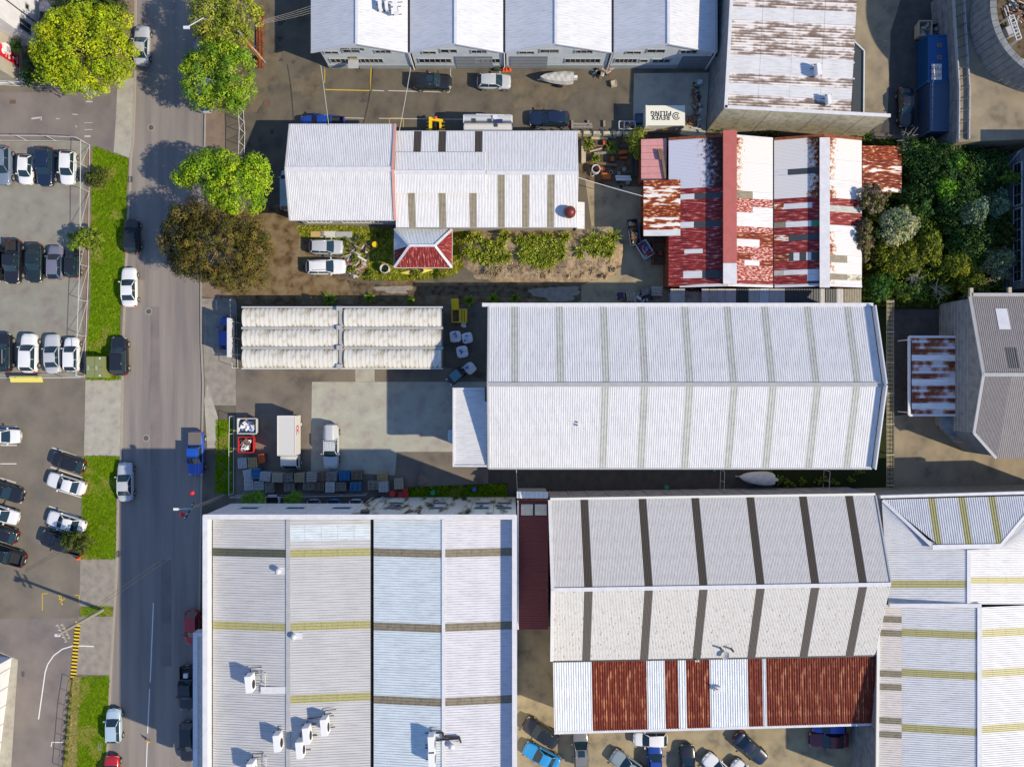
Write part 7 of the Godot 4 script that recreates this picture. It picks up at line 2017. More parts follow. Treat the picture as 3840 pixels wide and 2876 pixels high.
func skip_bin(x: float, y: float, lx: float, lz: float, hh: float, deg: float, mat: Material, fill: Array, label: String) -> void:
	var p := w(x, y, hh)
	var o := thing("waste_bin", label, "skip", Vector3(p.x, 0, p.z), deg_to_rad(deg))
	var st := mb()
	for s in [-1, 1]:
		quad(st, Vector3(-lx / 2, hh, s * lz / 2), Vector3(lx / 2, hh, s * lz / 2), Vector3(lx / 2 - 0.15, 0.05, s * (lz / 2 - 0.1)), Vector3(-lx / 2 + 0.15, 0.05, s * (lz / 2 - 0.1)))
		quad(st, Vector3(s * lx / 2, hh, -lz / 2), Vector3(s * lx / 2, hh, lz / 2), Vector3(s * (lx / 2 - 0.15), 0.05, lz / 2 - 0.1), Vector3(s * (lx / 2 - 0.15), 0.05, -lz / 2 + 0.1))
	box(st, Vector3(0, 0.05, 0), Vector3(lx - 0.3, 0.06, lz - 0.2))
	part(o, "tub", st, mat)
	st = mb()
	for s in [-1, 1]:
		box(st, Vector3(0, hh, s * lz / 2), Vector3(lx + 0.1, 0.09, 0.09)); box(st, Vector3(s * lx / 2, hh, 0), Vector3(0.09, 0.09, lz))
	part(o, "rim", st, mat)
	for key in fill:
		st = mb()
		for i in 12:
			box(st, Vector3(rnd(-lx / 2 + 0.3, lx / 2 - 0.3), hh * rnd(0.55, 0.95), rnd(-lz / 2 + 0.3, lz / 2 - 0.3)), Vector3(rnd(0.25, 0.55), rnd(0.08, 0.25), rnd(0.2, 0.45)), Basis.from_euler(Vector3(rnd(-0.5, 0.5), rnd(0, TAU), rnd(-0.5, 0.5))))
		var m := part(o, "rubbish", st, M[key]); m.set_meta("kind", "stuff")

func container(x0: float, y0: float, x1: float, y1: float, hh: float, mat: Material, label: String, called := "shipping_container") -> Node3D:
	var a := w(x0, y0, hh); var b := w(x1, y1, hh)
	var o := place(called, label, "container", Vector3((a.x + b.x) / 2, 0, (a.z + b.z) / 2))
	var st := mb(); cbox(st, a.x + 0.06, b.x - 0.06, 0.12, hh - 0.08, a.z + 0.06, b.z - 0.06); part(o, "shell", st, mat)
	sheet(o, "roof_panel", mat, Vector3(a.x, hh - 0.06, a.z), Vector3(a.x, hh - 0.06, b.z), Vector3(b.x, hh - 0.06, b.z), Vector3(b.x, hh - 0.06, a.z), 0.28, 0.03, "t")
	for s in [a.x + 0.05, b.x - 0.05]:
		st = mb(); cbox(st, s - 0.06, s + 0.06, hh - 0.12, hh + 0.02, a.z, b.z); part(o, "top_rail", st, mat)
		st = mb()
		var n := int((b.z - a.z) / 0.28)
		for k in n: cbox(st, s - 0.07, s + 0.07, 0.2, hh - 0.14, a.z + 0.05 + k * 0.28, a.z + 0.19 + k * 0.28)
		part(o, "side_ribs", st, mat)
	for s in [a.z + 0.05, b.z - 0.05]:
		st = mb(); cbox(st, a.x, b.x, hh - 0.12, hh + 0.02, s - 0.06, s + 0.06); part(o, "end_rail", st, mat)
	for q in [[a.x, a.z], [b.x, a.z], [a.x, b.z], [b.x, b.z]]:
		st = mb(); box(st, Vector3(q[0], hh / 2, q[1]), Vector3(0.17, hh + 0.06, 0.17)); part(o, "corner_post", st, mat)
	return o

func cone(x: float, y: float, label: String, group := "", base := 0.0) -> void:
	var p := w(x, y, base)
	var o := place("traffic_cone", label, "cone", p, group)
	var st := mb(true); lathe(st, p, [Vector2(0.17, 0.04), Vector2(0.1, 0.35), Vector2(0.04, 0.68), Vector2(0.0, 0.69)], 12); part(o, "body", st, M.orange)
	st = mb(); box(st, p + Vector3(0, 0.02, 0), Vector3(0.4, 0.04, 0.4)); part(o, "base", st, M.orange)

func drum(x: float, y: float, r: float, h: float, mat: Material, label: String, open := true, group := "") -> void:
	var p := w(x, y, h); p.y = 0
	var o := place("drum", label, "drum", p, group)
	var st := mb(); ring(st, p, r * 0.88, r, 0.0, h, 18); part(o, "wall", st, mat)
	st = mb(); ring(st, p, 0.0, r * 0.88, 0.0, h * (0.25 if open else 0.97), 18); part(o, "bottom" if open else "lid", st, M.plastic_dark if open else mat)

func fence(called: String, label: String, pts: Array, h: float, gap: float, mat: Material, brace := false, base := 0.0) -> void:
	var c := w(pts[0][0], pts[0][1], base)
	var o := place(called, label, "fence", c)
	for i in pts.size() - 1:
		var a := w(pts[i][0], pts[i][1], base); var b := w(pts[i + 1][0], pts[i + 1][1], base)
		var n := maxi(1, roundi(a.distance_to(b) / gap))
		for k in n + (1 if i == pts.size() - 2 else 0):
			var p := a.lerp(b, float(k) / n)
			var st := mb(); tube(st, p, p + Vector3(0, h, 0), 0.035); part(o, "post", st, mat)
			if brace and k < n:
				var q := a.lerp(b, float(k + 1) / n)
				st = mb(); tube(st, p + Vector3(0, 0.1, 0), q + Vector3(0, h - 0.1, 0), 0.02, 5); part(o, "brace", st, mat)
		for y in [0.12, h]:
			var st := mb(); tube(st, a + Vector3(0, y, 0), b + Vector3(0, y, 0), 0.03); part(o, "rail", st, mat)

func wires(label: String, list: Array, mat: Material, r := 0.03) -> void:
	for q in list: # [a, b, sag]
		var o := place("overhead_wire", label, "wire", q[0], "overhead wires")
		var st := mb()
		var last: Vector3 = q[0]
		for i in range(1, 13):
			var t := i / 12.0
			var p: Vector3 = (q[0] as Vector3).lerp(q[1], t) - Vector3(0, q[2] * 4 * t * (1 - t), 0)
			tube(st, last, p, r, 5)
			last = p
		part(o, "strand", st, mat)

func text_on(parent: Node, words: String, at: Vector3, size: float, mat: Material, turn: Basis) -> void:
	var tm := TextMesh.new()
	tm.text = words; tm.font_size = 64; tm.pixel_size = size / 64.0; tm.depth = 0.02
	var f := SystemFont.new(); f.font_names = ["Droid Sans"]; f.font_weight = 700
	tm.font = f
	var o := put(parent, "lettering", tm, mat, at)
	o.basis = turn

func make_objects() -> void:
	pallet_meshes()
	truck()
	bus_and_boat()
	machines()
	yard_stock()
	junk_garden()
	street_furniture()
	containers()

func truck() -> void:
	var p := w(1087, 1655, 1.5); p.y = 0
	var o := thing("box_truck", "white box truck with a red circular mark on its side in the main yard", "truck", p, -PI / 2, "parked vehicles")
	# box 4.5 m, cab in front (x forward)
	var st := mb(); box(st, Vector3(-0.75, 1.95, 0), Vector3(4.5, 2.0, 2.05)); part(o, "cargo_box", st, M.dirty_white)
	st = mb()
	for z in [-1.0, 1.0]:
		box(st, Vector3(-0.75, 2.95, z), Vector3(4.54, 0.08, 0.08)); box(st, Vector3(-0.75, 0.97, z), Vector3(4.54, 0.1, 0.08))
	for x in [-3.0, 1.5]: box(st, Vector3(x, 2.95, 0), Vector3(0.08, 0.085, 2.0))
	part(o, "box_frame", st, M.cream_paint)
	st = mb(); box(st, Vector3(-0.6, 0.7, 0), Vector3(5.0, 0.25, 0.9)); part(o, "chassis", st, M.dark_steel)
	st = mb(true)
	var prof := [[1.65, 0.55], [1.65, 2.15], [1.8, 2.25], [2.75, 2.2], [3.2, 1.3], [3.3, 0.9], [3.3, 0.5]]
	for i in prof.size() - 1:
		quad(st, Vector3(prof[i][0], prof[i][1], -0.9), Vector3(prof[i][0], prof[i][1], 0.9), Vector3(prof[i + 1][0], prof[i + 1][1], 0.9), Vector3(prof[i + 1][0], prof[i + 1][1], -0.9))
	part(o, "cab", st, M.cream_paint)
	for z in [-0.9, 0.9]:
		st = mb()
		for i in range(1, prof.size() - 1):
			tri(st, Vector3(prof[0][0], prof[0][1], z), Vector3(prof[i][0], prof[i][1], z), Vector3(prof[i + 1][0], prof[i + 1][1], z))
		part(o, "cab_side", st, M.cream_paint)
		st = mb(); quad(st, Vector3(2.0, 1.35, z * 1.012), Vector3(2.05, 2.05, z * 1.012), Vector3(2.7, 2.05, z * 1.012), Vector3(3.05, 1.35, z * 1.012)); part(o, "side_window", st, M.glass_tint)
		st = mb(); box(st, Vector3(3.1, 1.6, z * 1.18), Vector3(0.1, 0.35, 0.18)); part(o, "mirror", st, M.plastic_dark)
	st = mb(); quad(st, Vector3(2.79, 2.17, -0.8), Vector3(2.79, 2.17, 0.8), Vector3(3.22, 1.32, 0.8), Vector3(3.22, 1.32, -0.8)); part(o, "windscreen", st, M.glass_tint)
	st = mb()
	for k in 7: box(st, Vector3(2.25, 2.26, -0.75 + 0.25 * k), Vector3(0.85, 0.025, 0.05))
	part(o, "cab_ribs", st, M.trim_white)
	car_meshes("suv")
	for q in [[2.6, 0.85], [2.6, -0.85], [-1.9, 0.85], [-1.9, -0.85]]:
		var t := put(o, "wheel", shapes.suv.tyre, M.rubber, Vector3(q[0], 0.36, q[1])); put(t, "rim", shapes.suv.rim, M.trim_white)
	st = mb()
	for i in 18:
		var t0 := 0.5 + 5.0 * i / 18; var t1 := 0.5 + 5.0 * (i + 1) / 18
		var f := func(t: float, q: float) -> Vector3: return Vector3(-1.3 + q * cos(t), 2.1 + q * sin(t), -1.032)
		quad(st, f.call(t0, 0.45), f.call(t0, 0.62), f.call(t1, 0.62), f.call(t1, 0.45))
	box(st, Vector3(-1.3, 2.1, -1.03), Vector3(0.3, 0.4, 0.012))
	part(o, "emblem", st, M.red)

func bus_and_boat() -> void:
	var hh := 3.0
	var a := w(1737, 430, hh); var b := w(1922, 492, hh)
	var o := place("camper_bus", "cream house-bus with solar panel and roof hatches beside the long shed", "bus", Vector3((a.x + b.x) / 2, 0, (a.z + b.z) / 2), "parked vehicles")
	var zc := (a.z + b.z) / 2; var hw := 1.15
	var st := mb(true)
	var sec := [[0.5, 1.0], [2.2, 1.0], [2.75, 0.96], [2.95, 0.85], [3.02, 0.4], [3.03, 0.0]]
	var xs := [a.x, a.x + 0.15, b.x - 0.5, b.x - 0.15, b.x]
	var ks := [0.94, 1.0, 1.0, 0.96, 0.86]
	for i in 4:
		for s in [-1, 1]:
			for j in sec.size() - 1:
				quad(st, Vector3(xs[i], sec[j][0], zc + s * sec[j][1] * hw * ks[i]), Vector3(xs[i + 1], sec[j][0], zc + s * sec[j][1] * hw * ks[i + 1]), Vector3(xs[i + 1], sec[j + 1][0], zc + s * sec[j + 1][1] * hw * ks[i + 1]), Vector3(xs[i], sec[j + 1][0], zc + s * sec[j + 1][1] * hw * ks[i]))
	for e in [0, 4]:
		for j in sec.size() - 1:
			quad(st, Vector3(xs[e], sec[j][0], zc - sec[j][1] * hw * ks[e]), Vector3(xs[e], sec[j][0], zc + sec[j][1] * hw * ks[e]), Vector3(xs[e], sec[j + 1][0], zc + sec[j + 1][1] * hw * ks[e]), Vector3(xs[e], sec[j + 1][0], zc - sec[j + 1][1] * hw * ks[e]))
	part(o, "body", st, M.dirty_white)
	for q in [[1777, 452, 0.32], [1837, 453, 0.32], [1860, 470, 0.28]]:
		st = mb(); box(st, w(q[0], q[1], 3.0) + Vector3(0, 0.07, 0), Vector3(q[2] * 1.4, 0.1, q[2] * 1.3)); part(o, "roof_hatch", st, M.sky_dark)
	st = mb(); box(st, w(1868, 455, 3.0) + Vector3(0, 0.08, 0), Vector3(1.0, 0.05, 0.45)); part(o, "solar_panel", st, M.solar)
	st = mb(); tube(st, w(1785, 428, 3.1), w(1890, 431, 3.1), 0.06); part(o, "awning_tube", st, M.trim_white)
	st = mb(); ring(st, w(1856, 440, 3.0), 0.0, 0.28, 0.02, 0.16, 14); part(o, "vent_cap", st, M.trim_white)
	for k in 5:
		st = mb(); cbox(st, a.x + 0.5 + k * 0.9, a.x + 1.2 + k * 0.9, 1.5, 2.2, zc + hw, zc + hw + 0.02); part(o, "side_window", st, M.glass_tint)
	st = mb(); box(st, Vector3(b.x + 0.01, 1.9, zc), Vector3(0.04, 0.9, 1.7)); part(o, "windscreen", st, M.glass_tint)
	for q in [[1.2, 1], [1.2, -1], [4.3, 1], [4.3, -1]]:
		put(o, "wheel", shapes.suv.tyre, M.rubber, Vector3(a.x + q[0], 0.36, zc + q[1] * 1.05))
	# boats under covers
	boat(2088, 291, 180, 3.9, 1.55, "grey canvas-covered boat on a trailer in front of the workshops", M.canvas_grey)
	boat(2838, 1793, 184, 4.0, 1.7, "pale blue covered boat on a trailer in the lane south of the warehouse", M.trim_white)
	# kayaks
	for q in [[1560, 1017, 4.0, 4.4, "pale yellow kayak lying on the grass below the cottage", "yellow_pale", -6], [2083, 868, 3.6, 4.0, "white dinghy hull lying along the long shed wall", "dirty_white", 2]]:
		var p := w(q[0], q[1], 0.2)
		var k := thing("kayak", q[4], "kayak", Vector3(p.x, 0.02, p.z), deg_to_rad(-q[6]))
		st = mb(true)
		for i in 12:
			for j in 8:
				var f := func(ii: int, jj: int) -> Vector3:
					var u := -1.0 + 2.0 * ii / 12.0; var t := PI * jj / 8.0
					var r := 0.33 * (1 - pow(absf(u), 2.2))
					return Vector3(u * q[2] / 2, 0.05 + (0.3 * sin(t)) * (0.35 + 0.65 * (1 - u * u)), cos(t) * r)
				quad(st, f.call(i, j), f.call(i, j + 1), f.call(i + 1, j + 1), f.call(i + 1, j))
		part(k, "hull", st, M[q[5]])
		for x in [-0.5, 0.7]:
			st = mb(); ring(st, Vector3(x, 0, 0), 0.0, 0.22, 0.3, 0.36, 14); part(k, "cockpit", st, M.plastic_dark)

func boat(x: float, y: float, deg: float, l: float, wd: float, label: String, mat: Material) -> void:
	var p := w(x, y, 1.0)
	var o := thing("covered_boat", label, "boat", Vector3(p.x, 0, p.z), -deg_to_rad(deg))
	var st := mb()
	var n := 10
	var f := func(i: int, j: int) -> Vector3:
		var u := float(i) / n; var v := j / 8.0 * 2 - 1
		var r := wd / 2 * pow(1 - pow(u, 2.6), 0.6) * (0.82 + 0.18 * minf(1, u * 6))
		var h := 1.25 + 0.45 * (1 - v * v) * (1 - 0.5 * u) + 0.04 * sin(i * 2.3 + j)
		if absf(v) > 0.99: h = 0.75 + 0.3 * u
		return Vector3(-l / 2 + l * u, h, v * r)
	for i in n:
		for j in 8: quad(st, f.call(i, j), f.call(i, j + 1), f.call(i + 1, j + 1), f.call(i + 1, j))
	part(o, "cover", st, mat)
	st = mb()
	for i in n:
		for s in [0, 8]:
			var q0: Vector3 = f.call(i, s); var q1: Vector3 = f.call(i + 1, s)
			quad(st, q0, q1, Vector3(q1.x, 0.45, q1.z * 0.5), Vector3(q0.x, 0.45, q0.z * 0.5))
	part(o, "hull", st, M.trim_white)
	st = mb(); box(st, Vector3(-l / 2 - 0.25, 0.95, 0), Vector3(0.4, 0.7, 0.3)); part(o, "outboard_motor", st, M.ac_white)
	st = mb(); box(st, Vector3(0.3, 0.42, 0), Vector3(l, 0.08, 0.1)); box(st, Vector3(-0.4, 0.42, 0), Vector3(0.1, 0.08, wd)); part(o, "trailer", st, M.galv)
	for s in [-1, 1]: put(o, "wheel", shapes.suv.tyre, M.rubber, Vector3(-0.4, 0.36, s * wd * 0.45))

func machines() -> void:
	# yellow tipping bin with a chute raised over the fence
	var p := w(1722, 1180, 1.2); p.y = 0
	var o := thing("tipping_bin", "yellow steel tipping bin with slatted bay and raised chute in the shaded yard", "bin", p, 0.0)
	var st := mb()
	for q in [[-0.85, 0.1, 0.06, 1.5], [0.0, 0.1, 0.06, 1.5], [0.85, 0.1, 0.06, 1.5]]: box(st, Vector3(q[0], 0.6, q[1]), Vector3(q[2], 1.2, q[3]))
	for z in [-0.65, 0.85]: box(st, Vector3(0, 0.6, z), Vector3(1.76, 1.2, 0.06))
	part(o, "bin_wall", st, M.yellow)
	st = mb(); box(st, Vector3(-0.42, 0.75, 0.1), Vector3(0.75, 0.06, 1.4)); part(o, "load", st, M.mud)
	for k in 4:
		st = mb(); box(st, Vector3(0.13 + 0.2 * k, 1.17, 0.1), Vector3(0.1, 0.05, 1.4)); part(o, "slat", st, M.yellow)
	st = mb(); box(st, Vector3(0.42, 0.2, 0.1), Vector3(0.75, 0.1, 1.4)); part(o, "floor", st, M.plastic_dark)
	st = mb(); box(st, Vector3(-0.45, 1.75, -1.15), Vector3(0.85, 0.08, 1.5), Basis(Vector3.RIGHT, 0.7)); part(o, "chute", st, M.yellow)
	# forklift carrying a bag
	p = w(1712, 1407, 1.3); p.y = 0
	o = thing("forklift", "dark forklift with teal roof guard carrying a white bulk bag", "forklift", p, deg_to_rad(40))
	st = mb(); box(st, Vector3(-0.75, 0.75, 0), Vector3(0.9, 0.8, 1.05)); box(st, Vector3(0.1, 0.5, 0), Vector3(1.1, 0.35, 1.0)); part(o, "chassis", st, M.dark_steel)
	st = mb(); box(st, Vector3(-0.1, 2.1, 0), Vector3(1.15, 0.07, 1.05)); part(o, "roof_guard", st, smat("teal_roof", lin(0.08, 0.2, 0.24), 0.3))
	for q in [[0.4, 0.45], [0.4, -0.45], [-0.6, 0.45], [-0.6, -0.45]]:
		st = mb(); tube(st, Vector3(q[0], 0.7, q[1]), Vector3(q[0], 2.08, q[1]), 0.04); part(o, "roof_post", st, M.dark_steel)
	st = mb(); box(st, Vector3(-0.2, 0.95, 0), Vector3(0.5, 0.15, 0.5)); box(st, Vector3(-0.45, 1.25, 0), Vector3(0.12, 0.6, 0.5)); part(o, "seat", st, M.black)
	for z in [-0.3, 0.3]:
		st = mb(); box(st, Vector3(0.85, 1.1, z), Vector3(0.12, 2.1, 0.1)); part(o, "mast", st, M.dark_steel)
		st = mb(); box(st, Vector3(1.45, 0.12, z), Vector3(1.1, 0.05, 0.12)); part(o, "fork", st, M.steel)
		st = mb(); ring(st, Vector3(-1.2, 0.9, z * 1.3), 0.0, 0.1, 0.2, 0.26, 10); part(o, "lamp", st, M.line_white)
	for q in [[0.55, 0.5], [0.55, -0.5], [-0.75, 0.48], [-0.75, -0.48]]:
		put(o, "wheel", shapes.small.tyre, M.rubber, Vector3(q[0], 0.31, q[1]))
	bulk_bag(1763, 1381, 40, "white bulk bag carried on the forklift tines", 1.0, 0.15)
	bulk_bag(1707, 1262, 5, "slumped white bulk bag with a loose strap in the shaded yard", 1.05)
	bulk_bag(1752, 1267, 12, "lumpy white bulk bag beside the slumped one")
	bulk_bag(1733, 1319, 10, "square white bulk bag lowest of the three on the ground", 1.08)
	# crumpled liner
	p = w(1738, 1219, 0.2)
	o = place("plastic_liner", "crumpled white plastic liner on the ground below the tipping bin", "litter", p)
	for i in 3:
		st = mb()
		for k in 6: box(st, p + Vector3(rnd(-0.25, 0.25), 0.05 + 0.03 * k, rnd(-0.25, 0.25)), Vector3(rnd(0.15, 0.35), 0.03, rnd(0.1, 0.25)), Basis.from_euler(Vector3(rnd(-0.4, 0.4), rnd(0, 6), rnd(-0.4, 0.4))))
		part(o, "fold", st, M.bag_white)
	# yellow digger attachment behind the long shed
	p = w(1632, 466, 0.8); p.y = 0
	o = thing("digger_frame", "yellow steel digger attachment frame with forks beside the house-bus", "machine part", p, 0.0)
	st = mb(); box(st, Vector3(-0.55, 0.7, 0.1), Vector3(0.3, 1.2, 1.6)); part(o, "upright", st, M.yellow)
	st = mb(); box(st, Vector3(0.15, 1.1, -0.4), Vector3(1.5, 0.25, 0.3), Basis(Vector3.UP, -0.15)); part(o, "beam", st, M.yellow)
	st = mb(); box(st, Vector3(0.6, 0.6, 0.2), Vector3(0.2, 1.0, 1.2)); part(o, "upright", st, M.yellow)
	for z in [-0.3, 0.15, 0.55]:
		st = mb(); box(st, Vector3(0.85, 0.75, z), Vector3(0.55, 0.12, 0.14)); part(o, "tine", st, M.yellow)
		st = mb(); box(st, Vector3(-0.85, 0.75, z), Vector3(0.4, 0.1, 0.1)); part(o, "tine", st, M.yellow)
	put(o, "tyre", shapes.small.tyre, M.rubber, Vector3(0.2, 0.7, 0.1)).rotation.x = PI / 2
	st = mb(); box(st, Vector3(0.1, 1.32, -0.6), Vector3(0.35, 0.15, 0.2), Basis(Vector3.UP, 0.5)); part(o, "bracket", st, M.orange)

func yard_stock() -> void:
	# pallet stacks along the south fence of the yard: upper row, then lower row
	var rows := [
		[927, 1781, 9, 12, "wood_white", "grey-white pallet atop the leaning stack nearest the road fence"], [957, 1777, 10, 2, "wood_blue", "blue pallet atop the second stack from the road fence"], [992, 1788, 11, 84, "wood_white", "whitish pallet atop the third stack from the road fence"],
		[1038, 1791, 11, 87, "wood_pale", "pale pallet with open slats atop the fourth stack of the upper row"], [1076, 1791, 10, 92, "wood_grey", "grey-brown pallet beside the open-slatted one in the upper row"], [1121, 1792, 11, 91, "wood_yellow", "yellow-brown pallet atop the stack with blue sides above the second palm"],
		[1167, 1789, 11, 88, "wood_pale", "tan pallet atop the stack with a blue side in the upper row"], [1208, 1788, 10, 90, "wood_brown", "dark brown pallet atop a stack in the middle of the upper row"], [1242, 1787, 10, 89, "wood_grey", "mossy grey pallet beside the dark brown one in the upper row"],
		[1290, 1786, 9, 90, "wood_blue", "teal-blue pallet atop a stack near the end of the upper row"], [1336, 1783, 8, 90, "wood_brown", "brown pallet last in the upper row"],
		[930, 1818, 9, 2, "wood_white", "grey pallet with slots first in the lower row"], [969, 1822, 8, 90, "wood_white", "grey pallet behind the first palm in the lower row"], [1008, 1828, 8, 2, "wood_grey", "blue-grey open pallet third in the lower row"],
		[1083, 1828, 7, 90, "wood_grey", "dark pallet under the second palm in the lower row"], [1155, 1822, 8, 90, "wood_grey", "shaded grey pallet right of the second palm"], [1194, 1824, 9, 90, "wood_brown", "brown slatted pallet in the lower row"],
		[1236, 1827, 10, 0, "wood_white", "whitish pallet with thin slats in the lower row"], [1277, 1826, 7, 90, "wood_grey", "dark grey pallet beside the whitish one in the lower row"], [1330, 1826, 10, 90, "wood_blue", "blue-grey pallet near the end of the lower row"],
		[1397, 1821, 8, 90, "wood_grey", "grey-green pallet next to the white pallet at the end"], [1436, 1827, 9, 2, "wood_white", "white open-slatted pallet leaning at the end of the rows"], [1494, 1814, 6, 3, "wood_pale", "pale grey open-slatted pallet standing alone last by the red cans"]]
	for q in rows:
		pallet_stack(q[0], q[1], q[2], q[3], q[4], q[5], "wood_blue" if q[0] in [1121, 1167, 1242, 1290] else "wood_grey")
	pallet_stack(1432, 1788, 4, 92, "wood_yellow", "small yellow pallet on the concrete edge above the rows")
	# drums beyond and crates by the road
	pallet_stack(907, 1738, 8, 5, "wood_white", "white plastic-slotted pallet by the road fence below the red skip")
	pallet_stack(945, 1736, 7, 2, "wood_yellow", "yellow timber pallet beside the white slotted one")
	var p := w(980, 1719, 1.2); p.y = 0
	var o := thing("crate_rack", "bright orange plastic crate on a stack beside the timber pallet", "crate", p, deg_to_rad(8))
	var st := mb(); box(st, Vector3(0, 0.55, 0), Vector3(0.62, 1.1, 0.95)); part(o, "stack", st, M.wood_brown)
	st = mb()
	for s in [-1, 1]:
		box(st, Vector3(s * 0.3, 1.2, 0), Vector3(0.05, 0.2, 1.0)); box(st, Vector3(0, 1.2, s * 0.48), Vector3(0.6, 0.2, 0.05))
	part(o, "crate_rim", st, M.orange)
	for k in 5:
		st = mb(); box(st, Vector3(0, 1.16, -0.36 + 0.18 * k), Vector3(0.56, 0.05, 0.1)); part(o, "slat", st, M.orange)
	skip_bin(925, 1598, 2.2, 1.75, 1.3, 0, M.galv, ["plastic_dark", "bag_white", "bag_white", "bag_blue"], "grey steel skip filled with white and blue sacks by the road fence")
	skip_bin(921, 1668, 1.75, 1.75, 1.25, 0, M.red, ["wood_brown", "plastic_dark", "bag_white"], "red skip filled with mixed rubbish by the road fence")
	cone(921, 1566, "red cone above the grey skip by the gate post")
	# stuff along the stained wall
	drum(1470, 1852, 0.36, 0.9, M.red, "red drum at the end of the pallet rows", false)
	for q in [[1502, 1855, "first red can beside the red drum"], [1522, 1855, "second red can beside the red drum"], [1518, 1838, "upper red can beside the red drum"]]:
		crate_at(w(q[0], q[1], 0.4) * Vector3(1, 0, 1), 0.6, M.red, "can", q[2], 0.1, "red cans at the pallet end")
	drum(1622, 1848, 0.28, 0.8, M.green, "green wheelie drum on the shaded grass strip", false)
	drum(1778, 1836, 0.25, 0.8, M.blue, "blue drum near the lane gate", false)
	drum(2502, 1828, 0.24, 0.5, M.green, "green tub at the foot of the slab wall", false)
	drum(2680, 1762, 0.2, 0.5, M.green, "green tub beside the warehouse eave", false)
	# spoil heap
	spoil_heap()
	# white slabs on the grass
	for q in [[1190, 878, 1.6, 0.7, "wood_yellow", "short yellow timber stack at the end of the white boards"], [1230, 878, 1.9, 0.75, "dirty_white", "long white board on the grass behind the workshop"], [1288, 879, 2.0, 0.7, "trim_grey", "grey board next to the white board on the grass"]]:
		p = w(q[0], q[1], 0.1)
		var b := place("board_stack", q[5], "board", p)
		for k in 2:
			st = mb(); box(st, p + Vector3(0, -0.05 + 0.09 * k, 0), Vector3(q[2], 0.08, q[3] - 0.06 * k)); part(b, "board", st, M[q[4]])
	drum(1405, 916, 0.33, 0.8, M.yellow, "yellow drum top in the weeds", false)
	drum(1441, 1006, 0.55, 1.0, M.dirty_white, "round white concrete ring with a hollow on the grass", true)
	scrap_heap("rubble_heap", w(1335, 960, 0), 1.6, 2.4, 0.5, 90, "heap of rubble and broken stone beside the parked white estate car")

func spoil_heap() -> void:
	var st := mb(true)
	var n := FastNoiseLite.new(); n.seed = 77; n.frequency = 0.35
	var nx := 46; var nz := 20
	var a := w(1722, 855); var b := w(2335, 1058)
	var f := func(i: int, j: int) -> Vector3:
		var u := float(i) / nx; var v := float(j) / nz
		var x := lerpf(a.x, b.x, u); var z := lerpf(a.z, b.z, v)
		# blunt lobe on the right, tail to the left
		var du := (u - 0.5) / 0.5; var dv := (v - 0.5) / 0.5
		var edge := 1.0 - pow(absf(dv), 3.0) - pow(absf(du), 3.0) + 0.35 * n.get_noise_2d(x * 0.8, z * 0.8)
		var h := clampf(edge, 0.0, 1.0)
		return Vector3(x, -0.02 + 1.4 * sqrt(h) * (0.55 + 0.45 * u) + 0.3 * h * n.get_noise_2d(x, z) * 2.0, z)
	for i in nx:
		for j in nz: quad(st, f.call(i, j), f.call(i + 1, j), f.call(i + 1, j + 1), f.call(i, j + 1))
	var o := place("earth_heap", "long earth heap overgrown with reeds and dry grass beside the long shed", "heap", w(2030, 960))
	part(o, "soil", st, M.spoil)
	# crumbs of clay and stone on it
	for k in 3:
		st = mb()
		for i in 130:
			var p: Vector3 = f.call(int(rnd(0.1, 0.97) * nx), int(rnd(0.15, 0.95) * nz))
			var s := rnd(0.05, 0.17)
			box(st, p, Vector3(s, s * 0.6, s * 0.8), Basis.from_euler(Vector3(rnd(0, 3), rnd(0, 3), rnd(0, 3))))
		part(o, "stones", st, [M.spoil, M.gravel, M.dirt][k]).set_meta("kind", "stuff")

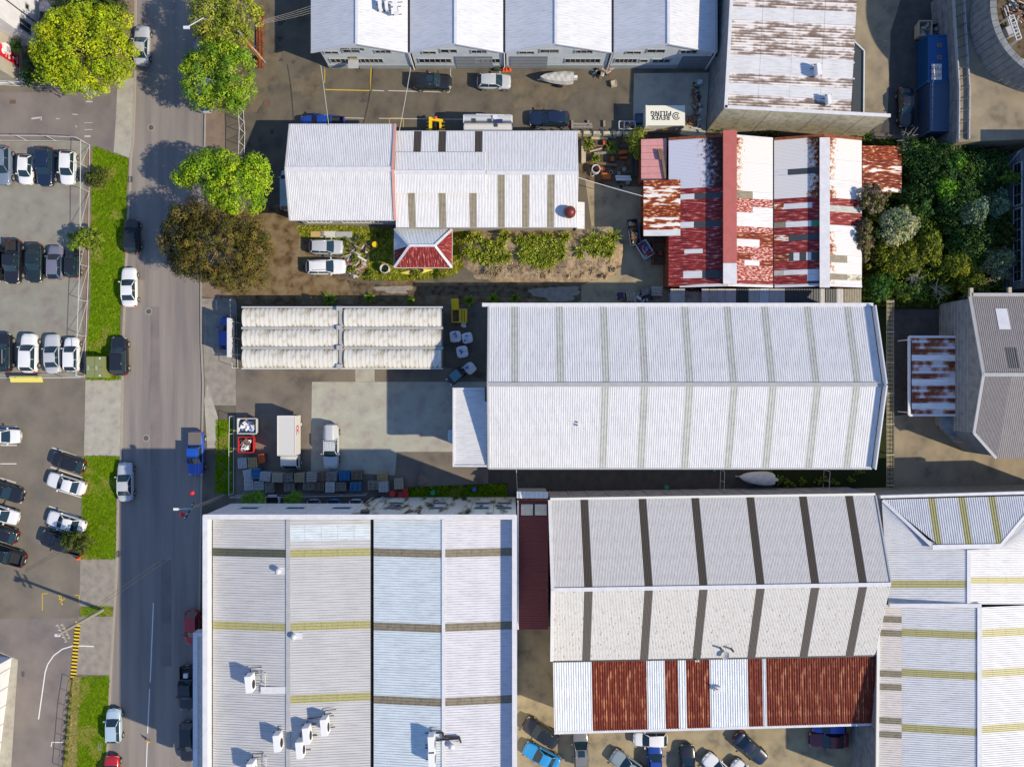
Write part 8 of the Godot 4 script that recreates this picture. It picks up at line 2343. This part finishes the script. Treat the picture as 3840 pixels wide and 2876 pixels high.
func junk_garden() -> void:
	# timber, pots and scrap behind the long shed
	drum(2236, 632, 0.5, 0.9, M.trim_white, "large white bucket with a dark hole in the junk garden")
	drum(2222, 652, 0.22, 0.4, M.galv, "small pale green bucket beside the large white one")
	drum(2292, 646, 0.22, 0.3, M.cream_paint, "white tyre-shaped ring in the junk garden", true)
	for q in [[2342, 634, 0.26, "grey round pot in the dark corner of the junk garden"], [2322, 648, 0.2, "small grey pot left of the round one"], [2356, 683, 0.24, "grey round pot beside the long pipes"], [2330, 698, 0.28, "pale hoop lying by the junk garden wire"]]:
		drum(q[0], q[1], q[2], 0.35, M.wood_grey, q[3], q[2] == 0.28, "round pots in the junk garden")
	var beams := [[2185, 528, 2185, 612, "wood_pale", "long pale sleeper beside the long shed wall"], [2192, 570, 2192, 610, "wood_pale", "short pale sleeper against the long one"], [2218, 518, 2280, 520, "wood_pale", "mossy concrete beam at the head of the junk garden"], [2282, 512, 2310, 514, "wood_grey", "grey concrete beam beside the mossy one"],
		[2228, 577, 2300, 570, "wood_grey", "split grey log in the middle of the junk garden"], [2212, 568, 2258, 556, "wood_pale", "thin pale plank lying aslant"], [2238, 612, 2315, 620, "wood_brown", "rotten brown sleeper across the junk garden"], [2308, 662, 2365, 664, "galv", "upper long grey pipe by the pink lean-to"], [2310, 672, 2368, 674, "galv", "lower long grey pipe by the pink lean-to"],
		[2225, 546, 2262, 548, "wood_brown", "short brown plank by the spiky plant"], [2376, 590, 2378, 665, "plastic_dark", "dark pole leaning along the pink lean-to"], [2384, 580, 2388, 660, "dark_steel", "black pipe along the pink lean-to"]]
	for q in beams:
		var a := w(q[0], q[1], 0.15); var b := w(q[2], q[3], 0.2)
		var o := place("timber_beam", q[5], "beam", (a + b) / 2, "beams in the junk garden")
		var st := mb(); bar(st, a, b, 0.28 if "plank" not in q[5] else 0.14, 0.24); part(o, "beam", st, M[q[4]])
	for q in [[2335, 571, 1.1, 0.5, -8, "upper orange rusted steel box in the junk garden"], [2338, 592, 0.9, 0.3, -4, "lower orange rusted steel bar box"], [2296, 596, 0.45, 0.6, 10, "red rusted upright box"], [2250, 633, 1.0, 0.32, 8, "long orange rusted tray"], [2274, 661, 1.1, 0.75, 2, "large square red-brown bin in the junk garden"], [2268, 535, 0.4, 0.6, 0, "small brick-red box by the concrete beam"]]:
		var p := w(q[0], q[1], 0.3)
		var o := thing("rusted_box", q[5], "box", Vector3(p.x, 0, p.z), deg_to_rad(-q[4]), "rusted boxes in the junk garden")
		var st := mb()
		for s in [-1, 1]:
			box(st, Vector3(s * q[2] / 2, 0.25, 0), Vector3(0.05, 0.5, q[3])); box(st, Vector3(0, 0.25, s * q[3] / 2), Vector3(q[2], 0.5, 0.05))
		part(o, "side", st, M.wall_rust)
		st = mb(); box(st, Vector3(0, 0.38, 0), Vector3(q[2] - 0.06, 0.06, q[3] - 0.06)); part(o, "lid", st, M.rust_orange)
	ground_sheet("earth_patch", [[2172, 505], [2400, 505], [2400, 700], [2260, 700], [2172, 660]], 0.02, M.mud)
	# fence of concrete slabs behind it, with dark posts
	var o := place("slab_fence", "low fence of grey-green concrete slabs between the top yard and the junk garden", "fence", w(2160, 492))
	for k in 11:
		var a := w(2002 + k * 37, 494 + k * 0.6, 0.9); var b := w(2036 + k * 37, 494 + k * 0.6, 0.9)
		var st := mb(); bar(st, a + Vector3(0, -0.4, 0), b + Vector3(0, -0.4, 0), 0.35, 1.0); part(o, "slab", st, M.wall_concrete)
		st = mb(); box(st, b + Vector3(0.08, -0.3, 0), Vector3(0.12, 1.25, 0.4)); part(o, "post", st, M.dark_steel)
	# sleepers and racks in the top yard
	for q in [[2150, 465, 2220, 467, "upper dark sleeper on the ground behind the navy estate car"], [2150, 476, 2222, 477, "lower dark sleeper behind the navy estate car"], [2146, 452, 2146, 482, "short sleeper at the end of the pair"], [2206, 452, 2206, 482, "short sleeper across the pair"], [2266, 452, 2266, 476, "short sleeper standing alone"]]:
		var a := w(q[0], q[1], 0.15); var b := w(q[2], q[3], 0.15)
		var s := place("sleeper", q[4], "sleeper", (a + b) / 2, "sleepers in the top yard")
		var st := mb(); bar(st, a, b, 0.24, 0.26); part(s, "beam", st, M.wood_grey)
	for q in [[2352, 470, 1.9, 0.9, "stack of grey steel bed frames beside the lettered container"], [2592, 452, 1.3, 0.9, "rusty steel trailer frame right of the lettered container"]]:
		var p := w(q[0], q[1], 0.5)
		var r := place("steel_rack", q[4], "rack", p * Vector3(1, 0, 1))
		p.y = 0
		for k in 4:
			var st := mb(); box(st, p + Vector3(-q[2] / 2 + q[2] * k / 3.0, 0.4, 0), Vector3(0.08, 0.5, q[3])); part(r, "rung", st, M.galv if q[2] > 1.5 else M.rusty_steel)
		for s in [-1, 1]:
			var st := mb(); box(st, p + Vector3(0, 0.6, s * q[3] / 2), Vector3(q[2], 0.08, 0.08)); part(r, "rail", st, M.galv if q[2] > 1.5 else M.rusty_steel)
		var st := mb(); box(st, p + Vector3(0.2, 0.7, 0.1), Vector3(1.0, 0.04, 0.35), Basis(Vector3.UP, 0.5)); part(r, "board", st, M.wood_brown)
	drum(2627, 305, 0.26, 0.9, M.trim_white, "white topped drum by the slate wall of the hall", false)
	drum(2622, 318, 0.2, 0.6, M.green, "green drum beside the white topped one", false)
	crate_at(w(2302, 313, 0.3) * Vector3(1, 0, 1), 0.65, M.wood_pale, "crate", "wooden crate lying in the top yard before the last workshop bay", 0.2)
	drum(2245, 273, 0.3, 0.7, M.plastic_dark, "black tub in the clutter at the workshop corner", true)
	scrap_heap("scrap_heap", w(2262, 268, 0), 1.0, 0.6, 0.5, 30, "small heap of scrap against the workshop wall corner")
	scrap_heap("scrap_heap", w(2610, 400, 0), 0.5, 3.0, 0.6, 48, "row of dark scrap along the slate wall of the hall")
	# skips and carts by the rusty lean-to
	skip_bin(2378, 870, 1.2, 3.0, 1.3, 8, M.container_slate, ["wood_brown", "rusty_steel", "wood_yellow"], "long dark blue skip with rusty timber beside the orange lean-to")
	skip_bin(2420, 935, 1.3, 1.9, 1.1, 32, M.galv, ["bag_white", "bag_blue", "wood_brown", "red"], "tilted skip full of paper and bottles beside the brown tank")
	var tank := w(2470, 945, 1.0); tank.y = 0
	o = thing("steel_tank", "rusty brown open steel tank beside the red shed wall", "tank", tank, 0.0)
	var st := mb()
	for s in [-1, 1]:
		box(st, Vector3(s * 0.65, 0.6, 0), Vector3(0.06, 1.2, 2.6)); box(st, Vector3(0, 0.6, s * 1.3), Vector3(1.3, 1.2, 0.06))
	part(o, "wall", st, M.wall_rust)
	st = mb(); box(st, Vector3(0, 0.3, 0), Vector3(1.25, 0.05, 2.5)); part(o, "floor", st, M.wood_brown)
	st = mb(); box(st, Vector3(0.2, 0.7, 0.1), Vector3(0.5, 0.7, 0.6)); part(o, "motor", st, M.wall_rust)
	pallet_stack(2367, 1106, 4, 10, "wood_pale", "pale yellow pallet beside the lane wall of the warehouse")
	crate_at(w(2420, 1092, 0.4) * Vector3(1, 0, 1), 0.9, M.wood_grey, "crate", "grey crate in the shaded clutter at the end of the lane", 0.3)
	crate_at(w(2440, 1108, 0.4) * Vector3(1, 0, 1), 0.8, M.plastic_dark, "crate", "dark crate in the shaded clutter at the end of the lane", -0.5)
	crate_at(w(2328, 1108, 0.4) * Vector3(1, 0, 1), 0.7, smat("violet_crate", lin(0.06, 0.03, 0.1), 0.7), "crate", "violet crate left of the pale yellow pallet", 0.1)
	drum(2412, 1106, 0.3, 0.4, M.rubber, "old tyre ring in the shaded clutter", true)
	o = place("steel_rack", "pale slotted steel rack leaning at the end of the lane", "rack", w(2465, 1090))
	for k in 8:
		st = mb(); bar(st, w(2447 + k * 5, 1076, 1.2), w(2445 + k * 5, 1108, 0.6), 0.07, 0.05); part(o, "slat", st, M.galv)
	for y in [[1077, 1.2], [1107, 0.6]]:
		st = mb(); bar(st, w(2444, y[0], y[1] + 0.05), w(2486, y[0], y[1] + 0.05), 0.07, 0.05); part(o, "rail", st, M.galv)
	for x in [2446, 2484]:
		st = mb(); bar(st, w(x, 1077, 1.2), w(x, 1077, 0.0), 0.06, 0.06); part(o, "leg", st, M.galv)
	scrap_heap("scrap_heap", w(2400, 1112, 0), 2.6, 0.5, 0.5, 60, "dark clutter of planks along the lane wall")
	scrap_heap("scrap_heap", w(2600, 1100, 0.2), 0.8, 0.7, 0.8, 36, "clutter in the gap of the weathered panel lean-to")
	for q in [[975, 130, 2.6, 1.0], [978, 60, 2.0, 0.8], [975, 215, 2.4, 0.8]]:
		var p := w(q[0], q[1], 0.2)
		var b := place("beam_stack", "stack of rusty steel beams along the verge, %s" % {130: "middle one", 60: "upper one", 215: "lower one"}[int(q[1])], "beam", p * Vector3(1, 0, 1))
		for k in 3:
			st = mb(); box(st, Vector3(p.x - 0.35 + 0.3 * k, 0.15 + 0.12 * (k % 2), p.z), Vector3(0.2, 0.2, q[2])); part(b, "beam", st, M.wall_rust)

func street_furniture() -> void:
	# wooden power poles with cross arms
	var o := place("power_pole", "grey wooden power pole with cross arms leaning over the lower car park bars", "pole", w(383, 2287))
	var base := w(383, 2287); var top := base + Vector3(0, 8.6, 0)
	var st := mb(); tube(st, base, top, 0.22, 10, 0.15); part(o, "shaft", st, M.wood_pole)
	for q in [[8.2, 1.1], [7.5, 0.9]]:
		st = mb(); box(st, base + Vector3(0.15, q[0], 0), Vector3(0.12, 0.12, q[1] * 2), Basis(Vector3.UP, 0.5)); part(o, "cross_arm", st, M.wood_pole)
		for s in [-0.9, -0.4, 0.4, 0.9]:
			st = mb(); tube(st, base + Vector3(0.15, q[0] + 0.05, 0) + Basis(Vector3.UP, 0.5) * Vector3(0, 0, s * q[1]), base + Vector3(0.15, q[0] + 0.25, 0) + Basis(Vector3.UP, 0.5) * Vector3(0, 0, s * q[1]), 0.05); part(o, "insulator", st, M.trim_white)
	st = mb(); box(st, top + Vector3(-0.3, -0.4, 0.2), Vector3(0.5, 0.3, 0.3)); part(o, "lamp", st, M.trim_white)
	o = place("power_pole", "tall pale power pole with lamp and red ball at the corner of the grey factory", "pole", w(842, 1858))
	base = w(842, 1858); top = base + Vector3(0, 9.4, 0)
	st = mb(); box(st, base + Vector3(0, 4.7, 0), Vector3(0.34, 9.4, 0.26)); part(o, "shaft", st, M.wood_pole)
	st = mb(); box(st, base + Vector3(-0.3, 9.0, 0.3), Vector3(0.14, 0.14, 2.0), Basis(Vector3.UP, -0.5)); part(o, "cross_arm", st, M.dark_steel)
	for s in [-0.8, -0.3, 0.3, 0.8]:
		st = mb(); tube(st, base + Vector3(-0.3, 9.05, 0.3) + Basis(Vector3.UP, -0.5) * Vector3(0, 0, s), base + Vector3(-0.3, 9.3, 0.3) + Basis(Vector3.UP, -0.5) * Vector3(0, 0, s), 0.07); part(o, "insulator", st, M.galv)
	st = mb(); tube(st, base + Vector3(0, 9.2, 0), base + Vector3(-1.5, 9.3, 0.05), 0.05); part(o, "lamp_arm", st, M.galv)
	st = mb(); box(st, base + Vector3(-1.6, 9.28, 0.05), Vector3(0.5, 0.14, 0.26)); part(o, "lamp_head", st, M.trim_white)
	var ball := SphereMesh.new(); ball.radius = 0.26; ball.height = 0.52
	put(o, "marker_ball", ball, M.sign_red, base + Vector3(-1.0, 9.2, 0.65))
	var mk := place("wire_marker", "red marker ball on the overhead wire below the blue pickup", "marker", w(719, 1848, 9.0))
	put(mk, "ball", ball, M.sign_red, w(719, 1848, 9.0)); st = mb(); tube(st, w(719, 1844, 9.0), w(719, 1852, 9.0), 0.06); part(mk, "clamp", st, M.dark_steel)
	# street lamp at the top
	o = place("street_lamp", "white street lamp with long arm beside the upper street tree", "street lamp", w(868, 195))
	base = w(868, 195); top = base + Vector3(0, 8.2, 0)
	st = mb(); tube(st, base, top, 0.13, 8, 0.09); part(o, "post", st, M.wood_pole)
	var head := w(698, 103, 8.6)
	st = mb(); tube(st, top, head, 0.05); part(o, "arm", st, M.galv)
	st = mb(); box(st, head, Vector3(0.65, 0.14, 0.3)); part(o, "lamp_head", st, M.trim_white)
	st = mb(); box(st, top + Vector3(0, -0.3, 0), Vector3(2.0, 0.1, 0.1)); part(o, "cross_arm", st, M.wood_pole)
	# orange timber pole beside the trees
	o = place("power_pole", "orange-topped timber pole lying along the verge shadow beside the trees", "pole", w(978, 225))
	base = w(978, 225)
	st = mb(); tube(st, base, base + Vector3(0, 6.0, 0), 0.2, 10, 0.18); part(o, "shaft", st, M.wood_orange)
	st = mb(); tube(st, base + Vector3(0, 6.0, 0), base + Vector3(0, 7.2, 0), 0.17, 10, 0.15); part(o, "top", st, M.wood_pole)
	ring_part(o, base + Vector3(-0.35, 6.3, -0.1))
	st = mb(); tube(st, base + Vector3(0.5, 0, 0.3), base + Vector3(0.45, 3.0, 0.25), 0.04); tube(st, base + Vector3(0.45, 3.0, 0.25), base + Vector3(0.1, 3.6, 0), 0.04); part(o, "stay", st, M.galv)
	# wires
	var list := []
	for k in 3:
		var x: float = 742.0 + [0, 12, 30][k]
		list.append([w(x - 6 + k * 2, -60, 8.2), w(x - 6 + k, 1240, 8.0), 0.4])
		list.append([w(x - 6 + k, 1240, 8.0), w(724 + k * 12, 1890, 9.2), 0.5])
	wires("thin pale overhead wire running down the right side of the road", list, M.wire_dark, 0.007)
	list = []
	for k in 4: list.append([w(980 + k, 76 + k * 4, 6.6), w(1168, 20 + k * 9, 5.2), 0.15])
	wires("thin wire from the orange-topped pole to the first workshop eave", list, M.wire_pale, 0.009)
	list = []
	list.append([w(1202, 245, 4.2), w(1232, 470, 4.4), 0.1]); list.append([w(1540, 252, 4.2), w(1495, 500, 4.2), 0.15])
	wires("service cable crossing the top yard to the white workshop", list, M.line_faded, 0.035)
	wires("thick white service cable from the long shed to the orange lean-to", [[w(2168, 665, 4.0), w(2410, 735, 4.2), 0.15]], M.trim_white, 0.04)
	wires("slack wire from the power pole across the road", [[w(250, 2345, 8.4), w(600, 2100, 8.6), 0.4], [w(252, 2352, 8.4), w(640, 2090, 8.6), 0.5]], M.wire_dark, 0.02)
	# fences
	fence("pipe_fence", "white pipe fence along the drive above the upper car park", [[0, 527], [100, 528], [210, 529], [318, 534]], 1.9, 3.2, M.galv)
	fence("pipe_fence", "galvanised mesh fence between the upper car park and the long lawn", [[336, 545], [334, 720], [332, 1000], [322, 1260], [318, 1410]], 1.9, 3.6, M.galv, true)
	fence("pipe_fence", "low fence along the foot of the upper car park behind the yellow banner", [[0, 1418], [160, 1418], [318, 1414]], 1.3, 3.0, M.galv)
	fence("pipe_fence", "white railing below the red banner at the top of the drive", [[0, 318], [60, 322], [240, 330]], 1.4, 2.2, M.galv, false)
	fence("pipe_fence", "white pipe fence along the road front of the vaulted shed", [[884, 1130], [888, 1250], [892, 1380]], 1.9, 1.3, M.galv)
	fence("yard_fence", "pale timber-railed fence between the verge and the pallet yard", [[878, 1560], [876, 1690], [876, 1850]], 1.6, 2.2, M.cream_paint)
	fence("pipe_fence", "pipe fence along the pallet stacks above the palms", [[880, 1858], [1100, 1856], [1378, 1850]], 1.6, 3.0, M.galv)
	fence("pipe_fence", "white wavy fence beside the trees and the top yard", [[912, 415], [918, 500], [915, 600]], 1.9, 1.5, M.galv, true)
	fence("pipe_fence", "dark railing beside the round shrubs of the bed", [[273, 2542], [256, 2650], [236, 2876]], 1.1, 2.0, M.dark_steel)
	fence("lane_gate", "thin white gate rail across the lane beside the canopy corner", [[1936, 1756], [1940, 1845]], 1.8, 1.4, M.galv)
	fence("lane_gate", "wire gate beside the covered boat in the lane", [[2702, 1762], [2700, 1840]], 1.8, 1.4, M.galv)
	fence("lane_gate", "glassy wire gate at the weedy end of the lane", [[3090, 1762], [3086, 1836]], 1.8, 1.4, M.galv)
	# timber trellis fence east of the warehouse: each paling its own
	o = place("timber_fence", "tall weathered timber trellis fence along the back of the white warehouse", "fence", w(3340, 1480))
	for k in 44:
		var y := 1125 + k * 16
		for s in [0, 1]:
			st = mb(); var a := w(3333 + s * 12, y, 1.8 - 0.02 * s); var b := w(3333 + s * 12, y + 13, 1.8 - 0.02 * s)
			bar(st, a, b, 0.3, 0.05); part(o, "paling", st, M.wood_fence)
	for k in 7:
		var y := 1130 + k * 115
		st = mb(); bar(st, w(3325, y, 1.9), w(3355, y, 1.9), 0.1, 0.08); part(o, "rail", st, M.wood_pale)
		st = mb(); tube(st, w(3340, y, 0), w(3340, y, 1.85), 0.07); part(o, "post", st, M.wood_grey)
	for x in [3327, 3353]:
		st = mb(); bar(st, w(x, 1122, 1.85), w(x, 1830, 1.85), 0.05, 0.08); part(o, "rail", st, M.wood_grey)
	# white sign board by the vaulted shed
	o = place("sign_board", "long blank white sign board standing on the footpath beside the vaulted shed", "sign", w(872, 1266))
	st = mb(); cbox(st, wx(862, 3), wx(862, 3) + 0.12, 1.9, 3.6, wz(1194, 3), wz(1340, 3)); part(o, "board", st, M.trim_white)
	st = mb(); cbox(st, wx(862, 3) - 0.12, wx(862, 3) + 0.24, 3.6, 3.66, wz(1194, 3), wz(1340, 3)); part(o, "cap", st, M.trim_white)
	for y in [1205, 1266, 1328]:
		st = mb(); tube(st, Vector3(wx(862, 3) + 0.2, 0, wz(y, 3)), Vector3(wx(862, 3) + 0.2, 3.5, wz(y, 3)), 0.06); part(o, "post", st, M.galv)
	# green cabinet
	var c := w(354, 1376, 1.6)
	o = place("service_cabinet", "green flat-topped service cabinet at the foot of the long lawn", "cabinet", c * Vector3(1, 0, 1))
	st = mb(); box(st, Vector3(c.x, 0.8, c.z), Vector3(1.95, 1.6, 2.45)); part(o, "casing", st, M.cabinet_green)
	for q in [[-0.5, -0.6], [0.5, -0.6], [-0.5, 0.6], [0.5, 0.6]]:
		st = mb(); box(st, Vector3(c.x + q[0], 1.63, c.z + q[1]), Vector3(0.93, 0.06, 1.14)); part(o, "lid", st, M.cabinet_green)
	for q in [[-0.75, 0.0], [0.2, 0.0], [-0.75, 0.25], [0.2, 0.25]]:
		st = mb(); box(st, Vector3(c.x + q[0], 1.67, c.z + q[1]), Vector3(0.25, 0.03, 0.18)); part(o, "label_plate", st, M.trim_grey)
	for q in [[0.6, -1.0], [0.6, 1.0]]:
		st = mb(); box(st, Vector3(c.x + q[0], 1.67, c.z + q[1]), Vector3(0.18, 0.04, 0.2)); part(o, "latch", st, M.trim_white)
	# yellow banner on the fence
	o = place("yellow_banner", "yellow banner board on the low fence below the bottom row of cars", "banner", w(96, 1425))
	st = mb(); box(st, w(96, 1422, 0.9) + Vector3(0, 0, 0), Vector3(3.75, 0.08, 0.75), Basis(Vector3.RIGHT, 0.35)); part(o, "board", st, M.yellow_pale)
	for x in [45, 96, 147]:
		st = mb(); tube(st, w(x, 1421, 0), w(x, 1421, 1.0), 0.04); part(o, "post", st, M.galv)
	# cones and small things
	cone(295, 2094, "orange cone at the foot of the second lawn beside the dark pickup", "", 0.0)
	for q in [[1887, 263, "left of the three orange cones at the workshop wall"], [1898, 263, "middle of the three orange cones at the workshop wall"], [1911, 262, "right of the three orange cones at the workshop wall"]]:
		cone(q[0], q[1], q[2], "cones at the workshop wall")
	o = place("planter", "small planter with dark leaves beside the orange cones", "planter", w(1868, 262))
	st = mb(); box(st, w(1868, 262) + Vector3(0, 0.2, 0), Vector3(0.9, 0.4, 0.4)); part(o, "trough", st, M.dark_steel)
	var L := Leaves.new(); clump(L, w(1868, 262) + Vector3(0, 0.45, 0), 0.4, 60, 0.16, Color(0.06, 0.1, 0.02)); put(o, "leaves", L.mesh(), M.leaf)
	var sg := place("warning_sign", "small yellow warning sign on the road centre line near the bottom", "sign", w(561, 2774, ROAD))
	st = mb(); var sp := w(561, 2774, ROAD); tri(st, sp + Vector3(-0.1, 0.9, -0.3), sp + Vector3(0.35, 0.6, 0), sp + Vector3(-0.1, 0.3, 0.25)); tri(st, sp + Vector3(-0.13, 0.9, -0.3), sp + Vector3(-0.13, 0.3, 0.25), sp + Vector3(0.32, 0.6, 0)); part(sg, "board", st, M.yellow)
	st = mb(); tube(st, sp, sp + Vector3(-0.05, 0.8, 0), 0.03); part(sg, "stand", st, M.red)
	for q in [[836, 1698, "pale meter lid in the shaded verge, upper"], [828, 1743, "grey meter lid in the shaded verge, lower"], [374, 2800, "concrete meter lid in the lowest lawn"]]:
		var m := place("meter_lid", q[2], "lid", w(q[0], q[1]))
		st = mb(); box(st, w(q[0], q[1]) + Vector3(0, 0.035, 0), Vector3(0.55, 0.05, 0.9 if q[1] > 2000 else 0.6)); part(m, "lid", st, M.pavement_rough)
		st = mb(); box(st, w(q[0], q[1]) + Vector3(0, 0.065, 0), Vector3(0.2, 0.015, 0.06)); part(m, "handle", st, M.dark_steel)
	o = place("utility_box", "pale grey utility box at the edge of the drive below the lime-green tree", "box", w(350, 352))
	st = mb(); box(st, w(350, 352) + Vector3(0, 0.7, 0), Vector3(0.6, 1.4, 0.5)); part(o, "casing", st, M.trim_grey)
	st = mb(); box(st, w(350, 352) + Vector3(0, 1.43, 0), Vector3(0.7, 0.06, 0.6)); part(o, "cap", st, M.trim_white)

func ring_part(o: Node, p: Vector3) -> void:
	var st := mb(); ring(st, p, 0.18, 0.3, -0.1, 0.1, 16); part(o, "coil", st, M.wood_pole)

func containers() -> void:
	var c := container(3483, 130, 3556, 305, 2.6, M.container_blue, "bright blue shipping container with a stained white panel on top, nearer the top")
	for q in [[3525, 170, "rusty_steel", 0.36, 0.34], [3524, 215, "rusty_steel", 0.36, 0.34]]:
		var st := mb(); box(st, w(q[0], q[1], 2.62) + Vector3(0, 0.02, 0), Vector3(q[3] + 0.14, 0.04, q[4] + 0.14)); part(c, "vent_frame", st, M.wall_slate)
		st = mb(); box(st, w(q[0], q[1], 2.62) + Vector3(0, 0.045, 0), Vector3(q[3], 0.04, q[4])); part(c, "vent", st, M[q[2]])
	var b := place("stained_panel", "stained white panel lying on the bright blue container", "panel", w(3513, 270, 2.64))
	for k in 5:
		var st := mb(); box(st, w(3513, 246 + k * 12, 2.64) + Vector3(0, 0.05, 0), Vector3(1.15, 0.06, 0.35)); part(b, "board", st, M.roof_rustwhite_flat if k % 2 else M.dirty_white)
	container(3489, 306, 3560, 492, 2.6, M.container_slate, "dark slate-blue shipping container, lower of the two end to end")
	# lettered container
	var hh := 2.7
	var d := container(2424, 397, 2566, 470, hh, M.cream_paint, "cream container lettered REVEX PILING on its roof", "lettered_container")
	var st := mb(); var p0 := w(2422, 396, hh); var p1 := w(2569, 471, hh)
	cbox(st, p0.x, p1.x, hh + 0.02, hh + 0.07, p0.z, p1.z); part(d, "roof_board", st, M.cream_roof)
	# lettering upside down in the picture, as the sign faces the workshops
	var up := Basis(Vector3(-1, 0, 0), Vector3(0, 0, 1), Vector3(0, 1, 0))
	text_on(d, "REVEX", w(2478, 442, hh) + Vector3(0, 0.085, 0), 0.72, M.plastic_dark, up)
	text_on(d, "PILING", w(2479, 426, hh) + Vector3(0, 0.085, 0), 0.72, M.plastic_dark, up)
	st = mb()
	var cc := w(2536, 436, hh) + Vector3(0, 0.09, 0)
	for q in [[0.44, 0.34, 0.4, 5.6], [0.23, 0.14, -2.4, 3.6]]:
		for i in 22:
			var t0: float = q[2] + (q[3] - q[2]) * i / 22; var t1: float = q[2] + (q[3] - q[2]) * (i + 1) / 22
			quad(st, cc + Vector3(cos(t0), 0, sin(t0)) * q[1], cc + Vector3(cos(t0), 0, sin(t0)) * q[0], cc + Vector3(cos(t1), 0, sin(t1)) * q[0], cc + Vector3(cos(t1), 0, sin(t1)) * q[1])
	part(d, "emblem", st, M.plastic_dark)
	for q in [[2437, 0.32], [2505, 0.3]]:
		st = mb()
		var e := w(q[0], 478, 1.4)
		if q[0] < 2450:
			for i in 16:
				var t0 := PI * i / 16; var t1 := PI * (i + 1) / 16
				for r in [0.55, 0.3]:
					quad(st, e + Vector3(cos(t0) * r, sin(t0) * r, 0.35), e + Vector3(cos(t0) * (r - 0.12), sin(t0) * (r - 0.12), 0.35), e + Vector3(cos(t1) * (r - 0.12), sin(t1) * (r - 0.12), 0.35), e + Vector3(cos(t1) * r, sin(t1) * r, 0.35))
		else:
			for k in 3:
				box(st, e + Vector3(-0.6 + 0.6 * k, 0, 0.35), Vector3(0.07, 0.8, 0.03)); 
			for s in [-0.4, 0.4]: box(st, e + Vector3(0, s, 0.352), Vector3(1.27, 0.07, 0.03))
		part(d, "yellow_mark", st, M.line_yellow)
	crate_at(w(2404, 437, 1.2) * Vector3(1, 0, 1), 1.1, M.container_slate, "crate", "dark crate with pale stripes at the end of the lettered container", 0.0)
	# bins above the blue container
	skip_bin(3472, 105, 1.5, 1.7, 1.3, 0, M.wood_pale, ["wood_brown", "trim_grey"], "pale bin with boards above the bright blue container")
	skip_bin(3520, 108, 1.3, 1.2, 1.2, 10, M.plastic_dark, ["wood_grey"], "dark bin beside the pale one above the container")
